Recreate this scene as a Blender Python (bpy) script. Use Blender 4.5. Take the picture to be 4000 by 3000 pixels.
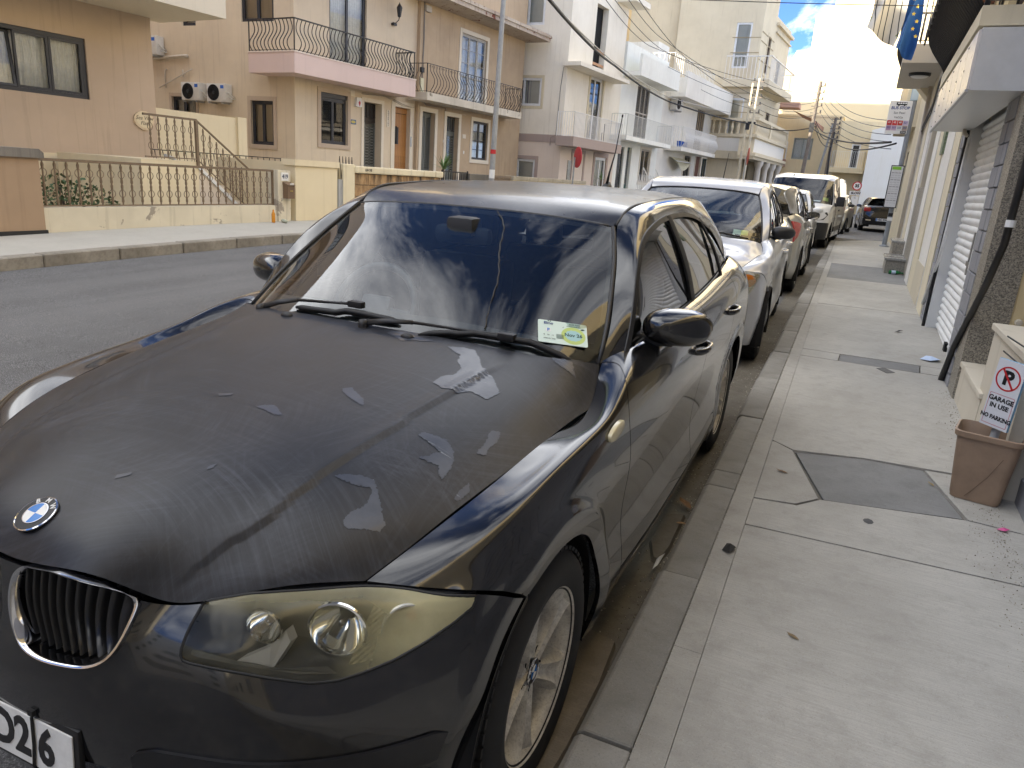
import bpy, bmesh, math, random
import numpy as np
from mathutils import Vector, Matrix
from mathutils.bvhtree import BVHTree
from mathutils.geometry import tessellate_polygon
random.seed(7)
for o in list(bpy.data.objects): bpy.data.objects.remove(o, do_unlink=True)
S = bpy.context.scene
COL = S.collection
SLOPE = 0.0175                       # the street climbs away from the camera
RX = math.atan(SLOPE)
# ---------------------------------------------------------------- camera
cam = bpy.data.objects.new('camera', bpy.data.cameras.new('camera')); COL.objects.link(cam)
cam.data.sensor_width = 36; cam.data.lens = 25.2; cam.data.clip_start = .02; cam.data.clip_end = 2000
def cam_basis():
    a = math.atan(SLOPE); yaw, pit, rol = [math.radians(v) for v in (23.79, 17.14, 3.73)]
    cy, sy, cp, sp = math.cos(yaw), math.sin(yaw), math.cos(pit), math.sin(pit)
    fw = Vector((-sy*cp, cy*cp, -sp)); rt = Vector((cy, sy, 0)); up = rt.cross(fw)
    r2 = rt*math.cos(rol)+up*math.sin(rol); u2 = -rt*math.sin(rol)+up*math.cos(rol)
    M = Matrix.Rotation(a, 3, 'X')
    return M@r2, M@u2, M@fw, M@Vector((1.322, -1.403, 1.516))
r_, u_, f_, t_ = cam_basis()
cam.matrix_world = Matrix(((r_.x, u_.x, -f_.x, t_.x), (r_.y, u_.y, -f_.y, t_.y), (r_.z, u_.z, -f_.z, t_.z), (0, 0, 0, 1)))
S.camera = cam
S.render.resolution_x, S.render.resolution_y = 1024, 768
# ---------------------------------------------------------------- sky, sun, exposure
TOSUN = Vector((-.62, -.70, .29)).normalized()
W = bpy.data.worlds.new('World'); S.world = W; W.use_nodes = True
nt = W.node_tree; nt.nodes.clear()
sky = nt.nodes.new('ShaderNodeTexSky'); sky.sky_type = 'NISHITA'; sky.sun_disc = False
sky.sun_elevation = math.asin(TOSUN.z); sky.sun_rotation = math.atan2(TOSUN.x, TOSUN.y) % (2*math.pi)
sky.air_density = .3; sky.dust_density = .0; sky.ozone_density = 4.
bg = nt.nodes.new('ShaderNodeBackground'); bg.inputs[1].default_value = .075
wo = nt.nodes.new('ShaderNodeOutputWorld')
def wn(typ, **kw):
    d = nt.nodes.new('ShaderNode'+typ)
    for k, v in kw.items(): setattr(d, k, v)
    return d
# thin cloud on a flat layer overhead, its brightness raised to light the shaded street
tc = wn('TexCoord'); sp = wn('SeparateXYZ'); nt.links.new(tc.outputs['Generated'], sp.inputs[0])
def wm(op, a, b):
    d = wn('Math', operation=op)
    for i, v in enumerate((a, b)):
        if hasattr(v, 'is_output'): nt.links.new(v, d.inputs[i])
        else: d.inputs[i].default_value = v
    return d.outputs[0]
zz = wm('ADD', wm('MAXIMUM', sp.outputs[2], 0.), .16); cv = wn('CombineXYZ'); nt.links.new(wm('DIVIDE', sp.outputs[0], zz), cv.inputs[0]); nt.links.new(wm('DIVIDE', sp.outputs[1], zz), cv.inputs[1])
mp = wn('Mapping'); mp.inputs['Scale'].default_value = (1.25, .7, 1); mp.inputs['Rotation'].default_value = (0, 0, .7); mp.inputs['Location'].default_value = (28.1, 18.1, 0.); nt.links.new(cv.outputs[0], mp.inputs[0])  # offset picked to leave the sky gap in view clear
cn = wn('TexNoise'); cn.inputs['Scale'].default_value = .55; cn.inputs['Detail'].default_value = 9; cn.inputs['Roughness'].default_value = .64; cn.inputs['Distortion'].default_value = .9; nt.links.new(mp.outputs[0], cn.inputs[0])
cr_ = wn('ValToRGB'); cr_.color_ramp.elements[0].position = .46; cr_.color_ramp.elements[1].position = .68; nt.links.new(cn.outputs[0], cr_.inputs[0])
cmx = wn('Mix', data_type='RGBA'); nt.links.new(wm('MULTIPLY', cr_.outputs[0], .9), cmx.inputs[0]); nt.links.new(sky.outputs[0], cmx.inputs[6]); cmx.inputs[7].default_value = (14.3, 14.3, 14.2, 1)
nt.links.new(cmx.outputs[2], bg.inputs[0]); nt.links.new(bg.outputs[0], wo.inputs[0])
sun = bpy.data.objects.new('sun', bpy.data.lights.new('sun', 'SUN')); COL.objects.link(sun)
sun.data.energy = 2.8; sun.data.angle = math.radians(.5); sun.data.color = (1, .89, .72)
sun.rotation_euler = (-TOSUN).to_track_quat('-Z', 'Y').to_euler()
S.view_settings.view_transform = 'Standard'; S.view_settings.look = 'None'
S.view_settings.exposure = 2.6; S.view_settings.gamma = 1

S.render.engine = 'CYCLES'; S.cycles.max_bounces = 8; S.cycles.transparent_max_bounces = 12
# ---------------------------------------------------------------- materials
def lin(h):
    if not isinstance(h, str): return tuple(h)+(1,) if len(h) == 3 else h
    c = [int(h[i:i+2], 16)/255 for i in (0, 2, 4)]
    return tuple(((v+.055)/1.055)**2.4 if v > .04045 else v/12.92 for v in c)+(1,)
class NT:
    def __init__(s, name):
        s.m = bpy.data.materials.new(name); s.m.use_nodes = True; s.t = s.m.node_tree
        s.b = s.t.nodes['Principled BSDF']; s.out = s.t.nodes['Material Output']
    def n(s, typ, ins=None, **kw):
        d = s.t.nodes.new('ShaderNode'+typ)
        for k, v in kw.items(): setattr(d, k, v)
        for k, v in (ins or {}).items(): s.set(d, k, v)
        return d
    def set(s, d, k, v):
        i = d.inputs[k]
        if hasattr(v, 'is_output'): s.t.links.new(v, i)
        else: i.default_value = v
    def coord(s, scale=(1, 1, 1), rot=(0, 0, 0), which='Object'):
        c = s.n('TexCoord'); m = s.n('Mapping', {'Scale': scale, 'Rotation': rot}); s.t.links.new(c.outputs[which], m.inputs[0]); return m.outputs[0]
    def noise(s, vec, scale, detail=5, rough=.6, out=0, dist=0):
        return s.n('TexNoise', {'Vector': vec, 'Scale': scale, 'Detail': detail, 'Roughness': rough, 'Distortion': dist}).outputs[out]
    def ramp(s, fac, stops):
        r = s.n('ValToRGB', {'Fac': fac}); e = r.color_ramp.elements
        while len(e) > 1: e.remove(e[0])
        e[0].position = stops[0][0]; e[0].color = lin(stops[0][1])
        for p, c in stops[1:]:
            q = e.new(p); q.color = lin(c)
        return r.outputs[0]
    def mix(s, fac, a, b, blend='MIX'):
        d = s.n('Mix', data_type='RGBA', blend_type=blend)
        for i, v in ((0, fac), (6, a), (7, b)):
            if hasattr(v, 'is_output'): s.t.links.new(v, d.inputs[i])
            else: d.inputs[i].default_value = lin(v) if i and not isinstance(v, float) else v
        return d.outputs[2]
    def math(s, op, a, b=0., c=None):
        d = s.n('Math', operation=op); s.set(d, 0, a); s.set(d, 1, b)
        if c is not None: s.set(d, 2, c)
        return d.outputs[0]
    def bump(s, h, strength=.3, dist=.01):
        d = s.n('Bump', {'Strength': strength, 'Distance': dist, 'Height': h}); s.t.links.new(d.outputs[0], s.b.inputs['Normal']); return d
    def p(s, **kw):
        for k, v in kw.items():
            k = {'color': 'Base Color', 'rough': 'Roughness', 'metal': 'Metallic', 'coat': 'Coat Weight', 'coatr': 'Coat Roughness', 'spec': 'Specular IOR Level', 'trans': 'Transmission Weight', 'ior': 'IOR', 'alpha': 'Alpha', 'sheen': 'Sheen Weight'}.get(k, k)
            if k == 'Base Color' and not hasattr(v, 'is_output'): v = lin(v)
            s.set(s.b, k, v)
        return s.m
MATS = {}
def plain(name, col, rough=.6, metal=0., spec=.5, coat=0., var=.0, vs=8.):
    k = (name, str(col), rough)
    if k in MATS: return MATS[k]
    t = NT(name)
    if var:
        v = t.coord(); f = t.noise(v, vs, 6, .65)
        c = lin(col); lo = tuple(x*(1-var) for x in c[:3]); hi = tuple(min(1, x*(1+var)) for x in c[:3])
        t.p(color=t.ramp(f, [(.3, lo), (.7, hi)]), rough=t.math('MULTIPLY_ADD', f, .25, rough-.12)); t.bump(f, .1, .005)
    else: t.p(color=col, rough=rough)
    t.p(metal=metal, spec=spec, coat=coat)
    MATS[k] = t.m; return t.m
def stucco(name, base, dark=None, dirt=.5, bump=.25, low=None, peel=None):
    """painted render: mottled, streaked with rain marks, rougher grain up close"""
    t = NT(name); v = t.coord()
    def pale(c, k=.30, g=1.14): c = lin(c); l = .3*c[0]+.6*c[1]+.1*c[2]; return tuple(min(.82, (x+(l-x)*k)*g) for x in c[:3])+(1,)
    b = pale(base); d = pale(dark) if dark else tuple(x*.72 for x in b[:3])+(1,)
    big = t.noise(v, .55, 4, .6); med = t.noise(v, 3.2, 6, .62); fine = t.noise(v, 90, 3, .6)
    streak = t.noise(t.coord((5, 5, .22)), 1.6, 5, .6)
    c = t.mix(t.math('MULTIPLY', t.ramp(big, [(.38, (0, 0, 0)), (.68, (1, 1, 1))]), .42*dirt), b, d)
    c = t.mix(t.math('MULTIPLY', t.ramp(streak, [(.55, (0, 0, 0)), (.78, (1, 1, 1))]), .75*dirt), c, d)
    c = t.mix(t.math('MULTIPLY', t.ramp(med, [(.5, (0, 0, 0)), (.75, (1, 1, 1))]), .3*dirt), c, tuple(min(1, x*1.12) for x in b[:3]))
    if peel:
        pm = t.ramp(t.noise(v, 2.3, 7, .68, dist=.4), [(.60, (0, 0, 0)), (.63, (1, 1, 1))]); c = t.mix(pm, c, peel)
    t.p(color=c, rough=.93, spec=.25); h = t.math('MULTIPLY_ADD', med, .6, t.math('MULTIPLY', fine, .5)); t.bump(h, bump, .012)
    return t.m
def paint(name, col, rough=.12, metal=0., coat=1., flake=0., haze=.0):
    t = NT(name); v = t.coord(); f = t.noise(v, 6, 6, .7); g = t.noise(v, 60, 4, .6)
    r = t.math('MULTIPLY_ADD', f, .10+haze, rough-.03); dust = t.math('MULTIPLY', t.ramp(t.math('MULTIPLY', f, g), [(.22, (0, 0, 0)), (.5, (1, 1, 1))]), .05+haze)
    t.p(color=t.mix(dust, col, '8a8478'), rough=r, metal=metal, coat=coat, coatr=.03+haze*.3, spec=.5)
    return t.m
def glass(name, tint=(.86, .9, .9), dirt=.04, refl=1.0):
    """thin pane: mirror-like by angle, the rest seen through"""
    t = NT(name); T = t.t; T.nodes.remove(t.b)
    fr = t.n('Fresnel', {'IOR': 1.5}); v = t.coord(); f = t.noise(v, 4, 6, .7)
    gl = t.n('BsdfGlossy', {'Color': (1, 1, 1, 1), 'Roughness': .012}); tr = t.n('BsdfTransparent', {'Color': lin(tint)}); df = t.n('BsdfDiffuse', {'Color': lin('8f8c84')})
    a = t.n('MixShader', {0: t.math('MULTIPLY', fr.outputs[0], refl)}); T.links.new(tr.outputs[0], a.inputs[1]); T.links.new(gl.outputs[0], a.inputs[2])
    b = t.n('MixShader', {0: t.math('MULTIPLY', f, dirt)}); T.links.new(a.outputs[0], b.inputs[1]); T.links.new(df.outputs[0], b.inputs[2])
    T.links.new(b.outputs[0], t.out.inputs[0]); return t.m
# ---------------------------------------------------------------- objects
def tag(o, label=None, cat=None, group=None, kind=None):
    for k, v in (('label', label), ('category', cat), ('group', group), ('kind', kind)):
        if v: o[k] = v
    return o
def empty(name, loc=(0, 0, 0), rz=0., label=None, cat=None, group=None, rx=0., parent=None):
    o = bpy.data.objects.new(name, None); COL.objects.link(o); o.location = loc; o.rotation_euler = (rx, 0, rz); o.empty_display_size = .2
    if parent: o.parent = parent
    return tag(o, label, cat, group)
def link(name, me, parent=None, loc=None, rot=None, scale=None):
    o = bpy.data.objects.new(name, me); COL.objects.link(o)
    if parent: o.parent = parent
    if loc is not None: o.location = loc
    if rot is not None: o.rotation_euler = rot
    if scale is not None: o.scale = scale
    return o
class MB:
    """collects simple solids and links them as one mesh object"""
    def __init__(s): s.v = []; s.f = []
    def add(s, v, f):
        n = len(s.v); s.v += [tuple(p) for p in v]; s.f += [tuple(i+n for i in q) for q in f]; return s
    def box(s, x0, x1, y0, y1, z0, z1, M=None, b=0.):
        if b:
            bm = bmesh.new(); bmesh.ops.create_cube(bm, size=1)
            for p in bm.verts: p.co = ((x0+x1)/2+p.co.x*(x1-x0), (y0+y1)/2+p.co.y*(y1-y0), (z0+z1)/2+p.co.z*(z1-z0))
            bmesh.ops.bevel(bm, geom=list(bm.edges), offset=b, segments=2, affect='EDGES', profile=.6)
            v = [p.co.copy() for p in bm.verts]; bm.verts.index_update(); f = [[p.index for p in q.verts] for q in bm.faces]; bm.free()
        else:
            v = [Vector(p) for p in ((x0, y0, z0), (x1, y0, z0), (x1, y1, z0), (x0, y1, z0), (x0, y0, z1), (x1, y0, z1), (x1, y1, z1), (x0, y1, z1))]
            f = [(0, 3, 2, 1), (4, 5, 6, 7), (0, 1, 5, 4), (1, 2, 6, 5), (2, 3, 7, 6), (3, 0, 4, 7)]
        if M: v = [M@p for p in v]
        return s.add(v, f)
    def tube(s, pts, r, n=8, caps=True, flat=1.):
        pts = [Vector(p) for p in pts]; m = len(pts); rr = r if hasattr(r, '__len__') else [r]*m
        t0 = (pts[1]-pts[0]).normalized(); u = t0.orthogonal().normalized(); vs = []
        for i in range(m):
            t = (pts[min(i+1, m-1)]-pts[max(i-1, 0)]).normalized(); u = (u-t*u.dot(t)).normalized(); w = t.cross(u)
            for k in range(n):
                a = 2*math.pi*k/n; vs.append(pts[i]+(u*math.cos(a)+w*math.sin(a)*flat)*rr[i])
        fs = [(i*n+k, i*n+(k+1) % n, (i+1)*n+(k+1) % n, (i+1)*n+k) for i in range(m-1) for k in range(n)]
        if caps: fs += [tuple(reversed(range(n))), tuple((m-1)*n+k for k in range(n))]
        return s.add(vs, fs)
    def cyl(s, p0, p1, r, n=16, r1=None): return s.tube([p0, p1], [r, r if r1 is None else r1], n)
    def lathe(s, prof, n=24, M=None, cap=False):
        """profile of (radius, height) round the local z axis"""
        vs = [Vector((r*math.cos(2*math.pi*k/n), r*math.sin(2*math.pi*k/n), z)) for r, z in prof for k in range(n)]
        if M: vs = [M@p for p in vs]
        m = len(prof); fs = [(i*n+k, i*n+(k+1) % n, (i+1)*n+(k+1) % n, (i+1)*n+k) for i in range(m-1) for k in range(n)]
        if cap: fs += [tuple(reversed(range(n))), tuple((m-1)*n+k for k in range(n))]
        return s.add(vs, fs)
    def prism(s, poly, d0, d1, frame):
        """polygon (a,b) swept from depth d0 to d1; frame(a,b,d)->point"""
        n = len(poly); vs = [frame(a, b, d) for d in (d0, d1) for a, b in poly]
        tri = tessellate_polygon([[Vector((a, b, 0)) for a, b in poly]])
        fs = [tuple(t) for t in tri]+[tuple(i+n for i in reversed(t)) for t in tri]+[(i, (i+1) % n, n+(i+1) % n, n+i) for i in range(n)]
        return s.add(vs, fs)
    def grid(s, G):
        R, C = len(G), len(G[0]); return s.add([tuple(p) for r in G for p in r], [(i*C+j, i*C+j+1, (i+1)*C+j+1, (i+1)*C+j) for i in range(R-1) for j in range(C-1)])
    def mesh(s, name, mat=None, smooth=False, auto=None):
        me = bpy.data.meshes.new(name); me.from_pydata(s.v, [], s.f)
        bm = bmesh.new(); bm.from_mesh(me); bmesh.ops.recalc_face_normals(bm, faces=bm.faces); bm.to_mesh(me); bm.free()
        if mat: me.materials.append(mat)
        if smooth:
            me.shade_smooth()
            if auto: me.set_sharp_from_angle(angle=math.radians(auto))
        return me
    def build(s, name, mat, parent=None, smooth=False, auto=None, **kw):
        return link(name, s.mesh(name, mat, smooth, auto), parent, **kw)
def copy_tree(o, parent=None):
    c = o.copy(); COL.objects.link(c); c.parent = parent
    for ch in o.children: copy_tree(ch, c)
    return c
def text(name, s, size, mat, parent, loc, rot=(0, 0, 0), align='CENTER', ext=.0006, sx=1., bold=0., shear=0.):
    cu = bpy.data.curves.new(name, 'FONT'); cu.body = s; cu.size = size; cu.align_x = align; cu.align_y = 'CENTER'; cu.extrude = ext; cu.offset = bold; cu.shear = shear; cu.resolution_u = 3
    o = bpy.data.objects.new(name, cu); COL.objects.link(o); bpy.context.view_layer.update()
    me = bpy.data.meshes.new_from_object(o); bpy.data.objects.remove(o, do_unlink=True); bpy.data.curves.remove(cu)
    me.materials.clear(); me.materials.append(mat); me.name = name
    return link(name, me, parent, loc, rot, (sx, 1, 1))
# ---------------------------------------------------------------- splines and patches
def cspline(P, n=None, t=None, ts=None):
    """natural cubic spline through the rows of P, chord-length parameter"""
    P = np.asarray(P, float); m = len(P)
    if t is None: t = np.concatenate([[0], np.cumsum(np.linalg.norm(np.diff(P, axis=0), axis=1)+1e-9)])
    if ts is None: ts = np.linspace(t[0], t[-1], n)
    if m == 2: return P[0]+(P[1]-P[0])*((ts-t[0])/(t[1]-t[0]))[:, None]
    h = np.diff(t); A = np.zeros((m, m)); B = np.zeros((m, P.shape[1])); A[0, 0] = A[-1, -1] = 1
    for i in range(1, m-1):
        A[i, i-1] = h[i-1]; A[i, i] = 2*(h[i-1]+h[i]); A[i, i+1] = h[i]; B[i] = 6*((P[i+1]-P[i])/h[i]-(P[i]-P[i-1])/h[i-1])
    M2 = np.linalg.solve(A, B); k = np.clip(np.searchsorted(t, ts, 'right')-1, 0, m-2); a = (t[k+1]-ts)[:, None]; b = (ts-t[k])[:, None]; hk = h[k][:, None]
    return (M2[k]*a**3+M2[k+1]*b**3)/(6*hk)+(P[k]/hk-M2[k]*hk/6)*a+(P[k+1]/hk-M2[k+1]*hk/6)*b
def params(C, axis):
    d = np.linalg.norm(np.diff(C, axis=axis), axis=2).mean(axis=1-axis); return np.concatenate([[0], np.cumsum(d+1e-9)])
def surf(C, us, vs):
    """C[row][col] control points; us, vs = index-space samples (floats)"""
    C = np.asarray(C, float); tu, tv = params(C, 0), params(C, 1)
    U = np.interp(us, np.arange(len(tu)), tu); V = np.interp(vs, np.arange(len(tv)), tv)
    rows = np.stack([cspline(C[i], t=tv, ts=V) for i in range(C.shape[0])])
    return np.stack([cspline(rows[:, j], t=tu, ts=U) for j in range(rows.shape[1])], axis=1)
def span(a, b, n): return np.linspace(a, b, n)
def mirror(row): return [(-x, y, z) for x, y, z in reversed(row[1:])]+list(row)
def normals(G):
    du = np.gradient(G, axis=0); dv = np.gradient(G, axis=1); n = np.cross(du, dv); return n/(np.linalg.norm(n, axis=2, keepdims=True)+1e-12)
def inpoly(p, poly):
    x, y = p; c = False; j = len(poly)-1
    for i in range(len(poly)):
        xi, yi = poly[i]; xj, yj = poly[j]
        if (yi > y) != (yj > y) and x < (xj-xi)*(y-yi)/(yj-yi)+xi: c = not c
        j = i
    return c
def nearest(p, poly):
    p = np.array(p); best = None
    for i in range(len(poly)):
        a = np.array(poly[i]); b = np.array(poly[(i+1) % len(poly)]); d = b-a; t = np.clip(((p-a)@d)/(d@d+1e-12), 0, 1); q = a+t*d; e = ((p-q)**2).sum()
        if best is None or e < best[0]: best = (e, q)
    return best[1]
def closed(pts, n):
    P = np.array(list(pts)+[pts[0]], float); m = len(pts)
    Q = np.concatenate([P[:-1], P[:-1], P]); t = np.concatenate([[0], np.cumsum(np.linalg.norm(np.diff(Q, axis=0), axis=1))])
    return cspline(Q, t=t, ts=np.linspace(t[m], t[2*m], n, endpoint=False))
def inside(P, poly):
    x, y = P[..., 0], P[..., 1]; c = np.zeros(x.shape, bool); a = np.asarray(poly); b = np.roll(a, 1, 0)
    for (xi, yi), (xj, yj) in zip(a, b):
        if yi != yj: c ^= ((yi > y) != (yj > y)) & (x < (xj-xi)*(y-yi)/(yj-yi)+xi)
    return c
def shell(G, name, mat, parent, gap=.0022, hem=.014, holes=(), proj=None, flip=False, sides='LRTB', post=None):
    """panel from a point grid: border pulled in for a shut line and folded inwards; holes cut and snapped to their outlines"""
    G = np.array(G, float); R, C = G.shape[:2]
    if gap:
        for sd, sl, nb in (('T', np.s_[0, :], np.s_[1, :]), ('B', np.s_[-1, :], np.s_[-2, :]), ('L', np.s_[:, 0], np.s_[:, 1]), ('R', np.s_[:, -1], np.s_[:, -2])):
            if sd in sides:
                d = G[nb]-G[sl]; L = np.linalg.norm(d, axis=1, keepdims=True)+1e-9; G[sl] = G[sl]+d/L*np.minimum(gap, L*.8)
    ins = np.zeros((R, C), bool); mv = {}
    for poly in holes:
        PP = proj(G); I = inside(PP, poly); ins |= I
        for i, j in np.argwhere(I):
            if I[max(i-1, 0):i+2, max(j-1, 0):j+2].all(): continue
            q = nearest(PP[i, j], poly); i2, j2 = (i+1 if i+1 < R else i-1), (j+1 if j+1 < C else j-1)
            A = np.stack([PP[i2, j]-PP[i, j], PP[i, j2]-PP[i, j]], 1)
            if abs(np.linalg.det(A)) > 1e-13:
                st = np.clip(np.linalg.solve(A, q-PP[i, j]), -4, 4); mv[i, j] = G[i, j]+st[0]*(G[i2, j]-G[i, j])+st[1]*(G[i, j2]-G[i, j])
    for k, p in mv.items(): G[k] = p
    if post: G = post(G)
    bm = bmesh.new(); V = [[bm.verts.new(G[i, j]) for j in range(C)] for i in range(R)]
    for i in range(R-1):
        for j in range(C-1):
            if ins[i:i+2, j:j+2].all(): continue
            q = [V[i][j], V[i][j+1], V[i+1][j+1], V[i+1][j]]
            bm.faces.new(q[::-1] if flip else q)
    for v in [v for v in bm.verts if not v.link_faces]: bm.verts.remove(v)
    bm.normal_update()
    if hem:
        be = [e for e in bm.edges if len(e.link_faces) == 1]; nv = {}
        for e in be:
            for v in e.verts:
                if v not in nv: nv[v] = v.co-v.normal*hem
        nv = {v: bm.verts.new(c) for v, c in nv.items()}
        for e in be:
            a, b = e.verts
            if e.link_loops[0].vert is a: a, b = b, a
            bm.faces.new((a, b, nv[b], nv[a]))
    me = bpy.data.meshes.new(name); bm.to_mesh(me); bm.free(); me.materials.append(mat); me.shade_smooth(); me.set_sharp_from_angle(angle=math.radians(50))
    return link(name, me, parent)
M_TYRE = plain('tyre_rubber', (.012, .012, .013), .75, var=.5, vs=30)
M_BLKPL = plain('black_plastic', (.012, .012, .013), .5, var=.3, vs=20)
M_RUB = plain('black_rubber', (.008, .008, .008), .6)
M_CHROME = plain('chrome', (.75, .75, .76), .08, 1.)
M_DARK = plain('dark_void', (.004, .004, .004), .9)
M_INT = plain('car_interior_fabric', (.03, .032, .036), .85, var=.3, vs=40)
M_DASH = plain('dashboard_plastic', (.022, .024, .028), .6)
M_WHITE = plain('white_print', (.75, .75, .73), .5)
M_INK = plain('black_ink', (.012, .012, .013), .5)
M_BLUEP = plain('blue_enamel', (.03, .19, .55), .2, coat=.6)
M_RED = plain('red_print', (.5, .02, .025), .5)
M_GLASS = glass('windscreen_glass', (.78, .87, .88), .03, 1.5)
M_SGLASS = glass('side_window_glass', (.42, .5, .5), .03, 1.6)
M_DGLASS = glass('dark_window_glass', (.10, .12, .13), .03, 1.1)
# ================================================================ cars

def brushed_black():
    """faded black bonnet paint: matt, washed in swirls"""
    t = NT('faded_black_paint'); v = t.coord()
    sep = t.n('SeparateXYZ', {0: v}); acc = None
    for k, (cx, cy, m, sc) in enumerate(((.25, .45, 3.1, 95), (-.15, -.35, 2.6, 80), (.55, -.75, 2.9, 110), (-.5, .3, 2.2, 85), (.9, .25, 2.7, 100), (.05, -1.2, 2.4, 75))):
        dx = t.math('SUBTRACT', sep.outputs[0], cx); dy = t.math('SUBTRACT', sep.outputs[1], cy); r = t.math('SQRT', t.math('ADD', t.math('MULTIPLY', dx, dx), t.math('MULTIPLY', dy, dy))); an = t.math('ARCTAN2', dy, dx)
        cv = t.n('CombineXYZ', {0: t.math('MULTIPLY', r, sc), 1: t.math('MULTIPLY', an, 1.6), 2: float(k*7)}).outputs[0]
        ln = t.ramp(t.noise(cv, 1., 4, .75), [(.46, (0, 0, 0)), (.74, (1, 1, 1))]); mk = t.ramp(t.noise(t.coord((1, 1, 1), (0, 0, k*1.1)), m, 4, .6, dist=.3), [(.46, (0, 0, 0)), (.72, (1, 1, 1))])
        e = t.math('MULTIPLY', ln, mk); acc = e if acc is None else t.math('ADD', acc, e)
    w2 = t.noise(t.coord((70, 3.5, 1), (0, 0, -.75)), 1.5, 6, .75)
    f = t.math('MINIMUM', t.math('MULTIPLY_ADD', t.ramp(w2, [(.52, (0, 0, 0)), (.8, (1, 1, 1))]), .35, acc), 1.)
    blot = t.noise(v, 5, 6, .7)
    c = t.mix(t.math('MULTIPLY', f, .6), t.mix(blot, (.008, .0085, .010), (.013, .014, .018)), (.075, .080, .100))
    t.p(color=c, rough=t.math('MULTIPLY_ADD', f, .08, .40), spec=.45); t.bump(t.math('ADD', w2, t.noise(v, 300, 2, .5)), .02, .002); return t.m
M_HOOD = brushed_black()
M_BLACK = paint('gloss_black_paint', (.006, .006, .007), .10, coat=.75, haze=.04)
M_ROOFB = paint('hazed_black_paint', (.010, .010, .012), .24, coat=.3, haze=.08)
M_COATP = plain('peeling_clear_coat', (.040, .046, .062), .34, coat=.25, var=.15, vs=30)
def alloy(name, col, dirt):
    t = NT(name); v = t.coord(); f = t.noise(v, 14, 6, .7); g = t.noise(v, 220, 3, .6)
    c = t.mix(t.math('MULTIPLY', t.ramp(f, [(.40, (0, 0, 0)), (.66, (1, 1, 1))]), dirt), col, '3a2418')
    c = t.mix(t.math('MULTIPLY', t.ramp(g, [(.55, (0, 0, 0)), (.62, (1, 1, 1))]), dirt*.5), c, '2a1a12'); t.p(color=c, rough=.45, metal=.15, spec=.5); return t.m
M_ALLOY = alloy('dusty_alloy', 'd9d5cb', .45); M_ALLOYD = alloy('brake_dust_alloy', '8f8778', 1.)
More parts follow.
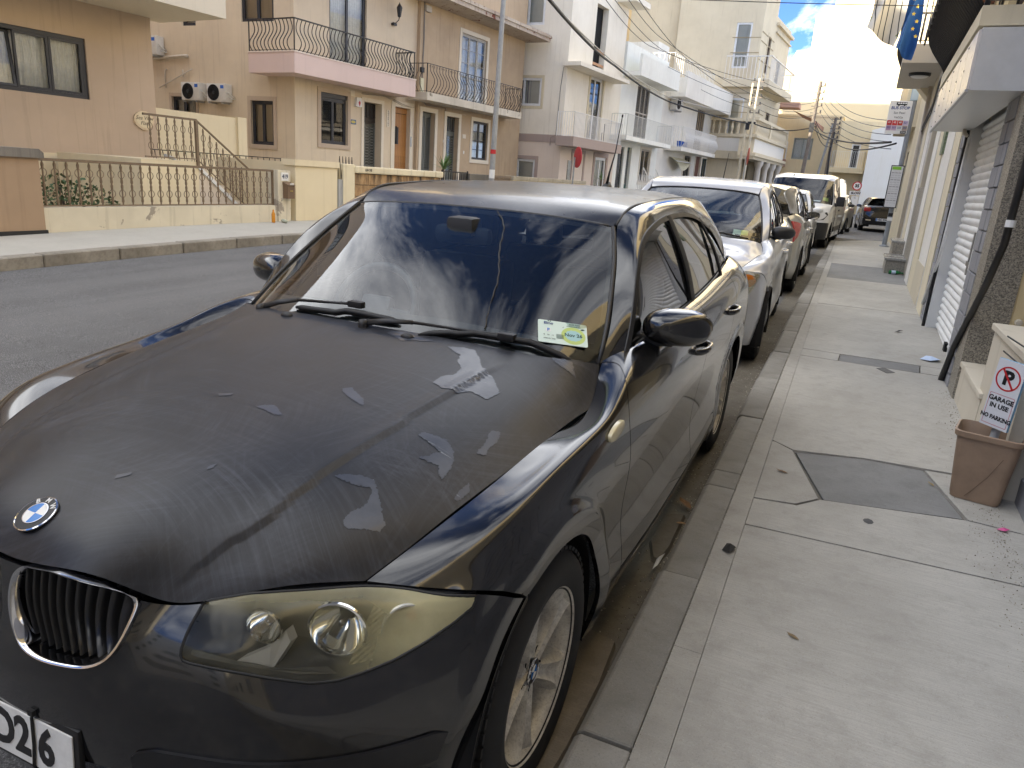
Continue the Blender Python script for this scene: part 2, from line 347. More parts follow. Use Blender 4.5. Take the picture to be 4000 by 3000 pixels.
def wheel(parent, loc, rt, w, style, side=1, cap=True, rz=0.):
    """wheel on its axle: local +x is outboard"""
    o = empty('wheel', loc, rz, parent=parent); o.scale = (side, 1, 1)
    X = Matrix(((0, 0, 1, 0), (1, 0, 0, 0), (0, 1, 0, 0), (0, 0, 0, 1)))          # lathe axis -> x
    rr = rt*(.68 if style != 'van' else .62); h = w/2
    MB().lathe([(rr-.004, -h*.8), (rr+.01, -h*.95), ((rr+rt)/2, -h*1.04), (rt-.018, -h*.9), (rt-.004, -h*.72), (rt, -h*.3), (rt, h*.3), (rt-.004, h*.72), (rt-.018, h*.9), ((rr+rt)/2, h*1.04), (rr+.012, h*.97), (rr-.004, h*.86)], 56, X).build('tyre', M_TYRE, o, True, 60)
    tr = MB()                                                        # tread blocks
    for k in range(60):
        a = 2*math.pi*k/60
        for x0, x1, sh in ((-.42, -.24, 0), (-.2, -.02, .5), (.02, .2, 0), (.24, .42, .5)):
            aa = a+sh*math.pi/60; Mr = Matrix.Rotation(aa, 4, 'X'); tr.box(x0*w, x1*w, -.011*rt/.31, .011*rt/.31, rt-.006, rt+.0035, Mr)
    tr.build('tread', M_TYRE, o)
    mat = M_ALLOY if style != 'van' else plain('steel_wheel', (.05, .05, .052), .5)
    rim = MB().lathe([(rr-.012, -h*.7), (rr-.02, 0), (rr-.012, h*.55), (rr-.008, h*.8), (rr+.004, h*.93), (rr+.006, h*.86)], 56, X)
    if style == 'five':
        for k in range(5):
            a0 = 2*math.pi*k/5+.35; rows = []
            for r, hw, d in ((.030, .024, .062), (.060, .022, .066), (.10, .025, .070), (.15, .031, .076), (.185, .040, .080), (rr-.006, .056, .082)):
                row = []
                for u in (-1.15, -1, -.8, -.35, 0, .35, .8, 1, 1.15):
                    dx = d-(.065 if abs(u) > 1.1 else .012 if abs(u) == 1 else 0)+(.006 if abs(u) == .8 else -.010 if u == 0 else -.006 if abs(u) == .35 else 0)
                    row.append((dx, u*hw, math.sqrt(max(r*r-(u*hw)**2, 1e-6)) if r > .06 else r))
                rows.append([Matrix.Rotation(a0, 4, 'X')@Vector(p) for p in row])
            rim.grid(rows)
        rim.lathe([(.0, .045), (.032, .05), (.045, .064), (.062, .062), (.075, .03)], 30, X)
    else:
        n = {'seven': 7, 'van': 8, 'ten': 10}[style]
        for k in range(n):
            a0 = 2*math.pi*k/n; hw = .62*math.pi/n*rr*.55
            rows = [[Matrix.Rotation(a0, 4, 'X')@Vector((d-(.03 if abs(u) > 1 else 0), u*hw*q, r)) for u in (-1.2, -1, 0, 1, 1.2)] for r, q, d in ((.02, .6, h*.5), (rr*.45, .8, h*.62), (rr*.8, 1.1, h*.7), (rr-.004, 1.35, h*.76))]
            rim.grid(rows)
        rim.lathe([(0, h*.52), (rr*.2, h*.55), (rr*.3, h*.5), (rr*.36, h*.2)], 24, X)
    rim.build('rim', mat, o, True, 35)
    MB().lathe([(0, -.01), (rr-.03, -.01), (rr-.03, -h*.6)], 40, X).build('brake_disc', M_DARK if style != 'five' else plain('rusty_disc', (.010, .008, .007), .8), o)
    if style == 'five' and cap:
        for k in range(5):
            a = 2*math.pi*(k+.5)/5+.35; r0 = .052; c = Vector((.0655, r0*math.cos(a), r0*math.sin(a)))
            MB().lathe([(0, -.02), (.0085, -.02), (.010, .0)], 12, Matrix.Translation(c)@X).build('bolt_hole', M_DARK, o, True)
        roundel(o, Matrix.Translation((.0665, 0, 0))@Matrix(((0, 0, 1, 0), (1, 0, 0, 0), (0, 1, 0, 0), (0, 0, 0, 1)))@Matrix.Rotation(math.radians(60), 4, 'Z'), .034)
    return o
def roundel(parent, M, r):
    """blue and white quartered badge in a black ring; local z is outward"""
    e = MB().lathe([(0, .0), (r, 0), (r, r*.06), (r*.97, r*.11), (r*.9, r*.12), (r*.6, r*.13), (0, r*.14)], 40, M).build('badge', M_INK, parent, True, 40)
    ring = MB(); ring.lathe([(r*1.0, r*.02), (r*1.0, r*.12), (r*.95, r*.15), (r*.92, r*.10)], 40, M); ring.lathe([(r*.60, r*.10), (r*.60, r*.16), (r*.56, r*.16), (r*.56, r*.1)], 40, M)
    ring.build('badge_rim', M_CHROME, e, True, 40)
    for q in range(4):
        vs = [M@Vector((0, 0, r*.155))]+[M@Vector((r*.565*math.cos(a), r*.565*math.sin(a), r*.15)) for a in np.linspace(q*math.pi/2, (q+1)*math.pi/2, 9)]
        MB().add(vs, [(0, i, i+1) for i in range(1, 9)]).build('quarter', M_BLUEP if q % 2 else M_WHITE, e)
    for ch, a in (('B', 132), ('M', 90), ('W', 48)):
        a = math.radians(a); p = M@Matrix.Translation((r*.77*math.cos(a), r*.77*math.sin(a), r*.135))@Matrix.Rotation(a-math.pi/2, 4, 'Z')
        t = text('letter', ch, r*.36, M_WHITE, e, (0, 0, 0), bold=r*.006); t.matrix_local = p
    return e
# control points in metres: x towards the kerb side, y rearwards from the front axle, z up
HOOD = [[(0, -.700, .749), (.10, -.695, .757), (.20, -.667, .751), (.275, -.627, .713), (.345, -.592, .701), (.48, -.497, .727), (.600, -.405, .727)],
        [(0, -.668, .786), (.10, -.663, .791), (.20, -.635, .786), (.278, -.597, .757), (.355, -.560, .738), (.49, -.472, .750), (.616, -.370, .742)],
        [(0, -.60, .823), (.11, -.594, .826), (.21, -.568, .822), (.30, -.530, .803), (.39, -.482, .790), (.525, -.395, .785), (.638, -.310, .763)],
        [(0, -.45, .862), (.115, -.445, .864), (.23, -.425, .862), (.335, -.390, .852), (.44, -.340, .839), (.57, -.255, .822), (.668, -.205, .795)],
        [(0, -.22, .898), (.12, -.215, .899), (.25, -.20, .898), (.365, -.175, .892), (.475, -.145, .880), (.60, -.09, .857), (.698, -.05, .822)],
        [(0, .05, .929), (.13, .05, .930), (.27, .06, .930), (.395, .075, .925), (.51, .09, .913), (.63, .115, .884), (.718, .14, .839)],
        [(0, .30, .956), (.14, .30, .958), (.29, .30, .958), (.42, .31, .953), (.54, .325, .940), (.655, .36, .905), (.737, .42, .852)],
        [(0, .43, .970), (.145, .43, .972), (.30, .425, .972), (.435, .43, .967), (.56, .455, .955), (.67, .51, .922), (.737, .55, .874)],
        [(0, .508, .978), (.15, .504, .981), (.31, .498, .981), (.45, .505, .976), (.57, .535, .968), (.66, .598, .956), (.702, .664, .938)]]
SIDE = [[(.600, -.405, .727), (.682, -.372, .724), (.742, -.342, .721), (.795, -.308, .716), (.838, -.17, .640), (.845, -.10, .50), (.85, -.1, .35), (.82, -.1, .19)],
        [(.638, -.310, .763), (.715, -.288, .772), (.775, -.262, .766), (.818, -.232, .733), (.843, -.15, .652), (.848, -.10, .51), (.85, -.1, .35), (.82, -.1, .19)],
        [(.698, -.05, .822), (.757, -.05, .829), (.805, -.05, .827), (.838, -.05, .772), (.852, -.04, .663), (.850, -.03, .51), (.85, -.03, .35), (.82, -.03, .19)],
        [(.728, .28, .846), (.783, .27, .859), (.828, .265, .857), (.849, .26, .792), (.857, .27, .672), (.850, .28, .505), (.860, .28, .34), (.825, .28, .19)],
        [(.737, .50, .863), (.790, .455, .884), (.832, .44, .881), (.853, .42, .808), (.858, .44, .678), (.848, .45, .495), (.862, .45, .33), (.828, .45, .19)],
        [(.705, .672, .942), (.762, .665, .946), (.826, .550, .909), (.855, .515, .815), (.859, .555, .675), (.848, .570, .485), (.863, .580, .32), (.83, .58, .19)],
        [(.757, .90, .972), (.806, .88, .955), (.850, .84, .905), (.868, .83, .812), (.863, .84, .67), (.849, .84, .475), (.867, .84, .305), (.833, .84, .185)],
        [(.770, 1.30, .992), (.815, 1.29, .972), (.857, 1.28, .918), (.874, 1.26, .828), (.866, 1.25, .675), (.851, 1.25, .47), (.871, 1.25, .30), (.836, 1.25, .18)],
        [(.772, 1.68, 1.004), (.818, 1.67, .983), (.859, 1.655, .928), (.8755, 1.635, .840), (.867, 1.605, .68), (.852, 1.605, .47), (.872, 1.615, .30), (.836, 1.615, .18)],
        [(.768, 2.12, 1.022), (.816, 2.10, 1.0), (.860, 2.07, .945), (.877, 2.03, .858), (.870, 1.98, .69), (.856, 1.95, .475), (.872, 1.95, .305), (.836, 1.95, .18)],
        [(.757, 2.47, 1.045), (.812, 2.45, 1.02), (.859, 2.42, .96), (.877, 2.36, .870), (.874, 2.28, .71), (.862, 2.22, .49), (.870, 2.20, .32), (.838, 2.20, .185)],
        [(.738, 2.80, 1.068), (.80, 2.80, 1.035), (.850, 2.79, .97), (.870, 2.78, .880), (.874, 2.76, .74), (.868, 2.72, .56), (.862, 2.70, .36), (.832, 2.70, .2)],
        [(.700, 3.10, 1.065), (.765, 3.12, 1.02), (.815, 3.13, .95), (.838, 3.14, .870), (.848, 3.15, .74), (.846, 3.12, .56), (.838, 3.10, .36), (.80, 3.08, .22)],
        [(.640, 3.26, 1.04), (.690, 3.31, 1.0), (.735, 3.34, .94), (.762, 3.36, .86), (.775, 3.38, .74), (.78, 3.38, .56), (.77, 3.36, .36), (.72, 3.30, .24)]]
FASC = [[(0, -.702, .744), (.10, -.698, .751), (.20, -.670, .745), (.275, -.630, .706), (.365, -.580, .703), (.48, -.501, .722), (.597, -.415, .722), (.70, -.368, .718), (.797, -.310, .712), (.842, -.17, .638)],
        [(0, -.716, .68), (.10, -.712, .68), (.20, -.690, .68), (.28, -.654, .660), (.37, -.612, .662), (.485, -.550, .668), (.60, -.478, .665), (.705, -.412, .660), (.795, -.336, .660), (.843, -.20, .60)],
        [(0, -.722, .60), (.10, -.719, .60), (.20, -.704, .60), (.285, -.677, .60), (.372, -.643, .608), (.487, -.600, .603), (.602, -.537, .590), (.710, -.456, .600), (.798, -.362, .605), (.842, -.24, .55)],
        [(0, -.737, .525), (.10, -.734, .525), (.20, -.722, .525), (.285, -.700, .525), (.38, -.668, .525), (.50, -.626, .525), (.615, -.563, .522), (.718, -.478, .522), (.802, -.384, .525), (.840, -.28, .50)],
        [(0, -.740, .462), (.10, -.737, .462), (.20, -.725, .462), (.29, -.703, .462), (.385, -.672, .460), (.505, -.629, .460), (.62, -.563, .463), (.722, -.481, .472), (.803, -.388, .480), (.838, -.29, .455)],
        [(0, -.728, .33), (.10, -.725, .33), (.20, -.714, .33), (.29, -.692, .33), (.38, -.662, .33), (.50, -.618, .33), (.61, -.553, .33), (.712, -.472, .335), (.792, -.385, .34), (.822, -.29, .34)],
        [(0, -.69, .20), (.10, -.687, .20), (.20, -.676, .20), (.28, -.656, .20), (.37, -.622, .20), (.48, -.58, .20), (.58, -.52, .20), (.67, -.45, .20), (.76, -.38, .2), (.79, -.29, .2)]]
WSC = [[(0, .47, .945), (.25, .468, .946), (.45, .488, .942), (.60, .555, .935), (.700, .672, .930)],
       [(0, .625, 1.045), (.25, .628, 1.043), (.45, .650, 1.035), (.59, .705, 1.025), (.683, .775, 1.018)],
       [(0, .80, 1.152), (.24, .803, 1.149), (.44, .825, 1.140), (.56, .865, 1.130), (.648, .905, 1.122)],
       [(0, .98, 1.254), (.23, .982, 1.251), (.42, .995, 1.242), (.53, 1.018, 1.232), (.605, 1.04, 1.224)],
       [(0, 1.141, 1.336), (.22, 1.141, 1.334), (.40, 1.144, 1.326), (.50, 1.148, 1.318), (.556, 1.152, 1.310)]]
ROOF = [[(0, 1.152, 1.343), (.22, 1.152, 1.341), (.42, 1.155, 1.331), (.550, 1.162, 1.318)],
        [(0, 1.25, 1.376), (.22, 1.25, 1.374), (.43, 1.24, 1.366), (.562, 1.225, 1.356)],
        [(0, 1.46, 1.407), (.22, 1.46, 1.405), (.44, 1.45, 1.399), (.572, 1.43, 1.388)],
        [(0, 1.78, 1.424), (.22, 1.78, 1.422), (.44, 1.78, 1.415), (.575, 1.77, 1.403)],
        [(0, 2.2, 1.427), (.22, 2.2, 1.425), (.44, 2.2, 1.417), (.570, 2.2, 1.402)],
        [(0, 2.6, 1.418), (.21, 2.6, 1.416), (.42, 2.6, 1.406), (.552, 2.6, 1.384)],
        [(0, 2.97, 1.392), (.20, 2.97, 1.389), (.40, 2.96, 1.374), (.525, 2.94, 1.348)]]
RAILT = [(.702, .668, .940), (.690, .775, 1.022), (.655, .905, 1.128), (.612, 1.04, 1.230), (.566, 1.165, 1.322), (.570, 1.25, 1.366), (.579, 1.45, 1.394), (.582, 1.78, 1.405), (.577, 2.2, 1.404), (.560, 2.6, 1.386), (.535, 2.94, 1.348), (.54, 3.02, 1.30), (.62, 3.10, 1.18), (.680, 3.14, 1.08)]
RAILM = [(.728, .715, .952), (.716, .81, 1.040), (.690, .92, 1.140), (.660, 1.05, 1.245), (.626, 1.18, 1.318), (.621, 1.29, 1.355), (.618, 1.47, 1.378), (.616, 1.78, 1.386), (.616, 2.18, 1.378), (.620, 2.52, 1.335), (.650, 2.74, 1.265), (.675, 2.84, 1.20), (.695, 2.90, 1.13), (.715, 2.92, 1.07)]
RAILB = [(.748, .755, .955), (.738, .83, 1.045), (.716, .92, 1.140), (.690, 1.02, 1.220), (.664, 1.15, 1.285), (.652, 1.30, 1.322), (.642, 1.50, 1.345), (.637, 1.80, 1.352), (.640, 2.12, 1.335), (.653, 2.40, 1.285), (.676, 2.58, 1.220), (.703, 2.66, 1.150), (.728, 2.69, 1.095), (.740, 2.70, 1.068)]
BELT = [(.748, .755, .955), (.757, .90, .974), (.764, 1.10, .985), (.770, 1.30, .994), (.773, 1.60, 1.004), (.771, 1.90, 1.015), (.766, 2.15, 1.026), (.758, 2.40, 1.042), (.748, 2.58, 1.056), (.740, 2.70, 1.068)]
REARC = [[(0, 2.97, 1.388), (.2, 2.97, 1.385), (.40, 2.96, 1.370), (.53, 2.95, 1.34)], [(0, 3.16, 1.24), (.22, 3.155, 1.24), (.45, 3.13, 1.225), (.60, 3.08, 1.20)], [(0, 3.32, 1.06), (.25, 3.31, 1.06), (.50, 3.27, 1.05), (.66, 3.19, 1.04)],
         [(0, 3.41, .93), (.28, 3.40, .93), (.54, 3.36, .92), (.735, 3.30, .93)], [(0, 3.43, .78), (.3, 3.42, .78), (.58, 3.39, .77), (.77, 3.35, .78)], [(0, 3.475, .62), (.3, 3.465, .62), (.6, 3.44, .62), (.785, 3.38, .60)],
         [(0, 3.47, .48), (.3, 3.46, .48), (.6, 3.43, .46), (.78, 3.37, .46)], [(0, 3.42, .28), (.3, 3.41, .28), (.56, 3.38, .28), (.73, 3.32, .28)]]
def arch_poly(y0, z0, r, n=64): return np.array([(y0+r*math.cos(a), z0+r*math.sin(a)) for a in np.linspace(0, 2*math.pi, n, endpoint=False)])
def yz(G): return G[..., 1:3]
def xz(G): return G[..., (0, 2)]
def flare(hubs, r=.36):
    def f(G):
        for (y0, z0) in hubs:
            d = np.hypot(G[..., 1]-y0, G[..., 2]-z0); c = r+.066
            w = np.where(d < c, np.clip(1-(c-d)/.075, 0, 1), np.clip(1-(d-c)/.035, 0, 1)**2); k = np.clip((np.abs(G[..., 0])-.74)/.05, 0, 1); k = k*k*(3-2*k)
            G[..., 0] += np.sign(G[..., 0])*w*k*.011
        return G
    return f
def strip(parent, name, mat, A, B, n=40, th=.006, warp=None, side=1, out=(1, 0, 0)):
    """band between two space curves with a little thickness"""
    A = cspline(A, n); B = cspline(B, n)
    if warp: A, B = warp(A), warp(B)
    o = np.array(out)*th; q = lambda P: [(side*p[0], p[1], p[2]) for p in P]
    rows = [q(A-o*.3), q(A+o), q(B+o), q(B-o*.3)]
    return MB().grid(rows).build(name, mat, parent, True, 40)
def hatch(root, M, warp=lambda P: P, hub=(0., 2.66, .312, .36), wheelspec=(.316, .205, 'five', .742), kidneys=False, lampholes=True, glassmat=None, interior=True, dres=1., rearlamps=True):
    """five-door hatchback shell; M = materials by panel; warp moves the control points to another car's proportions"""
    Wp = lambda C: warp(np.array(C, float)); full = lambda C: Wp([mirror(r) for r in C]); N = lambda n: max(6, int(n*dres))
    hubs = [(hub[0], hub[2]), (hub[1], hub[2])]; fl = flare(hubs, hub[3]); arches = [arch_poly(*h, hub[3]) for h in hubs]; P = {}
    H = full(HOOD); nh = H.shape[1]-1
    G = surf(H, span(0, 8, N(110)), span(0, nh, N(150)))
    if kidneys:                                                        # the two creases that fan out over the bonnet
        xc = np.interp(G[..., 1], [-.6, -.45, -.2, .1, .4], [.31, .39, .42, .455, .49]); d = np.abs(G[..., 0])-xc; k = np.interp(G[..., 1], [-.6, -.5, .3, .42], [0, 1, 1, 0])
        G[..., 2] += k*(.0045*np.exp(-np.clip(d+.004, -9, 0)**2/.0009)*(d < 0)-.0035*np.exp(-np.clip(d, 0, 9)**2/.0016)*(d >= 0))
    P['hoodgrid'] = G; P['hood'] = shell(G, 'bonnet', M['hood'], root)
    S0 = Wp(SIDE)
    def seg(a, b, va, vb, nu, nv): return surf(S0, span(a, b, N(nu)), span(va, vb, N(nv)))
    for sd in (1, -1):
        sg = lambda G: G*np.array([sd, 1, 1])
        for nm, G, hl, key in (('front_wing', seg(0, 5, 0, 7, 110, 110), [arches[0]], 'body'), ('front_door', seg(5, 8, 0, 6, 70, 60), [], 'door'), ('rear_door', seg(8, 10, 0, 6, 60, 60), [arches[1]], 'door'),
                               ('rear_wing', seg(10, 13, 0, 7, 80, 100), [arches[1]], 'body'), ('sill', seg(5, 10, 6, 7, 70, 10), [], 'body')):
            P[nm, sd] = shell(sg(G), nm, M[key], root, holes=hl, proj=yz, flip=sd < 0, post=fl)
        # pillars and roof rail, side windows
        T_, Mi, B_ = Wp(RAILT), Wp(RAILM), Wp(RAILB)
        C = np.stack([T_, Mi, B_], 1)
        P['pillar', sd] = shell(sg(surf(C, span(0, 13, N(90)), span(0, 2, N(10)))), 'roof_pillar', M['body'], root, gap=.0, hem=.02, flip=sd < 0)
        top = cspline(B_, 60); bot = cspline(Wp(BELT), 60); ys = bot[:, 1]
        Gw = np.stack([top+(bot-top)*t+np.array([.012, 0, 0])*math.sin(t*math.pi) for t in np.linspace(0, 1, 10)], 1)
        P['window', sd] = shell(sg(Gw)-np.array([sd*.006, 0, 0]), 'side_window', glassmat or M_SGLASS, root, gap=0, hem=0, flip=sd < 0)
        strip(root, 'window_seal', M['trim'], RAILB, np.array(RAILB)+np.array([.012, .0, -.018]), 60, .004, warp, sd)
        strip(root, 'belt_moulding', M['belt'], BELT, np.array(BELT)+np.array([.010, 0, -.016]), 50, .005, warp, sd)
        for y0, y1, wd, mt in ((1.60, 1.70, .072, 'trim'), (2.27, 2.40, .036, 'trim')):       # door pillars over the glass
            a = Wp([(.642, y0+.02, 1.348 if y0 < 2 else 1.312)])[0]; b = Wp([(.774, y1, 1.004 if y0 < 2 else 1.035)])[0]
            rows = []
            for t in np.linspace(0, 1, 10):
                p = a+(b-a)*t+np.array([.016*math.sin(t*math.pi)+.004, 0, 0]); rows.append([(sd*(p[0]-.01), p[1]-wd/2, p[2]), (sd*p[0], p[1]-wd/2, p[2]), (sd*(p[0]+.004), p[1], p[2]), (sd*p[0], p[1]+wd/2, p[2]), (sd*(p[0]-.01), p[1]+wd/2, p[2])])
            MB().grid(rows).build('door_pillar', M['trim'], root, True, 60)
        for y0 in hubs:                                                # inner arch
            rows = [[(sd*x, y0[0]+r*math.cos(a), y0[1]+r*math.sin(a)) for a in np.linspace(-.35, math.pi+.35, 30)] for x, r in ((.83, hub[3]+.003), (.79, hub[3]+.02), (.45, hub[3]+.02), (.45, .05))]
            MB().grid(rows).build('wheel_arch_liner', M_DARK, root)
        for y0 in (hub[0], hub[1]): P['wheel', sd, y0] = wheel(root, (sd*wheelspec[3], y0, wheelspec[0]), wheelspec[0], wheelspec[1], wheelspec[2], sd)
    F = full(FASC); nf = F.shape[1]-1
    P['fasc'] = F; P['fgrid'] = surf(F, span(0, 6, N(120)), span(0, nf, N(300)))
    P['roof'] = shell(surf(full(ROOF), span(0, 6, N(60)), span(0, 6, N(50))), 'roof', M['roof'], root, gap=.0, hem=.012)
    Gws = surf(full(WSC), span(0, 4, N(50)), span(0, 8, N(60))); P['wsgrid'] = Gws
    R_ = surf(full(REARC), span(0, 7, N(80)), span(0, 6, N(60))); k1 = int(N(80)*.30)
    P['rear'] = R_
    shell(R_[k1:], 'tailgate', M['body'], root, gap=0, hem=.01); rw = R_[:k1+1]
    shell(rw, 'rear_window', M_DGLASS, root, gap=0, hem=.004)
    # floor and firewall keep daylight out from below
    fl_ = warp(np.array([(-.40, -.56, .24), (.40, -.56, .24), (.74, 3.2, .26), (-.74, 3.2, .26), (-.33, -.50, .60), (.33, -.50, .60), (.72, .50, .86), (-.72, .50, .86)], float))
    MB().add(fl_, [(0, 1, 2, 3), (0, 1, 5, 4), (4, 5, 6, 7)]).build('underbody', M_DARK, root)
    if interior:
        w = lambda *p: tuple(warp(np.array([p], float))[0])
        def blk(name, x0, x1, y0, y1, z0, z1, mat, b=.03, tilt=0.):
            a = w(x0, y0, z0); c = w(x1, y1, z1); mid = Vector(((a[0]+c[0])/2, (a[1]+c[1])/2, a[2])); Mx = Matrix.Translation(mid)@Matrix.Rotation(tilt, 4, 'X')@Matrix.Translation(-mid)
            return MB().box(a[0], c[0], a[1], c[1], a[2], c[2], Mx, b).build(name, mat, root, True, 40)
        D = surf(full([[(0, .50, .925), (.35, .51, .925), (.68, .66, .915)], [(0, .68, .945), (.35, .69, .94), (.69, .78, .925)], [(0, .86, .93), (.35, .87, .925), (.70, .93, .915)], [(0, .95, .80), (.35, .95, .80), (.70, .98, .80)]]), span(0, 3, 20), span(0, 4, 30))
        shell(D, 'dashboard', M_DASH, root, gap=0, hem=.02)
        for sx in (-1, 1):
            xs = sorted((sx*.14, sx*.62)); s_ = blk('front_seat', xs[0], xs[1], 1.62, 1.78, .45, 1.08, M_INT, .06, math.radians(-12))
            hx = sx*.38; blk('headrest', hx-.13, hx+.13, 1.80, 1.90, 1.11, 1.27, M_INT, .05, math.radians(-8))
        blk('rear_seat', -.62, .62, 2.62, 2.76, .5, 1.05, M_INT, .06, math.radians(-14))
        for hx in (-.38, .38): blk('headrest', hx-.12, hx+.12, 2.76, 2.84, 1.05, 1.18, M_INT, .04)
    return P
# ================================================================ the black hatchback in the foreground
HB = empty('parked_hatchback', (0, 0, 0), 0, 'black hatchback with peeling faded bonnet and blue and white badge, nearest the camera', 'car', rx=RX)
MH = dict(hood=M_HOOD, body=M_BLACK, door=M_BLACK, roof=M_ROOFB, trim=M_BLKPL, belt=M_BLKPL)
P = hatch(HB, MH, kidneys=True)
KID = np.array([(.036, .732), (.052, .748), (.146, .756), (.205, .744), (.252, .724), (.268, .708), (.270, .680), (.262, .640), (.242, .606), (.212, .588), (.165, .580), (.095, .577), (.048, .592), (.026, .650), (.027, .700)])
KIDS = closed(KID, 90)
LAMP = np.array([(.366, .702), (.378, .710), (.415, .717), (.480, .7205), (.598, .7215), (.69, .7185), (.775, .714), (.796, .709), (.793, .690), (.772, .668), (.738, .641), (.70, .618), (.66, .602), (.625, .592), (.585, .590), (.549, .596), (.478, .607), (.378, .616), (.366, .620), (.362, .635), (.362, .665)])
def poly_dense(P_, n=140):
    Q = np.array(list(P_)+[P_[0]]); t = np.concatenate([[0], np.cumsum(np.linalg.norm(np.diff(Q, axis=0), axis=1))]); ts = np.linspace(0, t[-1], n, endpoint=False)
    return np.stack([np.interp(ts, t, Q[:, k]) for k in (0, 1)], 1)
LAMPD = poly_dense(LAMP); mir = lambda a: a*np.array([-1, 1])
PLATE_X = (-.37, .152)
def fpoint(x, z, off=0.):
    """point on the front fascia above (x, z)"""
    G = P['fgrid']; d = (G[..., 0]-x)**2+(G[..., 2]-z)**2; i, j = np.unravel_index(d.argmin(), d.shape); i = min(max(i, 1), G.shape[0]-2); j = min(max(j, 1), G.shape[1]-2)
    A = np.stack([(G[i+1, j]-G[i-1, j])/2, (G[i, j+1]-G[i, j-1])/2], 1); st = np.linalg.lstsq(A[[0, 2]], np.array([x, z])-G[i, j][[0, 2]], rcond=None)[0]; st = np.clip(st, -2, 2)
    n = np.cross(A[:, 0], A[:, 1]); n /= np.linalg.norm(n)
    if n[1] > 0: n = -n
    return G[i, j]+A@st+n*off
intake = poly_dense(np.array([(-.30, .375), (.30, .375), (.34, .36), (.34, .26), (.30, .245), (-.30, .245), (-.34, .26), (-.34, .36)]), 80)
BUMP = shell(P['fgrid'], 'front_bumper', M_BLACK, HB, holes=[KIDS, mir(KIDS), LAMPD, mir(LAMPD), intake], proj=xz, flip=True, post=flare([(0, .312)]))
# the arch holes of the bumper ends
bm = bmesh.new(); bm.from_mesh(BUMP.data)
bmesh.ops.delete(bm, geom=[f for f in bm.faces if (lambda c: math.hypot(c.y, c.z-.312) < .362 and abs(c.x) > .7)(f.calc_center_median())], context='FACES'); bm.to_mesh(BUMP.data); bm.free()
for sd in (1, -1):                                                     # rolled arch edge on the bumper
    pts = [Vector((sd*np.interp(a, [2.0, 3.3], [.846, .826]), .361*math.cos(a), .312+.361*math.sin(a))) for a in np.linspace(2.05, 3.25, 24)]
    rows = [[(p.x-sd*.02, p.y, p.z) for p in pts], [(p.x+sd*.002, p.y, p.z) for p in pts], [(p.x+sd*.002, p.y*1.04, .312+(p.z-.312)*1.04) for p in pts]]
    MB().grid(rows).build('arch_edge', M_BLACK, HB, True)
# lower trim strips
for sd in (1, -1):
    G = surf(P['fasc'], span(4.12, 4.62, 8), span(9+3.0, 9+8.1, 60) if sd > 0 else span(9-8.1, 9-3.0, 60)); N_ = -normals(G); N_ = N_*np.where(N_[..., 1:2] > 0, -1, 1)
    k = np.minimum(1, np.minimum(np.arange(60), np.arange(60)[::-1])/6.)[None, :, None]; mid = G.mean(0, keepdims=True); G2 = mid+(G-mid)*(.25+.75*np.sqrt(k)); G2 = G2+N_*.006
    shell(G2, 'bumper_trim', plain('scuffed_bumper_plastic', (.013, .013, .015), .34, var=.3, vs=12), HB, gap=0, hem=.012, flip=True)
# kidney grilles
for sd in (1, -1):
    ring = KIDS*np.array([sd, 1]); c = ring.mean(0); rows = []
    for s_, off in ((1.0, -.012), (1.0, .007), (.985, .011), (.955, .010), (.93, .002), (.91, -.035)):
        rows.append([fpoint(*(c+(q-c)*s_), off) for q in ring]); rows[-1].append(rows[-1][0])
    fr = MB().grid(rows).build('kidney_grille', M_CHROME, HB, True, 60)
    bk = [fpoint(*(c+(q-c)*.95), -.06) for q in ring]; MB().add(bk, [tuple(range(len(bk)))]).build('grille_back', M_DARK, fr)
    for k in range(11):
        x = sd*(.052+.0195*k); zs = [z for (xx, z) in ring if abs(xx-x) < .012]; z0, z1 = min(zs)+.012, max(zs)-.008; rows = []
        for z in np.linspace(z0, z1, 12):
            t = (z-z0)/(z1-z0); a = fpoint(x, z, -.006-.016*(1-t)**2); b = a+np.array([0, .035, 0]); rows.append([a-np.array([.0022, 0, 0]), a+np.array([0, -.003, 0]), a+np.array([.0022, 0, 0]), b+np.array([.0015, 0, 0]), b-np.array([.0015, 0, 0])])
        MB().grid(rows).build('slat', plain('satin_black_slat', (.02, .02, .022), .3), fr, True, 40)
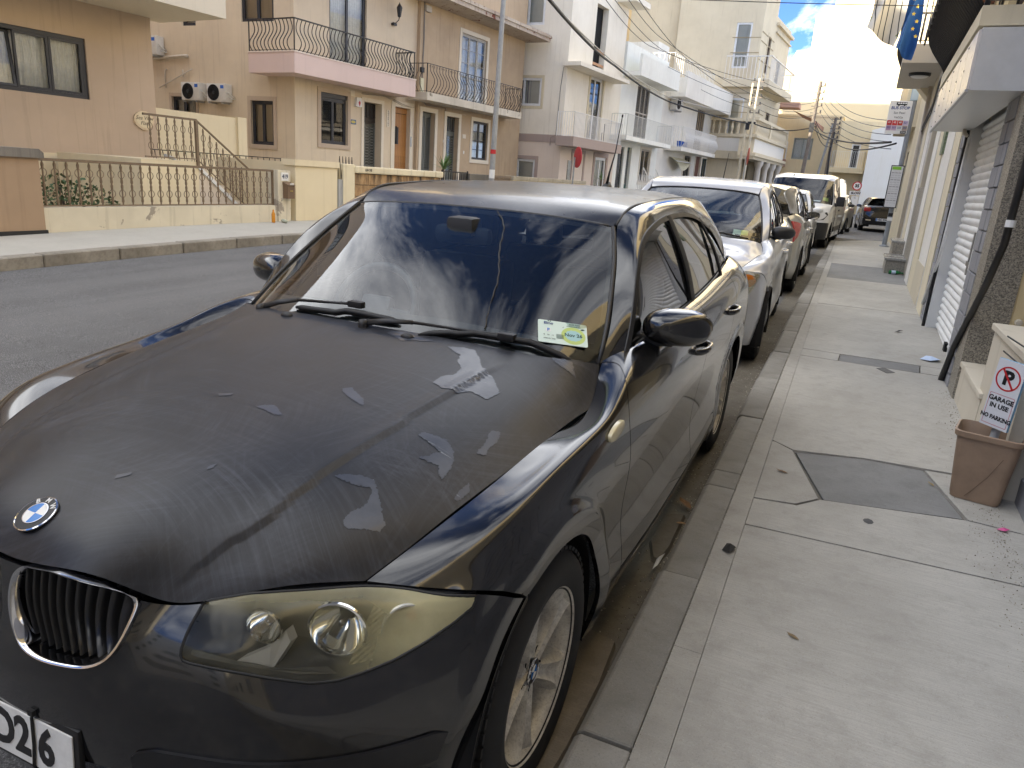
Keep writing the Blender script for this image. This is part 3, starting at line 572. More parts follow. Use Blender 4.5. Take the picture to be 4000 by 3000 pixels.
# headlamps
def lens_mat():
    t = NT('hazed_headlamp_lens'); T = t.t; T.nodes.remove(t.b); v = t.coord(); f = t.noise(v, 9, 6, .7); x = t.n('SeparateXYZ', {0: v}); ax = t.math('ABSOLUTE', x.outputs[0])
    haze = t.math('ADD', t.math('MULTIPLY', t.n('MapRange', {0: ax, 1: .61, 2: .73, 3: .02, 4: .72}).outputs[0], 1.), t.math('MULTIPLY', t.n('MapRange', {0: t.math('SUBTRACT', x.outputs[2], t.math('MULTIPLY', ax, 0.)), 1: .688, 2: .722, 3: .02, 4: .5}).outputs[0], 1.))
    haze = t.math('MINIMUM', t.math('MULTIPLY', haze, t.math('MULTIPLY_ADD', f, .8, .6)), .85)
    tr = t.n('BsdfTransparent', {'Color': (.96, .95, .88, 1)}); gl = t.n('BsdfGlossy', {'Roughness': .06}); df = t.n('BsdfDiffuse', {'Color': lin('d3cba0')}); tl = t.n('BsdfTranslucent', {'Color': lin('d8d2b0')})
    d2 = t.n('MixShader', {0: .35}); T.links.new(df.outputs[0], d2.inputs[1]); T.links.new(tl.outputs[0], d2.inputs[2])
    a = t.n('MixShader', {0: haze}); T.links.new(tr.outputs[0], a.inputs[1]); T.links.new(d2.outputs[0], a.inputs[2])
    b = t.n('MixShader', {0: t.math('MULTIPLY', t.n('Fresnel', {'IOR': 1.45}).outputs[0], .8)}); T.links.new(a.outputs[0], b.inputs[1]); T.links.new(gl.outputs[0], b.inputs[2]); T.links.new(b.outputs[0], t.out.inputs[0]); return t.m
M_LENS = lens_mat(); M_BOWL = plain('lamp_housing', (.045, .045, .046), .4); M_REFL = plain('lamp_reflector', (.82, .82, .80), .07, 1.)
M_INDR = plain('indicator_reflector', (.75, .73, .62), .25, .6); M_AMB = plain('amber_bulb', (.8, .22, .02), .3)
def ribbed():
    t = NT('ribbed_indicator_lens'); T = t.t; T.nodes.remove(t.b); v = t.coord((1, 0, 1)); w = t.n('TexWave', {'Vector': v, 'Scale': 55, 'Distortion': 1}, bands_direction='DIAGONAL').outputs[1]; w2 = t.n('TexWave', {'Vector': t.coord((-1, 0, 1)), 'Scale': 55, 'Distortion': 1}, bands_direction='DIAGONAL').outputs[1]
    bmp = t.n('Bump', {'Strength': .9, 'Distance': .004, 'Height': t.math('ADD', w, w2)}); gl = t.n('BsdfGlossy', {'Roughness': .12, 'Color': (.9, .86, .7, 1), 'Normal': bmp.outputs[0]}); tr = t.n('BsdfTransparent', {'Color': (.95, .9, .72, 1)}); df = t.n('BsdfDiffuse', {'Color': lin('b9ad7c'), 'Normal': bmp.outputs[0]})
    a = t.n('MixShader', {0: .38}); T.links.new(tr.outputs[0], a.inputs[1]); T.links.new(gl.outputs[0], a.inputs[2]); b = t.n('MixShader', {0: .35}); T.links.new(a.outputs[0], b.inputs[1]); T.links.new(df.outputs[0], b.inputs[2]); T.links.new(b.outputs[0], t.out.inputs[0]); return t.m
M_RIB = ribbed()
for sd in (1, -1):
    out = poly_dense(LAMP, 90)*np.array([sd, 1]); c = np.array([sd*.57, .662])
    rows = []
    for s_, dy, off in ((1., 0, .0), (.985, .022, 0), (.93, .055, 0), (.80, .10, 0)):
        r = [fpoint(*(c+(q-c)*s_), -.004)+np.array([0, dy, 0]) for q in out]; r.append(r[0]); rows.append(r)
    hl = MB().grid(rows).add([p for p in rows[-1][:-1]], [tuple(range(90))]).build('headlight', M_BOWL, HB, True, 40)
    rows = []
    for s_ in (1.0, .97, .9, .75, .55, .3, .02):
        r = [fpoint(*(c+(q-c)*s_), .0025+.008*(1-s_**3)) for q in out]; r.append(r[0]); rows.append(r)
    MB().grid(rows).build('lens', M_LENS, hl, True)
    MB().tube([tuple(fpoint(*q, .001)) for q in list(out)+[out[0]]], .0035, 6, False).build('lens_seal', M_RUB, hl, True)
    def bowl(name, x, y, z, r, dep, tilt, mat):
        Mx = Matrix.Translation((sd*x, y, z))@Matrix.Rotation(math.radians(sd*tilt), 4, 'Z')@Matrix.Rotation(math.radians(90), 4, 'X')
        o = MB().lathe([(r*1.07, 0), (r*1.07, .006), (r, .007), (r*.98, 0)]+[(r*math.sqrt(1-k/8.)*.98, -dep*k/8.) for k in range(1, 8)]+[(.009, -dep)], 36, Mx).build(name, mat, hl, True, 50); return o, Mx
    o, Mx = bowl('low_beam_reflector', .586, -.470, .657, .0545, .055, 18, M_REFL); MB().lathe([(.0, -.012), (.008, -.012), (.009, -.035), (.012, -.055)], 14, Mx).build('bulb', plain('bulb_cap', (.25, .25, .25), .25, .8), o, True)
    o, Mx = bowl('high_beam_reflector', .468, -.535, .662, .034, .045, 12, M_REFL); MB().lathe([(.0, -.008), (.006, -.01), (.008, -.04)], 12, Mx).build('bulb', plain('bulb_cap', (.25, .25, .25), .25, .8), o, True)
    o, Mx = bowl('indicator_reflector', .690, -.395, .655, .046, .035, 42, M_INDR); MB().lathe([(0, 0), (.010, -.004), (.012, -.02), (.008, -.035)], 14, Mx@Matrix.Translation((.012, .012, 0))).build('indicator_bulb', M_AMB, o, True)
    rows = []
    for u in np.linspace(0, 1, 14):                                    # ribbed inner lens of the indicator
        rows.append([fpoint(sd*(.632+.13*u*(1-.28*abs(v_-.45))), .612+.085*v_+.02*u, -.012-.01*math.sin(u*math.pi)) for v_ in np.linspace(0, 1, 12)])
    MB().grid(rows).build('indicator_lens', M_RIB, hl, True)
    a = [fpoint(sd*x, z, -.022) for x, z in ((.432, .609), (.515, .602), (.528, .650), (.512, .668), (.50, .645))]; b = [p+np.array([0, .02, 0]) for p in a]
    MB().add(a+b, [(0, 1, 2, 3, 4), (5, 6, 7, 8, 9)]+[(i, (i+1) % 5, 5+(i+1) % 5, 5+i) for i in range(5)]).build('lamp_trim', plain('lamp_trim_grey', (.30, .30, .30), .35), hl)
    a = [fpoint(sd*x, z, -.016) for x, z in ((.37, .621), (.48, .612), (.56, .602), (.62, .60), (.60, .612), (.53, .612), (.46, .622), (.375, .634))]; MB().add(a, [tuple(range(8))]).build('lamp_shelf', plain('lamp_shelf', (.06, .06, .058), .4), hl)
# bonnet badge, washer jets, clear-coat flakes
hbv = BVHTree.FromPolygons([tuple(p) for r in P['hoodgrid'] for p in r], [(i*150+j, i*150+j+1, (i+1)*150+j+1, (i+1)*150+j) for i in range(109) for j in range(149)])
def hood_at(x, y): h = hbv.ray_cast(Vector((x, y, 2)), Vector((0, 0, -1))); return h[0], h[1]
p, n = hood_at(0, -.637); n = n if n.z > 0 else -n; zx = Vector((1, 0, 0)); Mb = Matrix((zx, n.cross(zx), n)).transposed().to_4x4(); Mb.translation = p+n*.001
roundel(HB, Mb, .041)
for x, y in ((-.345, .455), (.135, .455)):
    p, n = hood_at(x, y); MB().lathe([(.019, -.002), (.018, .004), (.012, .010), (.004, .0125), (0, .0128)], 18, Matrix.Translation(p)@Matrix.Diagonal((1.25, .75, 1, 1))).build('washer_jet', M_BLKPL, HB, True)
FLK = [[(.292,.435),(.34,.452),(.378,.448),(.422,.395),(.453,.35),(.50,.322),(.56,.25),(.548,.196),(.491,.209),(.467,.176),(.427,.172),(.388,.188),(.389,.238),(.413,.264),(.408,.312),(.376,.345),(.358,.394),(.31,.42)],
 [(.054,.461),(.06,.487),(.101,.485),(.146,.471),(.232,.458),(.2,.441),(.163,.436),(.141,.415),(.10,.44)],
 [(.208,.035),(.225,.054),(.253,.034),(.297,.009),(.312,-.018),(.28,-.009),(.247,.007),(.225,.019)],
 [(.088,-.146),(.101,-.131),(.122,-.12),(.145,-.131),(.176,-.154),(.16,-.162),(.12,-.152)],
 [(.496,-.056),(.498,-.039),(.528,-.031),(.557,-.028),(.584,-.043),(.602,-.068),(.611,-.102),(.611,-.139),(.596,-.131),(.587,-.111),(.56,-.12),(.538,-.12),(.554,-.104),(.56,-.084),(.568,-.073),(.537,-.065)],
 [(.429,-.278),(.446,-.26),(.475,-.245),(.501,-.237),(.526,-.258),(.548,-.28),(.571,-.303),(.582,-.309),(.579,-.328),(.549,-.347),(.524,-.366),(.511,-.356),(.512,-.334),(.524,-.299),(.52,-.274),(.511,-.259),(.481,-.273),(.455,-.277)],
 [(.660,-.1),(.672,-.121),(.668,-.154),(.662,-.164),(.655,-.160),(.654,-.138)],
 [(.539,.561),(.564,.57),(.592,.575),(.633,.562),(.644,.568),(.677,.525),(.646,.523),(.612,.523),(.586,.541),(.567,.55)],
 [(.617,.085),(.637,.102),(.647,.063),(.642,.036),(.648,.0),(.63,-.012),(.627,.041)],
 [(.05,-.50),(.072,-.482),(.078,-.49),(.058,-.512)], [(-.05,-.13),(-.02,-.11),(-.015,-.125),(-.04,-.14)], [(.20,-.40),(.208,-.385),(.212,-.40),(.205,-.412)]]
rnd = random.Random(3)
for fk in FLK:
    n_ = len(fk); D = poly_dense(np.array(fk), max(24, n_*9)); cx, cy = D.mean(0); big = max(np.ptp(D[:, 0]), np.ptp(D[:, 1]))
    D = D+np.array([[rnd.uniform(-1, 1), rnd.uniform(-1, 1)] for _ in D])*.02*min(big, .12)       # torn edge
    vs = []
    for x, y in D:
        h = hood_at(x, y)[0]; vs.append((x, y, (h.z if h else .9)+.0012))
    tri = tessellate_polygon([[Vector((x, y, 0)) for x, y in D]])
    bm = bmesh.new(); V = [bm.verts.new(v) for v in vs]
    for t in tri:
        try: bm.faces.new([V[i] for i in t])
        except ValueError: pass
    for _ in range(4): bmesh.ops.subdivide_edges(bm, edges=[e for e in bm.edges if e.calc_length() > .014], cuts=1); bmesh.ops.triangulate(bm, faces=bm.faces)
    for v in bm.verts:
        h = hood_at(v.co.x, v.co.y)[0]
        if h: v.co.z = h.z+.0012
    bmesh.ops.recalc_face_normals(bm, faces=bm.faces)
    if sum(f.normal.z for f in bm.faces) < 0: bmesh.ops.reverse_faces(bm, faces=bm.faces)
    me = bpy.data.meshes.new('clear_coat_flake'); bm.to_mesh(me); bm.free(); me.materials.append(M_COATP); me.shade_smooth(); link('clear_coat_flake', me, P['hood'])
# number plate on its holder
pl = empty('number_plate', (0, 0, 0), parent=HB); x0, x1 = PLATE_X
hold = MB(); ang = math.atan2(-.728+.742, .152+.02)
PM = Matrix.Translation((.178, -.738, .384))@Matrix.Rotation(math.radians(1.5), 4, 'Z')@Matrix.Rotation(math.radians(-4), 4, 'X')   # local x along plate, -y outward
MB().box(-.545, .012, .0, .014, -.068, .068, PM, .006).build('plate_holder', M_BLKPL, pl, True, 40)
MB().box(-.532, 0, -.004, -.0005, -.055, .055, PM, .0015).build('plate', plain('plate_white', (.72, .72, .70), .4, var=.12, vs=20), pl)
RP = lambda: (math.radians(90), 0, 0)
for s_, x in (('6', -.073), ('2', -.141), ('D', -.198)):
    t = text('character', s_, .112, M_INK, pl, (0, 0, 0), bold=.003, ext=.001, sx=.8); t.matrix_local = PM@Matrix.Translation((x, -.005, 0))@Matrix.Rotation(math.radians(90), 4, 'X')@Matrix.Diagonal((.82, 1, 1, 1))
MB().tube([PM@Vector((-.108, .002, .072)), PM@Vector((-.106, -.007, .06)), PM@Vector((-.104, -.0075, 0)), PM@Vector((-.108, -.0075, -.05)), PM@Vector((-.108, .002, -.07))], .003, 6).box(-.113, -.099, -.010, .0, .064, .076, PM).build('cable_tie', M_RUB, pl, True, 40)
# windscreen with printed border, wipers, stickers
G = P['wsgrid']; N_ = -normals(G); N_ *= np.sign(N_[..., 2:3])
shell(G+N_*.004, 'windscreen', M_GLASS, HB, gap=.0, hem=.004)
fr = G-N_*.002; ii, jj = np.meshgrid(np.linspace(0, 1, G.shape[0]), np.linspace(-1, 1, G.shape[1]), indexing='ij')
def band(sel, name):
    bm = bmesh.new(); V = [[bm.verts.new(fr[i, j]) for j in range(fr.shape[1])] for i in range(fr.shape[0])]
    for i in range(fr.shape[0]-1):
        for j in range(fr.shape[1]-1):
            if sel[i:i+2, j:j+2].all(): bm.faces.new((V[i][j], V[i][j+1], V[i+1][j+1], V[i+1][j]))
    for v in [v for v in bm.verts if not v.link_faces]: bm.verts.remove(v)
    me = bpy.data.meshes.new(name); bm.to_mesh(me); bm.free(); me.materials.append(plain('screen_print_black', (.006, .006, .007), .4)); return link(name, me, HB)
band((ii < .14) | (ii > .955) | (np.abs(jj) > .905), 'screen_border')
for sd in (1, -1):
    A = np.array([G[i, -1 if sd > 0 else 0]+N_[i, 0]*.006 for i in range(0, 50, 7)])*np.array([sd, 1, 1]); MB().tube([(sd*p[0], p[1], p[2]) for p in A], .008, 8).build('screen_seal', M_BLKPL, HB, True)
MB().tube([tuple(p+np.array([0, .004, .002])) for p in G[-1, ::4]], .007, 8).build('screen_seal', M_BLKPL, HB, True)
RD = cspline(RAILT[4:11], 40)
for sd in (1, -1): MB().tube([(sd*(p[0]-.006), p[1], p[2]-.002) for p in RD], .006, 8).build('roof_ditch_moulding', M_BLKPL, HB, True)
def ws_at(x, y):
    d = (G[..., 0]-x)**2+(G[..., 1]-y)**2; i, j = np.unravel_index(d.argmin(), d.shape); return Vector(G[i, j]+N_[i, j]*.005), Vector(N_[i, j])
cw = np.array([[(x, y-.03, z-.035), (x, y+.05, z-.012), (x, y+.11, z+.03)] for x, y, z in cspline(mirror([tuple(p) for p in HOOD[-1]]), 60)]); MB().grid(cw.tolist()).build('scuttle_panel', M_BLKPL, HB, True)
def wiper(root_, joint, tip, b0, b1):
    w = empty('wiper', (0, 0, 0), parent=HB); r0, _ = ws_at(*root_); j, nj = ws_at(*joint); t, n2 = ws_at(*tip); up = Vector((0, -.2, .9))*.016
    MB().lathe([(.0, .034), (.014, .032), (.018, .02), (.02, -.01)], 16, Matrix.Translation(r0+Vector((0, -.008, .0)))).build('pivot_cap', M_BLKPL, w, True)
    MB().tube([r0+up*1.5, r0.lerp(j, .5)+up*2.1, j+up*1.9], [.013, .011, .008], 8, flat=.6).tube([j+up*1.9, j.lerp(t, .6)+up*1.7, t+up*1.6], [.006, .005, .006], 6).build('wiper_arm', M_BLKPL, w, True)
    pts = []
    for k in range(13):
        u = k/12; q, n_ = ws_at(b0[0]+(b1[0]-b0[0])*u, b0[1]+(b1[1]-b0[1])*u); pts.append(q+Vector((0, -.12, .5)).normalized()*(.012+.006*math.sin(u*math.pi)))
    MB().tube(pts, [.006]+[.0105]*11+[.006], 6, flat=.75).build('wiper_blade', M_RUB, w, True); MB().tube([p-Vector((0, -.002, .011)) for p in pts], .003, 5).build('wiper_lip', M_RUB, w)
    m = t+up*1.3; MB().box(m.x-.035, m.x+.02, m.y-.016, m.y+.012, m.z-.008, m.z+.014, None, .004).build('blade_clip', M_BLKPL, w, True, 40)
wiper((-.50, .515), (-.36, .535), (-.115, .56), (-.36, .52), (.06, .535))
wiper((-.06, .50), (.12, .515), (.455, .552), (.155, .50), (.685, .60))
stk = []                                                               # licence disc and insurer's card behind the glass
def spoint(u, v): a = np.array((.505, .560)); b = np.array((.668, .572)); c = np.array((.482, .648)); q = a+(b-a)*u+(c-a)*v; p, n_ = ws_at(*q); return p, n_
SA = Vector((.517, .597, .994)); SB = Vector((.646, .670, .980)); SC = Vector((.485, .674, 1.046))
ex = (SB-SA).normalized(); nn = ex.cross(SC-SA).normalized(); ey = nn.cross(ex); MS = Matrix((ex, ey, nn)).transposed().to_4x4(); MS.translation = SA+nn*.008
cd = empty('windscreen_card', (0, 0, 0), parent=HB); cd.matrix_local = MS
def flat(name, poly, z, mat, par): return MB().add([(x, y, z) for x, y in poly], [tuple(range(len(poly)))]).build(name, mat, par)
def rrect(x0, x1, y0, y1, r=.005, n=4):
    o = []
    for cx_, cy_, a0 in ((x1-r, y0+r, -90), (x1-r, y1-r, 0), (x0+r, y1-r, 90), (x0+r, y0+r, 180)):
        o += [(cx_+r*math.cos(math.radians(a0+90*k/n)), cy_+r*math.sin(math.radians(a0+90*k/n))) for k in range(n+1)]
    return o
def circ(x, y, r, n=28, e=1.): return [(x+r*e*math.cos(2*math.pi*k/n), y+r*math.sin(2*math.pi*k/n)) for k in range(n)]
M_MINT = plain('card_mint', (.62, .74, .66), .45); M_LIME = plain('disc_lime', (.50, .62, .18), .5); M_TEAL = plain('disc_teal', (.36, .58, .58), .5); M_NAVY = plain('ink_navy', (.02, .05, .2), .5); M_GRN = plain('ink_green', (.01, .06, .03), .5)
flat('card', rrect(0, .158, -.006, .092, .006), 0, M_MINT, cd)
flat('disc', circ(.113, .036, .037, e=1.05), .0004, M_LIME, cd); flat('disc_centre', [(x*1., y) for x, y in [(.113+(.026+.002*(k % 2))*math.cos(k*math.pi/12), .036+(.022+.002*(k % 2))*math.sin(k*math.pi/12)) for k in range(24)]], .0007, M_TEAL, cd)
text('print', 'Nov 26', .019, M_GRN, cd, (.113, .037, .001), bold=.0004, ext=.0002); text('print', 'Elmo', .015, M_NAVY, cd, (.034, .079, .001), bold=.0003, ext=.0002)
text('print', '2343 0000', .0085, M_GRN, cd, (.118, .084, .001), ext=.0002); text('print', 'elmoinsurance.com', .0058, M_GRN, cd, (.115, .076, .001), ext=.0002)
flat('parking_square', rrect(.025, .041, .042, .058, .002), .0006, M_WHITE, cd); text('print', 'P', .016, M_BLUEP, cd, (.033, .050, .001), bold=.0006, ext=.0002); text('print', '9   10   11', .008, M_GRN, cd, (.034, .027, .001), ext=.0002); text('print', 'ARRIVAL TIME', .006, M_GRN, cd, (.036, .012, .001), ext=.0002)
for k in range(4): flat('print_line', [(.058, .017+.005*k), (.082, .017+.005*k), (.082, .019+.005*k), (.058, .019+.005*k)], .0009, M_GRN, cd)
for pts in ([(.03, .087), (.034, .094), (.036, .09)], [(.037, .087), (.041, .094), (.043, .089)]): flat('print_leaf', [(x, y-.002) for x, y in pts], .001, M_GRN, cd)
flat('print_leaf', [(.135, .066), (.142, .0635), (.150, .066), (.150, .070), (.143, .0705)], .001, M_GRN, cd); flat('print_leaf', [(.078, .066), (.085, .069), (.081, .0695)], .001, M_GRN, cd)
# rear-view mirror, steering wheel, aerial, door mirrors, handles, repeater
MB().box(-.125, .115, 1.03, 1.08, 1.205, 1.275, Matrix.Translation((.0, 0, 0)), .028).build('interior_mirror', M_DASH, HB, True, 50)
MB().box(-.055, .06, 1.00, 1.09, 1.235, 1.31, None, .02).build('mirror_housing', M_DASH, HB, True, 50)
stw = empty('steering_wheel', (-.36, .98, .915), parent=HB); stw.rotation_euler = (math.radians(64), 0, 0)
ringp = [(.185*math.cos(a), .185*math.sin(a), 0) for a in np.linspace(0, 2*math.pi, 41)]
MB().tube(ringp, .016, 8, False).build('steering_rim', M_DASH, stw, True); MB().box(-.07, .07, -.06, .06, -.04, .01, None, .02).box(-.18, .18, -.015, .015, -.03, -.005).build('steering_hub', M_DASH, stw, True, 40)
ae = empty('roof_aerial', (0, 2.78, 1.412), parent=HB)
MB().add([(x*.03*s_, -.045*s_+y*.09*s_+.045*(1-s_), z) for s_, z in ((1, -.004), (.85, .010), (.35, .030)) for x, y in [(math.cos(a), .5+.5*math.sin(a)) for a in np.linspace(0, 2*math.pi, 12, endpoint=False)]], [(i*12+k, i*12+(k+1) % 12, (i+1)*12+(k+1) % 12, (i+1)*12+k) for i in range(2) for k in range(12)]+[tuple(24+k for k in range(12))]).build('aerial_base', M_BLKPL, ae, True, 50)
MB().tube([(0, .0, .02), (.002, .02, .08), (.010, .075, .20), (.016, .12, .40)], [.009, .006, .0035, .003], 8).cyl((.016, .12, .395), (.0162, .1215, .41), .005).build('aerial_whip', M_RUB, ae, True)
def door_mirror(parent, sd, W=lambda p: p, cap=M_BLACK, base=M_BLKPL, s=.94):
    o = empty('door_mirror', W((sd*.742, .925, .952)), parent=parent); o.scale = (sd*s, s, s)
    rows = []                                                          # cap: fat ellipsoid, flat at the back
    for v in np.linspace(0, 1, 15):
        a = v*math.pi/2; r = math.sin(a)**.75; yb = -.105*math.cos(a)**.9
        rows.append([(.122+.118*r*(math.copysign(abs(math.cos(b))**.82, math.cos(b)))+.010*r, .06+yb+.03*math.cos(b)*r, .078+.066*r*math.copysign(abs(math.sin(b))**.85, math.sin(b))+.012*r*math.cos(b)*0) for b in np.linspace(0, 2*math.pi, 33)])
    MB().grid(rows).build('mirror_cap', cap, o, True)
    b = np.linspace(0, 2*math.pi, 32, endpoint=False); pts = [(.132+.112*math.copysign(abs(math.cos(t))**.82, math.cos(t)), .068+.03*math.cos(t), .078+.061*math.copysign(abs(math.sin(t))**.85, math.sin(t))) for t in b]
    MB().add(pts, [tuple(range(32))]).build('mirror_glass', plain('mirror_silver', (.8, .82, .84), .02, 1.), o)
    MB().tube([(-.03, .03, .0), (.03, .035, .012), (.08, .04, .025), (.12, .045, .03)], [.042, .032, .026, .028], 12, flat=.62).build('mirror_arm', base, o, True)
    MB().add([(-.036, -.05, -.035), (-.026, .14, -.015), (-.055, .12, .12), (-.075, .06, .10), (-.02, -.05, -.035), (-.012, .14, -.015), (-.04, .12, .125), (-.06, .06, .105)], [(0, 1, 2, 3), (4, 5, 6, 7), (0, 1, 5, 4), (1, 2, 6, 5), (2, 3, 7, 6), (3, 0, 4, 7)]).build('mirror_base', base, o, False)
    return o
for sd in (1, -1): door_mirror(HB, sd)
def door_handle(door, y, z, x, sd, mat, L=.17):
    o = MB()
    pts = [(x-.012, y-L/2, z), (x+.020, y-L/2+.018, z+.001), (x+.032, y-L/4, z+.003), (x+.034, y+L/8, z+.004), (x+.026, y+L/2-.02, z+.004), (x-.012, y+L/2, z+.004)]
    o.tube([(sd*a, b, c) for a, b, c in cspline(pts, 18)], [.011]+[.0125]*16+[.011], 10, flat=1.25).build('door_handle', mat, door, True)
    MB().lathe([(.045, .0), (.04, -.006), (.0, -.014)], 20, Matrix.Translation((sd*(x+.001), y, z))@Matrix.Rotation(sd*math.radians(90), 4, 'Y')@Matrix.Diagonal((.6, 1.1, 1, 1))).build('handle_recess', M_DARK, door, True)
for sd in (1, -1):
    door_handle(P['front_door', sd], 1.455, .855, .872, sd, M_BLACK); door_handle(P['rear_door', sd], 2.235, .888, .870, sd, M_BLACK)
    rows = [[(sd*(.8475+o_), .395+.062*math.cos(t)*s_, .836+.021*math.copysign(abs(math.sin(t))**.8, math.sin(t))*s_+.004*math.cos(t)) for t in np.linspace(0, 2*math.pi, 25)] for s_, o_ in ((1., -.004), (1., .006), (.85, .0095), (.4, .011), (.02, .0112))]
    MB().grid(rows).build('side_repeater', plain('yellowed_lens', (.62, .54, .33), .25, coat=.5), P['front_wing', sd], True, 50)
# dark line down the windscreen standing in for an overhead cable's reflection
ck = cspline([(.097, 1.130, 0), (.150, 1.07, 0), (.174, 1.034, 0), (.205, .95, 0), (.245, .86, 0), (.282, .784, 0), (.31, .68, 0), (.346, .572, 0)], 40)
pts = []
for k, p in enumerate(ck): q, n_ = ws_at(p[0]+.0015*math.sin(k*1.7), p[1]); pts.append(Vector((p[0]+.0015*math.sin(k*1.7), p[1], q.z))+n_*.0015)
MB().tube(cspline([tuple(p) for p in pts], 60).tolist(), [.0026]*60, 5).build('cable_reflection', M_RUB, HB)
# ================================================================ street surfaces
def gz(y):
    t = min(max(y-5., 0.), 4.); return .0175*min(y, 5.)+.0175*t-.0145*t*t/8+.003*max(y-9., 0.)      # the climb eases off along the street
def asphalt():
    t = NT('worn_asphalt'); v = t.coord(); a = t.noise(v, 170, 3, .7); b = t.noise(v, 1.1, 5, .6); c3 = t.noise(v, 420, 2, .6)
    st = t.ramp(a, [(.34, '323233'), (.47, '545455'), (.56, '6c6c6d'), (.66, 'a2a2a2')]); lane = t.noise(t.coord((1.2, .05, 1)), 1.3, 4, .55)
    c = t.mix(t.math('MULTIPLY', t.ramp(b, [(.35, (0, 0, 0)), (.7, (1, 1, 1))]), .35), st, '434344'); c = t.mix(t.math('MULTIPLY', t.ramp(lane, [(.4, (0, 0, 0)), (.62, (1, 1, 1))]), .35), c, '7a7a7a')
    t.p(color=c, rough=.88, spec=.3); t.bump(t.math('MULTIPLY_ADD', a, 1., t.math('MULTIPLY', c3, .5)), .55, .006); return t.m
def concrete(name, base, dark, brush=0., stain=.5, sc=1.):
    t = NT(name); v = t.coord(); big = t.noise(v, 1.4*sc, 6, .65); med = t.noise(v, 11*sc, 6, .7); fine = t.noise(v, 210, 3, .7); br = t.noise(t.coord((6, 130, 1), (0, 0, .12)), 1.2, 5, .7)
    c = t.mix(t.math('MULTIPLY', t.ramp(big, [(.36, (0, 0, 0)), (.68, (1, 1, 1))]), .6*stain), base, dark); c = t.mix(t.math('MULTIPLY', t.ramp(med, [(.48, (0, 0, 0)), (.72, (1, 1, 1))]), .5*stain), c, dark)
    c = t.mix(t.math('MULTIPLY', t.ramp(fine, [(.56, (0, 0, 0)), (.70, (1, 1, 1))]), .4), c, tuple(x*.55 for x in lin(dark)[:3])); c = t.mix(t.math('MULTIPLY', t.ramp(fine, [(.30, (1, 1, 1)), (.40, (0, 0, 0))]), .35), c, tuple(min(1, x*1.35) for x in lin(base)[:3]))
    if brush: c = t.mix(t.math('MULTIPLY', t.ramp(br, [(.42, (0, 0, 0)), (.62, (1, 1, 1))]), brush), c, tuple(x*.72 for x in lin(base)[:3]))
    t.p(color=c, rough=.9, spec=.28); t.bump(t.math('ADD', t.math('MULTIPLY', br, brush*1.5), t.math('MULTIPLY_ADD', fine, .7, med)), .35, .006); return t.m
M_ASPH = asphalt()
M_PAV = concrete('brushed_concrete', 'b6b2a9', '8a867d', .5, .9); M_PAVD = concrete('dark_patch_concrete', '8a8986', '666562', .35, .9); M_BAND = concrete('kerb_band_concrete', 'b2aea5', '88847b', .3, 1.)
M_KERB = concrete('kerb_stone', 'a09d96', '76736b', .1, 1.); M_GUT = concrete('gutter_concrete', '77736a', '4d473e', .1, 1., 2.); M_PAVL = concrete('pale_pavement', 'b0ada4', '97938a', .2, .6)
def sheet(name, x0, x1, y0, y1, h, mat, nx=2, ny=2, parent=None, kind='structure', th=.0):
    o = MB().grid([[(x, y, gz(y)+h) for x in np.linspace(x0, x1, nx)] for y in np.linspace(y0, y1, ny)])
    return tag(o.build(name, mat, parent), kind=kind if not parent else None)
G0 = MB().grid([[(x, y, gz(y)-.02) for x in np.linspace(-300, 300, 13)] for y in [-300, -100, -50, -20, -5, 0, 3, 5, 6, 7, 8, 9, 10, 15, 20, 40, 80, 150, 300]]).build('ground', concrete('dusty_ground', 'a39c8c', '7d776b', 0, .6)); G0['kind'] = 'structure'
ROAD = sheet('road', -7.15, .93, -80, 22.4, 0, M_ASPH, 9, 120)
sheet('road_junction', -60, 60, 22.4, 68, -.001, M_ASPH, 9, 20)
def slab(name, poly, h, th, mat, parent):
    n = len(poly); vs = [(x, y, gz(y)+h) for x, y in poly]+[(x, y, gz(y)+h-th) for x, y in poly]
    tri = tessellate_polygon([[Vector((x, y, 0)) for x, y in poly]])
    return MB().add(vs, [tuple(t) for t in tri]+[(i, (i+1) % n, n+(i+1) % n, n+i) for i in range(n)]).build(name, mat, parent)
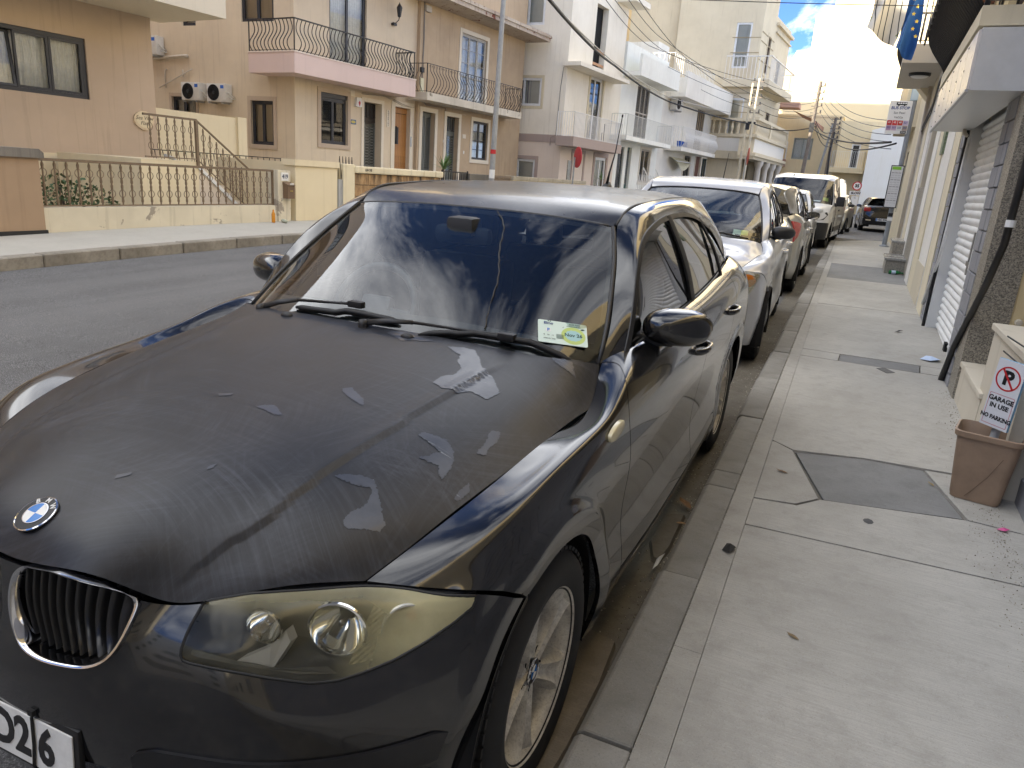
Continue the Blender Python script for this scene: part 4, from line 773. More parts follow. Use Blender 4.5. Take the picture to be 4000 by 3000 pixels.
# right-hand pavement: bed, kerb stones, edge band, slabs
PAV = sheet('pavement', 1.0, 3.6, -40, 24.4, .106, M_GUT, 3, 100)
kerb = empty('kerb'); kerb['kind'] = 'structure'
ys = [-9.0]
for j in (-7.9, -6.95, -5.9, -4.95, -3.95, -2.9, -1.9, -.9, .08, .97, 1.85, 2.05, 3.0, 4.0, 4.95, 5.95, 6.9, 7.9, 8.9, 9.85, 10.85, 11.8, 12.8, 13.8, 14.75, 15.75, 16.7, 17.7, 18.6, 19.6, 20.5, 21.5, 22.3): ys.append(j)
rk = random.Random(5)
for a, b in zip(ys[:-1], ys[1:]):
    g = .004; x0 = .918+rk.uniform(-.006, .006); h = .122+rk.uniform(-.004, .004); m = (a+b)/2; y0, y1 = a+g-m, b-g-m
    bm = bmesh.new(); V = [bm.verts.new(p) for p in ((x0-.012, y0, -.05), (x0, y0, h-.018), (x0+.018, y0, h), (1.062, y0, h+.002), (1.062, y0, -.05), (x0-.012, y1, -.05), (x0, y1, h-.018), (x0+.018, y1, h), (1.062, y1, h+.002), (1.062, y1, -.05))]
    for f in ((0, 1, 6, 5), (1, 2, 7, 6), (2, 3, 8, 7), (3, 4, 9, 8), (0, 4, 3, 2, 1), (5, 6, 7, 8, 9)): bm.faces.new([V[i] for i in f])
    bmesh.ops.bevel(bm, geom=[e for e in bm.edges if abs(e.verts[0].co.x-e.verts[1].co.x) > .001 or True], offset=.004, segments=1, affect='EDGES'); bmesh.ops.recalc_face_normals(bm, faces=bm.faces)
    me = bpy.data.meshes.new('kerb_stone'); bm.to_mesh(me); bm.free(); me.materials.append(M_KERB); link('kerb_stone', me, kerb, (0, m, gz(m)), (math.atan((gz(m+.4)-gz(m-.4))/.8), 0, 0))
for a, b in ((-9, -2.6), (-2.598, .55), (.552, 4.2), (4.202, 9.5), (9.502, 22.3)): slab('edge_band', [(1.0645, a), (1.150, a), (1.150, b), (1.0645, b)], .121, .03, M_BAND, PAV)
W_ = lambda y: 2.9
for k, (poly, h, mt) in enumerate((([(1.152, -6), (2.9, -6), (2.9, 1.585), (1.152, 1.50), (1.152, .5)], .124, M_PAV), ([(1.152, -12), (2.9, -12), (2.9, -6.01), (1.152, -6.01)], .122, M_PAV),
     ([(1.152, 1.52), (2.9, 1.605), (2.9, 2.0), (2.03, 2.09), (1.43, 1.955), (1.335, 1.83), (1.152, 1.80)], .120, M_PAV), ([(1.445, 1.965), (2.02, 2.10), (1.90, 2.64), (1.62, 2.635), (1.285, 2.53)], .119, M_PAVD),
     ([(1.152, 1.81), (1.33, 1.845), (1.42, 1.96), (1.265, 2.54), (1.17, 2.63), (1.152, 2.63)], .122, M_BAND), ([(2.04, 2.10), (2.9, 2.01), (2.9, 2.75), (1.91, 2.65)], .121, M_PAV),
     ([(1.152, 2.65), (1.27, 2.555), (1.62, 2.65), (2.9, 2.76), (2.9, 4.94), (1.152, 4.94)], .123, M_PAV), ([(1.152, 4.95), (1.44, 4.95), (1.45, 5.22), (1.152, 5.22)], .123, M_PAV), ([(1.45, 4.955), (2.04, 4.965), (2.06, 5.235), (1.46, 5.22)], .120, M_PAVD),
     ([(2.05, 4.965), (2.9, 4.965), (2.9, 5.235), (2.07, 5.235)], .122, M_PAV), ([(1.152, 5.235), (2.9, 5.25), (2.9, 8.2), (1.152, 8.1)], .122, M_PAV), ([(1.152, 8.11), (2.9, 8.21), (2.9, 11.4), (1.152, 11.3)], .124, M_PAV), ([(1.152, 11.31), (2.9, 11.41), (2.9, 14.2), (1.152, 14.2)], .121, M_PAVD), ([(1.152, 14.21), (2.9, 14.21), (2.9, 18.3), (1.152, 18.2)], .123, M_PAV), ([(1.152, 18.21), (2.9, 18.31), (2.9, 24.6), (1.9, 24.0), (1.152, 22.3)], .122, M_PAV))):
    slab('pavement_slab', poly, h, .03, mt, PAV)
mh = slab('inspection_cover', [(1.73, 4.88), (1.79, 4.94), (1.86, 4.82), (1.80, 4.76)], .126, .02, plain('cast_iron', (.09, .085, .08), .7, var=.4, vs=60), None); tag(mh, 'small square iron inspection cover set in the concrete pavement', 'drain cover')
# gutter along the right kerb: strip, broken slab piece, grit, litter
GUT = sheet('gutter', .70, .925, -9, 22.3, .004, M_GUT, 2, 90)
sl = MB(); sl.add([(x, y, gz(y)+z) for x, y, z in ((.775, .625, .03), (.868, .60, .03), (.885, .38, .032), (.885, .10, .03), (.86, -.35, .028), (.80, -.35, .028), (.79, .1, .03), (.762, .36, .03), (.765, .625, 0), (.875, .60, 0), (.893, .38, 0), (.893, .10, 0), (.868, -.36, 0), (.79, -.36, 0), (.78, .1, 0), (.752, .36, 0))], [tuple(range(8))]+[(i, (i+1) % 8, 8+(i+1) % 8, 8+i) for i in range(8)])
tag(sl.build('broken_gutter_slab', concrete('weathered_slab', '8a8275', '5e5548', .5, 1., 2.)), 'long broken strip of grey concrete lying in the gutter by the front wheel', 'concrete slab')
sl = MB().add([(x, y, gz(y)+z) for x, y, z in ((.80, 1.62, .026), (.875, 1.66, .026), (.882, 1.32, .03), (.868, 1.20, .028), (.845, 1.215, .026), (.80, 1.35, .026), (.79, 1.63, 0), (.885, 1.67, 0), (.89, 1.32, 0), (.872, 1.19, 0), (.84, 1.205, 0), (.79, 1.35, 0))], [tuple(range(6))]+[(i, (i+1) % 6, 6+(i+1) % 6, 6+i) for i in range(6)])
tag(sl.build('broken_gutter_slab', concrete('weathered_slab2', '6f695f', '4a443b', .5, 1., 2.)), 'dark broken concrete piece in the gutter below the front door', 'concrete slab')
rg = random.Random(11); gb = MB()
for k in range(2600):
    y = rg.uniform(-.6, 15.5)*rg.uniform(.2, 1); x = rg.choice((rg.gauss(.905, .012), rg.gauss(.90, .03), rg.uniform(.72, .92))); s = rg.uniform(.0015, .0055)
    if x > .915: continue
    z = gz(y)+.005; a = rg.uniform(0, 6.3); gb.add([(x+s*math.cos(a+i*1.57)*rg.uniform(.6, 1.2), y+s*math.sin(a+i*1.57)*rg.uniform(.6, 1.2), z) for i in range(4)]+[(x, y, z+s*rg.uniform(.7, 1.3))], [(0, 1, 4), (1, 2, 4), (2, 3, 4), (3, 0, 4)])
for k in range(900):                                                   # chippings in the joint behind the kerb stones
    y = rg.uniform(-.4, 9); x = rg.gauss(1.066, .003); s = rg.uniform(.001, .0028); z = gz(y)+.120; gb.add([(x-s, y-s, z), (x+s, y-s, z), (x, y+s, z), (x, y, z+s*1.4)], [(0, 1, 3), (1, 2, 3), (2, 0, 3)])
for k in range(1500):
    y = rg.uniform(-.2, 4.5); x = 2.16+.012*y-abs(rg.gauss(0, .07)); s = rg.uniform(.001, .004)
    if y > 2.5 and rg.random() < .5: continue
    z = gz(y)+.124; gb.add([(x-s, y-s, z), (x+s, y-s*.6, z), (x, y+s, z), (x, y, z+s*1.2)], [(0, 1, 3), (1, 2, 3), (2, 0, 3)])
t = NT('grit'); t.p(color=t.ramp(t.noise(t.coord(), 120, 2, .5), [(.35, '5b554c'), (.5, '98917f'), (.65, 'd6d0c2')]), rough=.9); o = gb.build('grit', t.m); tag(o, 'loose grit and chippings along the kerb and wall foot', 'grit', kind='stuff')
def leaf(x, y, s, a, col, lab, base=.125):
    pts = [(0, -1, 0), (.32, -.5, .06), (.42, 0, .10), (.28, .55, .07), (0, 1, .16), (-.30, .5, .05), (-.36, 0, .12), (-.26, -.55, .03)]
    o = MB().add([(p[0]*s, p[1]*s, p[2]*s+.002) for p in pts]+[(0, 0, .004)], [(8, i, (i+1) % 8) for i in range(8)]).build('fallen_leaf', plain('leaf_'+col, col, .8, var=.3, vs=60), None, loc=(x, y, gz(y)+base), rot=(.1, .05, a)); tag(o, lab, 'leaf', 'fallen leaves on the pavement'); return o
leaf(1.24, 2.19, .030, 1.5, '6b5238', 'brown dry leaf on the pavement beside the dark concrete patch'); leaf(1.395, .78, .022, 1.2, '7d6a4d', 'pale dry leaf lying alone on the near pavement slab'); leaf(.86, 1.75, .05, .8, '77593c', 'curled brown leaf in the gutter under the car door', .035); leaf(.885, 1.55, .03, 2.2, '8a6c48', 'small brown leaf in the gutter beside the kerb stone', .03)
leaf(1.92, 2.45, .022, .6, '8c7c55', 'olive leaf beside the foot of the brown bin')
def litter(name, pts, z, mat, lab, cat, th=.003):
    n = len(pts); cx, cy = sum(p[0] for p in pts)/n, sum(p[1] for p in pts)/n
    o = MB().add([(x, y, gz(y)+z+th*(i % 3)) for i, (x, y) in enumerate(pts)]+[(cx, cy, gz(cy)+z+th*3.2)], [(i, (i+1) % n, n) for i in range(n)]).build(name, mat); return tag(o, lab, cat)
litter('paper_scrap', [(2.08, 5.50), (2.15, 5.43), (2.22, 5.47), (2.25, 5.58), (2.18, 5.62), (2.13, 5.58)], .126, plain('pale_blue_paper', (.45, .55, .72), .6), 'crumpled pale blue paper at the foot of the roller shutter', 'litter', .01)
litter('paper_scrap', [(.868, 1.10), (.882, 1.13), (.888, 1.22), (.876, 1.19), (.866, 1.17)], .035, M_WHITE, 'torn white paper scrap in the gutter', 'litter', .008)
litter('tar_lump', [(1.10, 1.23), (1.13, 1.21), (1.15, 1.25), (1.14, 1.29), (1.11, 1.28)], .124, plain('tar', (.025, .024, .022), .8), 'dark crumbled lump on the pavement edge band', 'litter', .008)
litter('gum_spot', [(1.63+.022*math.cos(a), 1.835+.028*math.sin(a)) for a in np.linspace(0, 6.28, 9)[:-1]], .1205, plain('old_gum', (.06, .06, .062), .7), 'flat dark chewing gum spot on the pavement', 'litter', .0006)
litter('feather', [(1.93, 6.66), (1.97, 6.70), (2.02, 6.78), (1.98, 6.77)], .126, M_INK, 'small black feather on the pavement before the shutter', 'litter', .006)
litter('wrapper', [(2.14, 2.05), (2.17, 2.04), (2.19, 2.06), (2.16, 2.08)], .126, plain('pink_wrapper', (.6, .08, .25), .4), 'tiny pink wrapper by the wall behind the bin', 'litter', .004)
MB().cyl((.872, .168, gz(.17)+.012), (.888, .128, gz(.13)+.012), .0045, 8).build('cigarette_end', plain('cigarette_paper', (.45, .22, .1), .7)); tag(bpy.data.objects['cigarette_end'], 'orange brown cigarette end in the gutter by the kerb', 'litter')
# far side: kerb, pavement
sheet('far_pavement', -9.3, -7.36, -40, 42, .13, M_PAVL, 4, 160)
fk = empty('far_kerb'); fk['kind'] = 'structure'
bm = bmesh.new(); bmesh.ops.create_cube(bm, size=1)
for v in bm.verts: v.co = (v.co.x*.19, v.co.y*.985, v.co.z*.2)
bmesh.ops.bevel(bm, geom=list(bm.edges), offset=.012, segments=1, affect='EDGES'); kme = bpy.data.meshes.new('kerb_stone'); bm.to_mesh(kme); bm.free(); kme.materials.append(concrete('far_kerb_stone', '9b958a', '5f5a52', .1, 1.))
for k in range(44): y = -3.5+k; link('kerb_stone', kme, fk, (-7.25+rk.uniform(-.006, .006)+max(0, y-8)*.012, y, gz(y)+.042+rk.uniform(-.004, .004)), (math.atan((gz(y+.4)-gz(y-.4))/.8), 0, -.012 if y > 8 else 0))
# ================================================================ facade kit: local x along the front, y into the building, z up
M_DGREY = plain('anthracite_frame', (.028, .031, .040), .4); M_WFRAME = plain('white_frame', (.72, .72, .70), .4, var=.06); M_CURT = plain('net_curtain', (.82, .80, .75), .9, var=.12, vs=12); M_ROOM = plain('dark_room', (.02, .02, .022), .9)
M_PANE = glass('house_pane', (.85, .88, .88), .04, 1.); M_WROUGHT = plain('black_wrought_iron', (.012, .012, .013), .45); M_WHRAIL = plain('white_rail_paint', (.74, .73, .70), .5, var=.08); M_BRRAIL = plain('brown_rail_paint', (.17, .12, .075), .5, var=.2, vs=30)
M_OLIVE = plain('olive_door_paint', (.13, .14, .125), .55, var=.15); M_STONEW = stucco('painted_surround', 'd3c6ad', dirt=.5); M_CABLE = plain('cable_black', (.014, .014, .015), .6); M_PIPEC = plain('cream_pipe', (.52, .46, .37), .5, var=.1)
def house(name, p0, ang, label, cat='house', group=None): return empty(name, (p0[0], p0[1], 0), ang, label, cat, group)
AH = math.atan2(.9955, .0949)                                          # left-hand house fronts
def wall(root, u0, u1, z0, z1, mat, ops=(), d=0., t=.16, name='wall', parent=None):
    m = MB(); us = sorted({u0, u1, *[o[0] for o in ops], *[o[1] for o in ops]}); zs = sorted({z0, z1, *[o[2] for o in ops], *[o[3] for o in ops]})
    us = [u for u in us if u0 <= u <= u1]; zs = [z for z in zs if z0 <= z <= z1]
    for a, b in zip(us[:-1], us[1:]):
        for c, e in zip(zs[:-1], zs[1:]):
            x, z = (a+b)/2, (c+e)/2
            if any(o[0] < x < o[1] and o[2] < z < o[3] for o in ops): continue
            m.add([(a, d, c), (b, d, c), (b, d, e), (a, d, e)], [(0, 1, 2, 3)])
    for a, b, c, e in [o[:4] for o in ops]: m.add([(a, d, c), (b, d, c), (b, d, e), (a, d, e), (a, d+t, c), (b, d+t, c), (b, d+t, e), (a, d+t, e)], [(0, 1, 5, 4), (1, 2, 6, 5), (2, 3, 7, 6), (3, 0, 4, 7)])
    me = bpy.data.meshes.new(name); bm = bmesh.new(); V = [bm.verts.new(v) for v in m.v]
    for f in m.f:
        try: bm.faces.new([V[i] for i in f])
        except ValueError: pass
    bmesh.ops.remove_doubles(bm, verts=bm.verts, dist=1e-5); bm.to_mesh(me); bm.free(); me.materials.append(mat)
    return link(name, me, parent or root)
def mass(root, u0, u1, z0, z1, mat, depth=9., d=0., name='side_walls'):
    """the rest of the block behind a front wall"""
    return MB().add([(u0, d, z0), (u1, d, z0), (u1, d+depth, z0), (u0, d+depth, z0), (u0, d, z1), (u1, d, z1), (u1, d+depth, z1), (u0, d+depth, z1)], [(4, 5, 6, 7), (1, 2, 6, 5), (2, 3, 7, 6), (3, 0, 4, 7)]).build(name, mat, root)
def surround(root, o, w, mat, d=0., out=.03, bottom=True, name='surround'):
    a, b, c, e = o[:4]; m = MB(); p = d-out; q = d+.02
    m.box(a-w, a, p, q, c-(w if bottom else 0), e+w).box(b, b+w, p, q, c-(w if bottom else 0), e+w).box(a, b, p-.002, q, e, e+w)
    if bottom: m.box(a, b, p-.002, q, c-w, c)
    return m.build(name, mat, root)
def window(root, o, n=2, mat=None, fw=.055, d=.10, curtain=True, sill=None, bars=None, tilt=None, roller=False, room=True):
    a, b, c, e = o[:4]; mat = mat or M_DGREY; e0 = e
    if roller: e0 = e-.14
    m = MB().box(a, a+fw, d-.03, d+.04, c, e0).box(b-fw, b, d-.03, d+.04, c, e0).box(a+fw, b-fw, d-.03, d+.04, c, c+fw).box(a+fw, b-fw, d-.03, d+.04, e0-fw, e0)
    if roller: m.box(a, b, d-.07, d+.02, e0+.002, e)
    w = m.build('window', mat, root); s = (b-a-2*fw)/n
    for k in range(n):
        x0, x1 = a+fw+k*s+.004, a+fw+(k+1)*s-.004; z0, z1 = c+fw+.004, e0-fw-.004; f = .045 if fw > .03 else .03
        sm = MB().box(x0, x0+f, -.025, .025, z0-z0, z1-z0).box(x1-f, x1, -.025, .025, 0, z1-z0).box(x0+f, x1-f, -.025, .025, 0, f).box(x0+f, x1-f, -.025, .025, z1-z0-f, z1-z0)
        if bars:
            for i in range(1, bars): sm.box(x0+f, x1-f, -.012, .012, (z1-z0)*i/bars-.012, (z1-z0)*i/bars+.012)
        rx = tilt[1] if tilt and tilt[0] == k else 0.
        so = sm.build('sash', mat, w, loc=(0, d-.005, z0), rot=(rx, 0, 0))
        MB().add([(x0+f, 0, f), (x1-f, 0, f), (x1-f, 0, z1-z0-f), (x0+f, 0, z1-z0-f)], [(0, 1, 2, 3)]).build('pane', M_PANE, w, loc=(0, d, z0), rot=(rx, 0, 0))
        if curtain:
            rows = [[(x0+(x1-x0)*t, d+.13+.014*math.sin(t*(x1-x0)*75+k)+.006*math.sin(t*31), z) for t in np.linspace(0, 1 if curtain is True else curtain, 40)] for z in (z0, z1)]; MB().grid(rows).build('curtain', M_CURT, w, True)
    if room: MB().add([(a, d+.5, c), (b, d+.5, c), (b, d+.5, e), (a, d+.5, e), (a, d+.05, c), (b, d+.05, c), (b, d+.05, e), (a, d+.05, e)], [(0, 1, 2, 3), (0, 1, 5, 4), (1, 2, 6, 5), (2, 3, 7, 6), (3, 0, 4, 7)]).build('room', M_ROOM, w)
    if sill: MB().box(a-.06, b+.06, -.06, .12, c-.05, c-.002, None, .006).build('sill', sill, w)
    return w
def bar_mesh(name, h, style, r, mat, out=.12):
    n = 14; pts = []
    for k in range(n+1):
        t = k/n; z = h*t
        o = {'straight': 0., 'belly': out*math.sin(min(1, t/.78)*math.pi)**1.3 if t < .78 else 0., 'wave': out*.62*math.sin(t*2*math.pi*.98)*(.6+.8*(1-t)) if t < .98 else 0.}[style]
        pts.append((0, -o, z))
    return MB().tube(pts if style != 'straight' else [pts[0], pts[-1]], r, 6 if style != 'straight' else 4).mesh(name, mat, style != 'straight')
def railing(parent, pts, z, h, sp, style, mat, r=.008, rail=(.02, .018), bottom=True, out=.12, post=True):
    """rails, corner posts and one object per bar along a run of (x, y) points"""
    me = bar_mesh('bar', h, style, r, mat, out); m = MB()
    for (a, b), (c, d) in zip(pts[:-1], pts[1:]):
        L = math.hypot(c-a, d-b); an = math.atan2(d-b, c-a); n = max(2, int(round(L/sp))); Mx = Matrix.Translation((a, b, 0))@Matrix.Rotation(an, 4, 'Z')
        m.box(-rail[0]/2, L+rail[0]/2, -rail[0], rail[0], z+h-.001, z+h+rail[1], Mx)
        if bottom: m.box(0, L, -.008, .008, z+.03, z+.045, Mx)
        if post:
            m.box(-.013, .013, -.013, .013, z, z+h, Mx); m.box(L-.013, L+.013, -.013, .013, z, z+h, Mx)
        for k in range(1, n): link('bar', me, parent, (a+(c-a)*k/n, b+(d-b)*k/n, z), (0, 0, an))
    return m.build('hand_rail', mat, parent)
def balcony(root, u0, u1, out, z, th, mat, rail_h, sp, style, rmat, r=.008, inset=.05, bulge=.12, chamfer=0., d=0.):
    """slab with its railing; returns the slab"""
    pl = [(u0, d), (u0, d-out), (u1, d-out), (u1, d)] if not chamfer else [(u0, d), (u0, d-out), (u1-chamfer, d-out), (u1, d)]
    s = MB().prism(pl, z-th, z, lambda a, b, dd: (a, b, dd)).build('balcony', mat, root)
    i = inset; railing(s, [(u0+i, d), (u0+i, d-out+i), (u1-i, d-out+i), (u1-i, d)], z, rail_h, sp, style, rmat, r, out=bulge); return s
def ac_unit(parent, u, d, z, s=1., rz=0.):
    o = empty('air_conditioner', (u, d, z), rz, parent=parent); m = plain('ac_casing', (.62, .60, .55), .5, var=.08)
    MB().box(0, .80*s, -.30*s, 0, 0, .55*s, None, .015).build('casing', m, o, True, 40)
    X = Matrix.Translation((.30*s, -.302*s, .275*s))@Matrix.Rotation(math.radians(90), 4, 'X')
    g = MB(); 
    for r in (.235, .20, .165, .13, .095, .06): g.lathe([((r-.006)*s, 0), ((r-.006)*s, .012), (r*s, .012), (r*s, 0)], 32, X)
    g.lathe([(.245*s, 0), (.245*s, .016), (.23*s, .016), (.23*s, 0)], 32, X); g.lathe([(0, .014), (.05*s, .014), (.05*s, 0)], 20, X); g.build('fan_grille', plain('fan_black', (.02, .02, .022), .5), o, True, 40)
    MB().lathe([(0, .001), (.24*s, .001)], 32, X).build('fan_well', M_DARK, o)
    MB().box(.60*s, .74*s, -.303*s, -.299*s, .40*s, .50*s).build('badge', plain('ac_badge_blue', (.02, .12, .5), .4), o)
    MB().box(.1*s, .13*s, -.34*s, .0, -.06*s, -.002).box(.66*s, .69*s, -.34*s, .0, -.06*s, -.002).build('bracket', plain('galvanised', (.42, .42, .42), .4, .7), o)
    MB().tube([(.80*s, -.2*s, .3*s), (.86*s, -.2*s, .28*s), (.88*s, -.12*s, .2*s), (.88*s, .02, .15*s)], .018*s, 8).tube([(.80*s, -.15*s, .15*s), (.87*s, -.15*s, .12*s), (.9*s, .02, .1*s)], .014*s, 8).build('pipe', plain('ac_pipe', (.66, .65, .6), .6), o, True)
    return o
def louvre(root, o, mat, n=2, d=.04, open_=0):
    a, b, c, e = o[:4]; s = (b-a)/n; me = MB().box(.035, s-.035, -.012, .012, -.003, .003, Matrix.Rotation(math.radians(35), 4, 'X')).mesh('slat', mat)
    for k in range(n):
        x = a+k*s; f = MB().box(x+.004, x+.04, d-.02, d+.02, c, e).box(x+s-.04, x+s-.004, d-.02, d+.02, c, e).box(x+.04, x+s-.04, d-.02, d+.02, c, c+.07).box(x+.04, x+s-.04, d-.02, d+.02, e-.07, e).box(x+.04, x+s-.04, d-.02, d+.02, (c+e)/2-.04, (c+e)/2+.04).build('shutter', mat, root)
        z = c+.09
        while z < e-.08:
            if abs(z-(c+e)/2) > .05: link('slat', me, f, (x, d, z))
            z += .055
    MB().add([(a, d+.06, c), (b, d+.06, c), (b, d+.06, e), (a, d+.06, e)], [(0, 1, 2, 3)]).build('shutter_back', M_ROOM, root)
def grille_door(root, o, mat, leafs=((0, .34), (.36, 1.)), d=.12, transom=0., inner=None):
    """panelled door with diamond ironwork lights"""
    a, b, c, e = o[:4]; w = b-a; e1 = e-transom; dr = MB().box(a, b, d, d+.05, c, e1-.004).build('door', mat, root)
    if transom:
        MB().box(a, b, d, d+.04, e1, e).build('transom', M_INK, dr); fr = MB()
        for k in range(5): x = a+w*(k+.5)/5; fr.box(x-.012, x+.012, d-.02, d-.002, e1+.03, e-.05).box(x-.012, x+w/6, d-.02, d-.002, (e-.06) if k % 2 else (e1+.03), (e-.04) if k % 2 else (e1+.05))
        fr.build('fretwork', mat, dr)
    for l0, l1 in leafs:
        x0, x1 = a+w*l0+.05, a+w*l1-.05; z0, z1 = c+.55, e1-.15
        MB().add([(x0, d-.004, z0), (x1, d-.004, z0), (x1, d-.004, z1), (x0, d-.004, z1-.08)], [(0, 1, 2, 3)]).build('door_light', inner or plain('door_light', (.05, .055, .05), .15), dr)
        g = MB(); st = .13; z = z0
        g.box(x0-.02, x0, d-.022, d-.001, z0, z1).box(x1, x1+.02, d-.022, d-.001, z0, z1).box(x0, x1, d-.022, d-.001, z0-.02, z0)
        while z < z1-st: g.tube([(x0, d-.012, z), ((x0+x1)/2, d-.016, z+st/2), (x1, d-.012, z)], .006, 4).tube([(x0, d-.012, z+st/2), ((x0+x1)/2, d-.016, z), (x1, d-.012, z+st/2)], .006, 4); z += st*.75
        g.build('door_grille', plain('grille_grey', (.20, .21, .20), .5), dr)
    return dr
# ---------------------------------------------------------------- Sea View Flats and its front area
M_SV = stucco('beige_render', 'bfa485', '8f7a60', .6); M_YEL = stucco('yellow_render', 'd6c498', 'b5a172', .55); M_PALEY = stucco('pale_yellow_render', 'd8cba2', 'a7976c', .9)
sv = house('apartment_house', (-13.5, 11), AH, 'beige rendered flats with grey three-pane window and shell name plaque')
SW = (-3.62, -1.5, 2.39, 3.57); SW2 = (-8.6, -6.4, 2.39, 3.57)
wall(sv, -26, 0, 1.27, 12.3, M_SV, [SW, SW2]+[(u, u+1.6, z, z+1.3) for z in (5.6, 8.9) for u in (-12, -7.5, -3.2)]); mass(sv, -26, 0, -1, 12.3, M_SV, 22)
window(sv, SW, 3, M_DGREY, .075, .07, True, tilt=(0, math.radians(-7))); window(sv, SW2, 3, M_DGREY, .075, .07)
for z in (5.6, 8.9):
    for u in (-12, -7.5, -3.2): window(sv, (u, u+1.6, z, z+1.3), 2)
MB().box(-25, .02, -.035, .2, 1.14, 1.27).box(-25, .012, -.02, .2, -1, 1.14).build('plinth', M_YEL, sv)
MB().box(-25, .45, -1.95, .3, 4.26, 4.95).build('balcony_slab', stucco('slab_cream', 'cbbfa6', dirt=.4), sv); balcony(sv, -10, .3, 1.5, 8.2, .5, M_SV, 1., .13, 'wave', M_WROUGHT, .011)
bw = empty('basement_window', (0, 0, 0), parent=sv); MB().box(-2.35, -.3, -.06, -.02, .02, .55).build('frame', M_BRRAIL, bw)
for k in range(3): MB().box(-2.3+k*.67, -1.72+k*.67, -.07, -.061, .04, .47).build('pane', M_DARK, bw)
pq = empty('shell_plaque', (0, 0, 0), parent=sv); sh = [(.235*math.cos(a)*(1+.05*abs(math.sin(a*8))), .185*math.sin(a)*(1+.05*abs(math.sin(a*8)))+(.0 if math.sin(a) > -.9 else -.02)) for a in np.linspace(0, 2*math.pi, 65)[:-1]]
MB().prism(sh, 0, -.035, lambda a, b, d: (-.32+a, d, 2.10+b)).build('plaque', stucco('plaque_ceramic', 'd9c294', '9c7340', .8), pq); MB().prism([(x*.8, y*.8) for x, y in sh], -.035, -.042, lambda a, b, d: (-.32+a, d, 2.10+b)).build('plaque_face', plain('plaque_face', (.72, .62, .42), .5), pq)
for s_, z in (('Sea View', 2.14), ('Flats', 2.03)): text('lettering', s_, .115, plain('plaque_ink', (.05, .02, .01), .5), pq, (-.32, -.044, z), (math.radians(90), 0, 0), shear=.3)
# boundary wall and railings on the pavement edge
M_ROUGH = stucco('rough_cream_wall', 'cfc3a4', '94886e', 1., .6, peel='9a9184'); M_BRP = stucco('brown_pillar', 'a2835f', '7c6246', .6)
def bwall(name, x, y0, y1, z0, z1, t, mat, label, cat='wall', cap=None, group=None):
    o = MB().box(x-t, x, y0, y1, z0, z1, None, .012).build(name, mat); tag(o, label, cat, group)
    if cap: MB().box(x-t-.03, x+.03, y0-.01, y1+.01, z1-.001, z1+cap, None, .02).build('coping', M_STONEW if not hasattr(cap, 'name') else cap, o)
    return o
gp = MB().box(-9.60, -9.08, 4.2, 5.31, .0, 1.26).add([], []).build('gate_pillar', M_BRP); tag(gp, 'wide brown rendered pillar with a weathered grey coping at left edge', 'pillar')
MB().prism([(4.15, 1.26), (5.36, 1.26), (5.36, 1.33), (5.30, 1.38), (4.2, 1.38), (4.15, 1.33)], -9.65, -9.03, lambda a, b, d: (d, a, b)).build('coping', stucco('grey_coping', '7b746a', '3d3a36', 1., .6), gp); MB().box(-9.62, -9.06, 4.18, 5.33, .0, .27).build('plinth', plain('tar_band', (.02, .02, .02), .8), gp)
lw = MB().box(-9.34, -9.12, 5.33, 10.06, .0, .575).box(-9.36, -9.10, 10.06, 10.42, 0, 1.26).build('low_wall', M_ROUGH); tag(lw, 'low cream rendered wall carrying brown scrolled railings', 'wall')
rl = empty('scrolled_railing', (-9.23, 5.33, 0), math.pi/2, 'brown iron railing of diamond scroll bars above the low cream wall', 'railing')
MB().box(0, 4.74, -.025, .025, 1.22, 1.26).box(0, 4.74, -.018, .018, .585, .605).box(4.70, 4.74, -.02, .02, .58, 1.22).build('hand_rail', M_BRRAIL, rl)
def scroll_bar(h):
    m = MB().box(-.008, .008, -.008, .008, 0, h); w = .055
    for z0 in (.03, h*.5+.01):
        H = h*.46; prof = [(.0, 0), (.35, .12), (.25, .22), (.8, .38), (1., .5), (.8, .62), (.25, .78), (.35, .88), (.0, 1)]
        for s in (-1, 1): m.tube([(s*w*a, 0, z0+H*b) for a, b in cspline([(a, b) for a, b in prof], 15)], .006, 4)
    return m.mesh('scroll_bar', M_BRRAIL)
sbm = scroll_bar(.62)
for k in range(26): link('scroll_bar', sbm, rl, (.12+k*.178, 0, .60))
tn = MB().box(-9.098, -9.085, 10.15, 10.35, 1.06, 1.22).build('number_tile', M_WHITE); tag(tn, 'small white ceramic house number tile 419 on the wall end', 'sign'); text('number', '419', .11, plain('number_navy', (.02, .03, .08), .5), tn, (-9.083, 10.25, 1.14), (math.radians(90), 0, math.radians(90)), bold=.004)
mbx = MB().box(-9.10, -8.97, 10.20, 10.40, .72, .98).prism([(0, 0), (.16, 0), (.0, .06)], 10.19, 10.41, lambda a, b, d: (-9.10+a, d, .98+b)).build('mail_box', plain('mailbox_brown', (.16, .10, .06), .45)); tag(mbx, 'brown metal letter box hung on the end of the low wall', 'letter box')
MB().box(-8.969, -8.962, 10.26, 10.34, .86, .88).build('label_slot', plain('brass', (.5, .38, .12), .35, .8), mbx); MB().add([(-8.95, 10.24, .985), (-8.955, 10.36, .985), (-8.93, 10.33, 1.03), (-8.935, 10.22, 1.02)], [(0, 1, 2, 3)]).build('letter', M_WHITE, mbx)
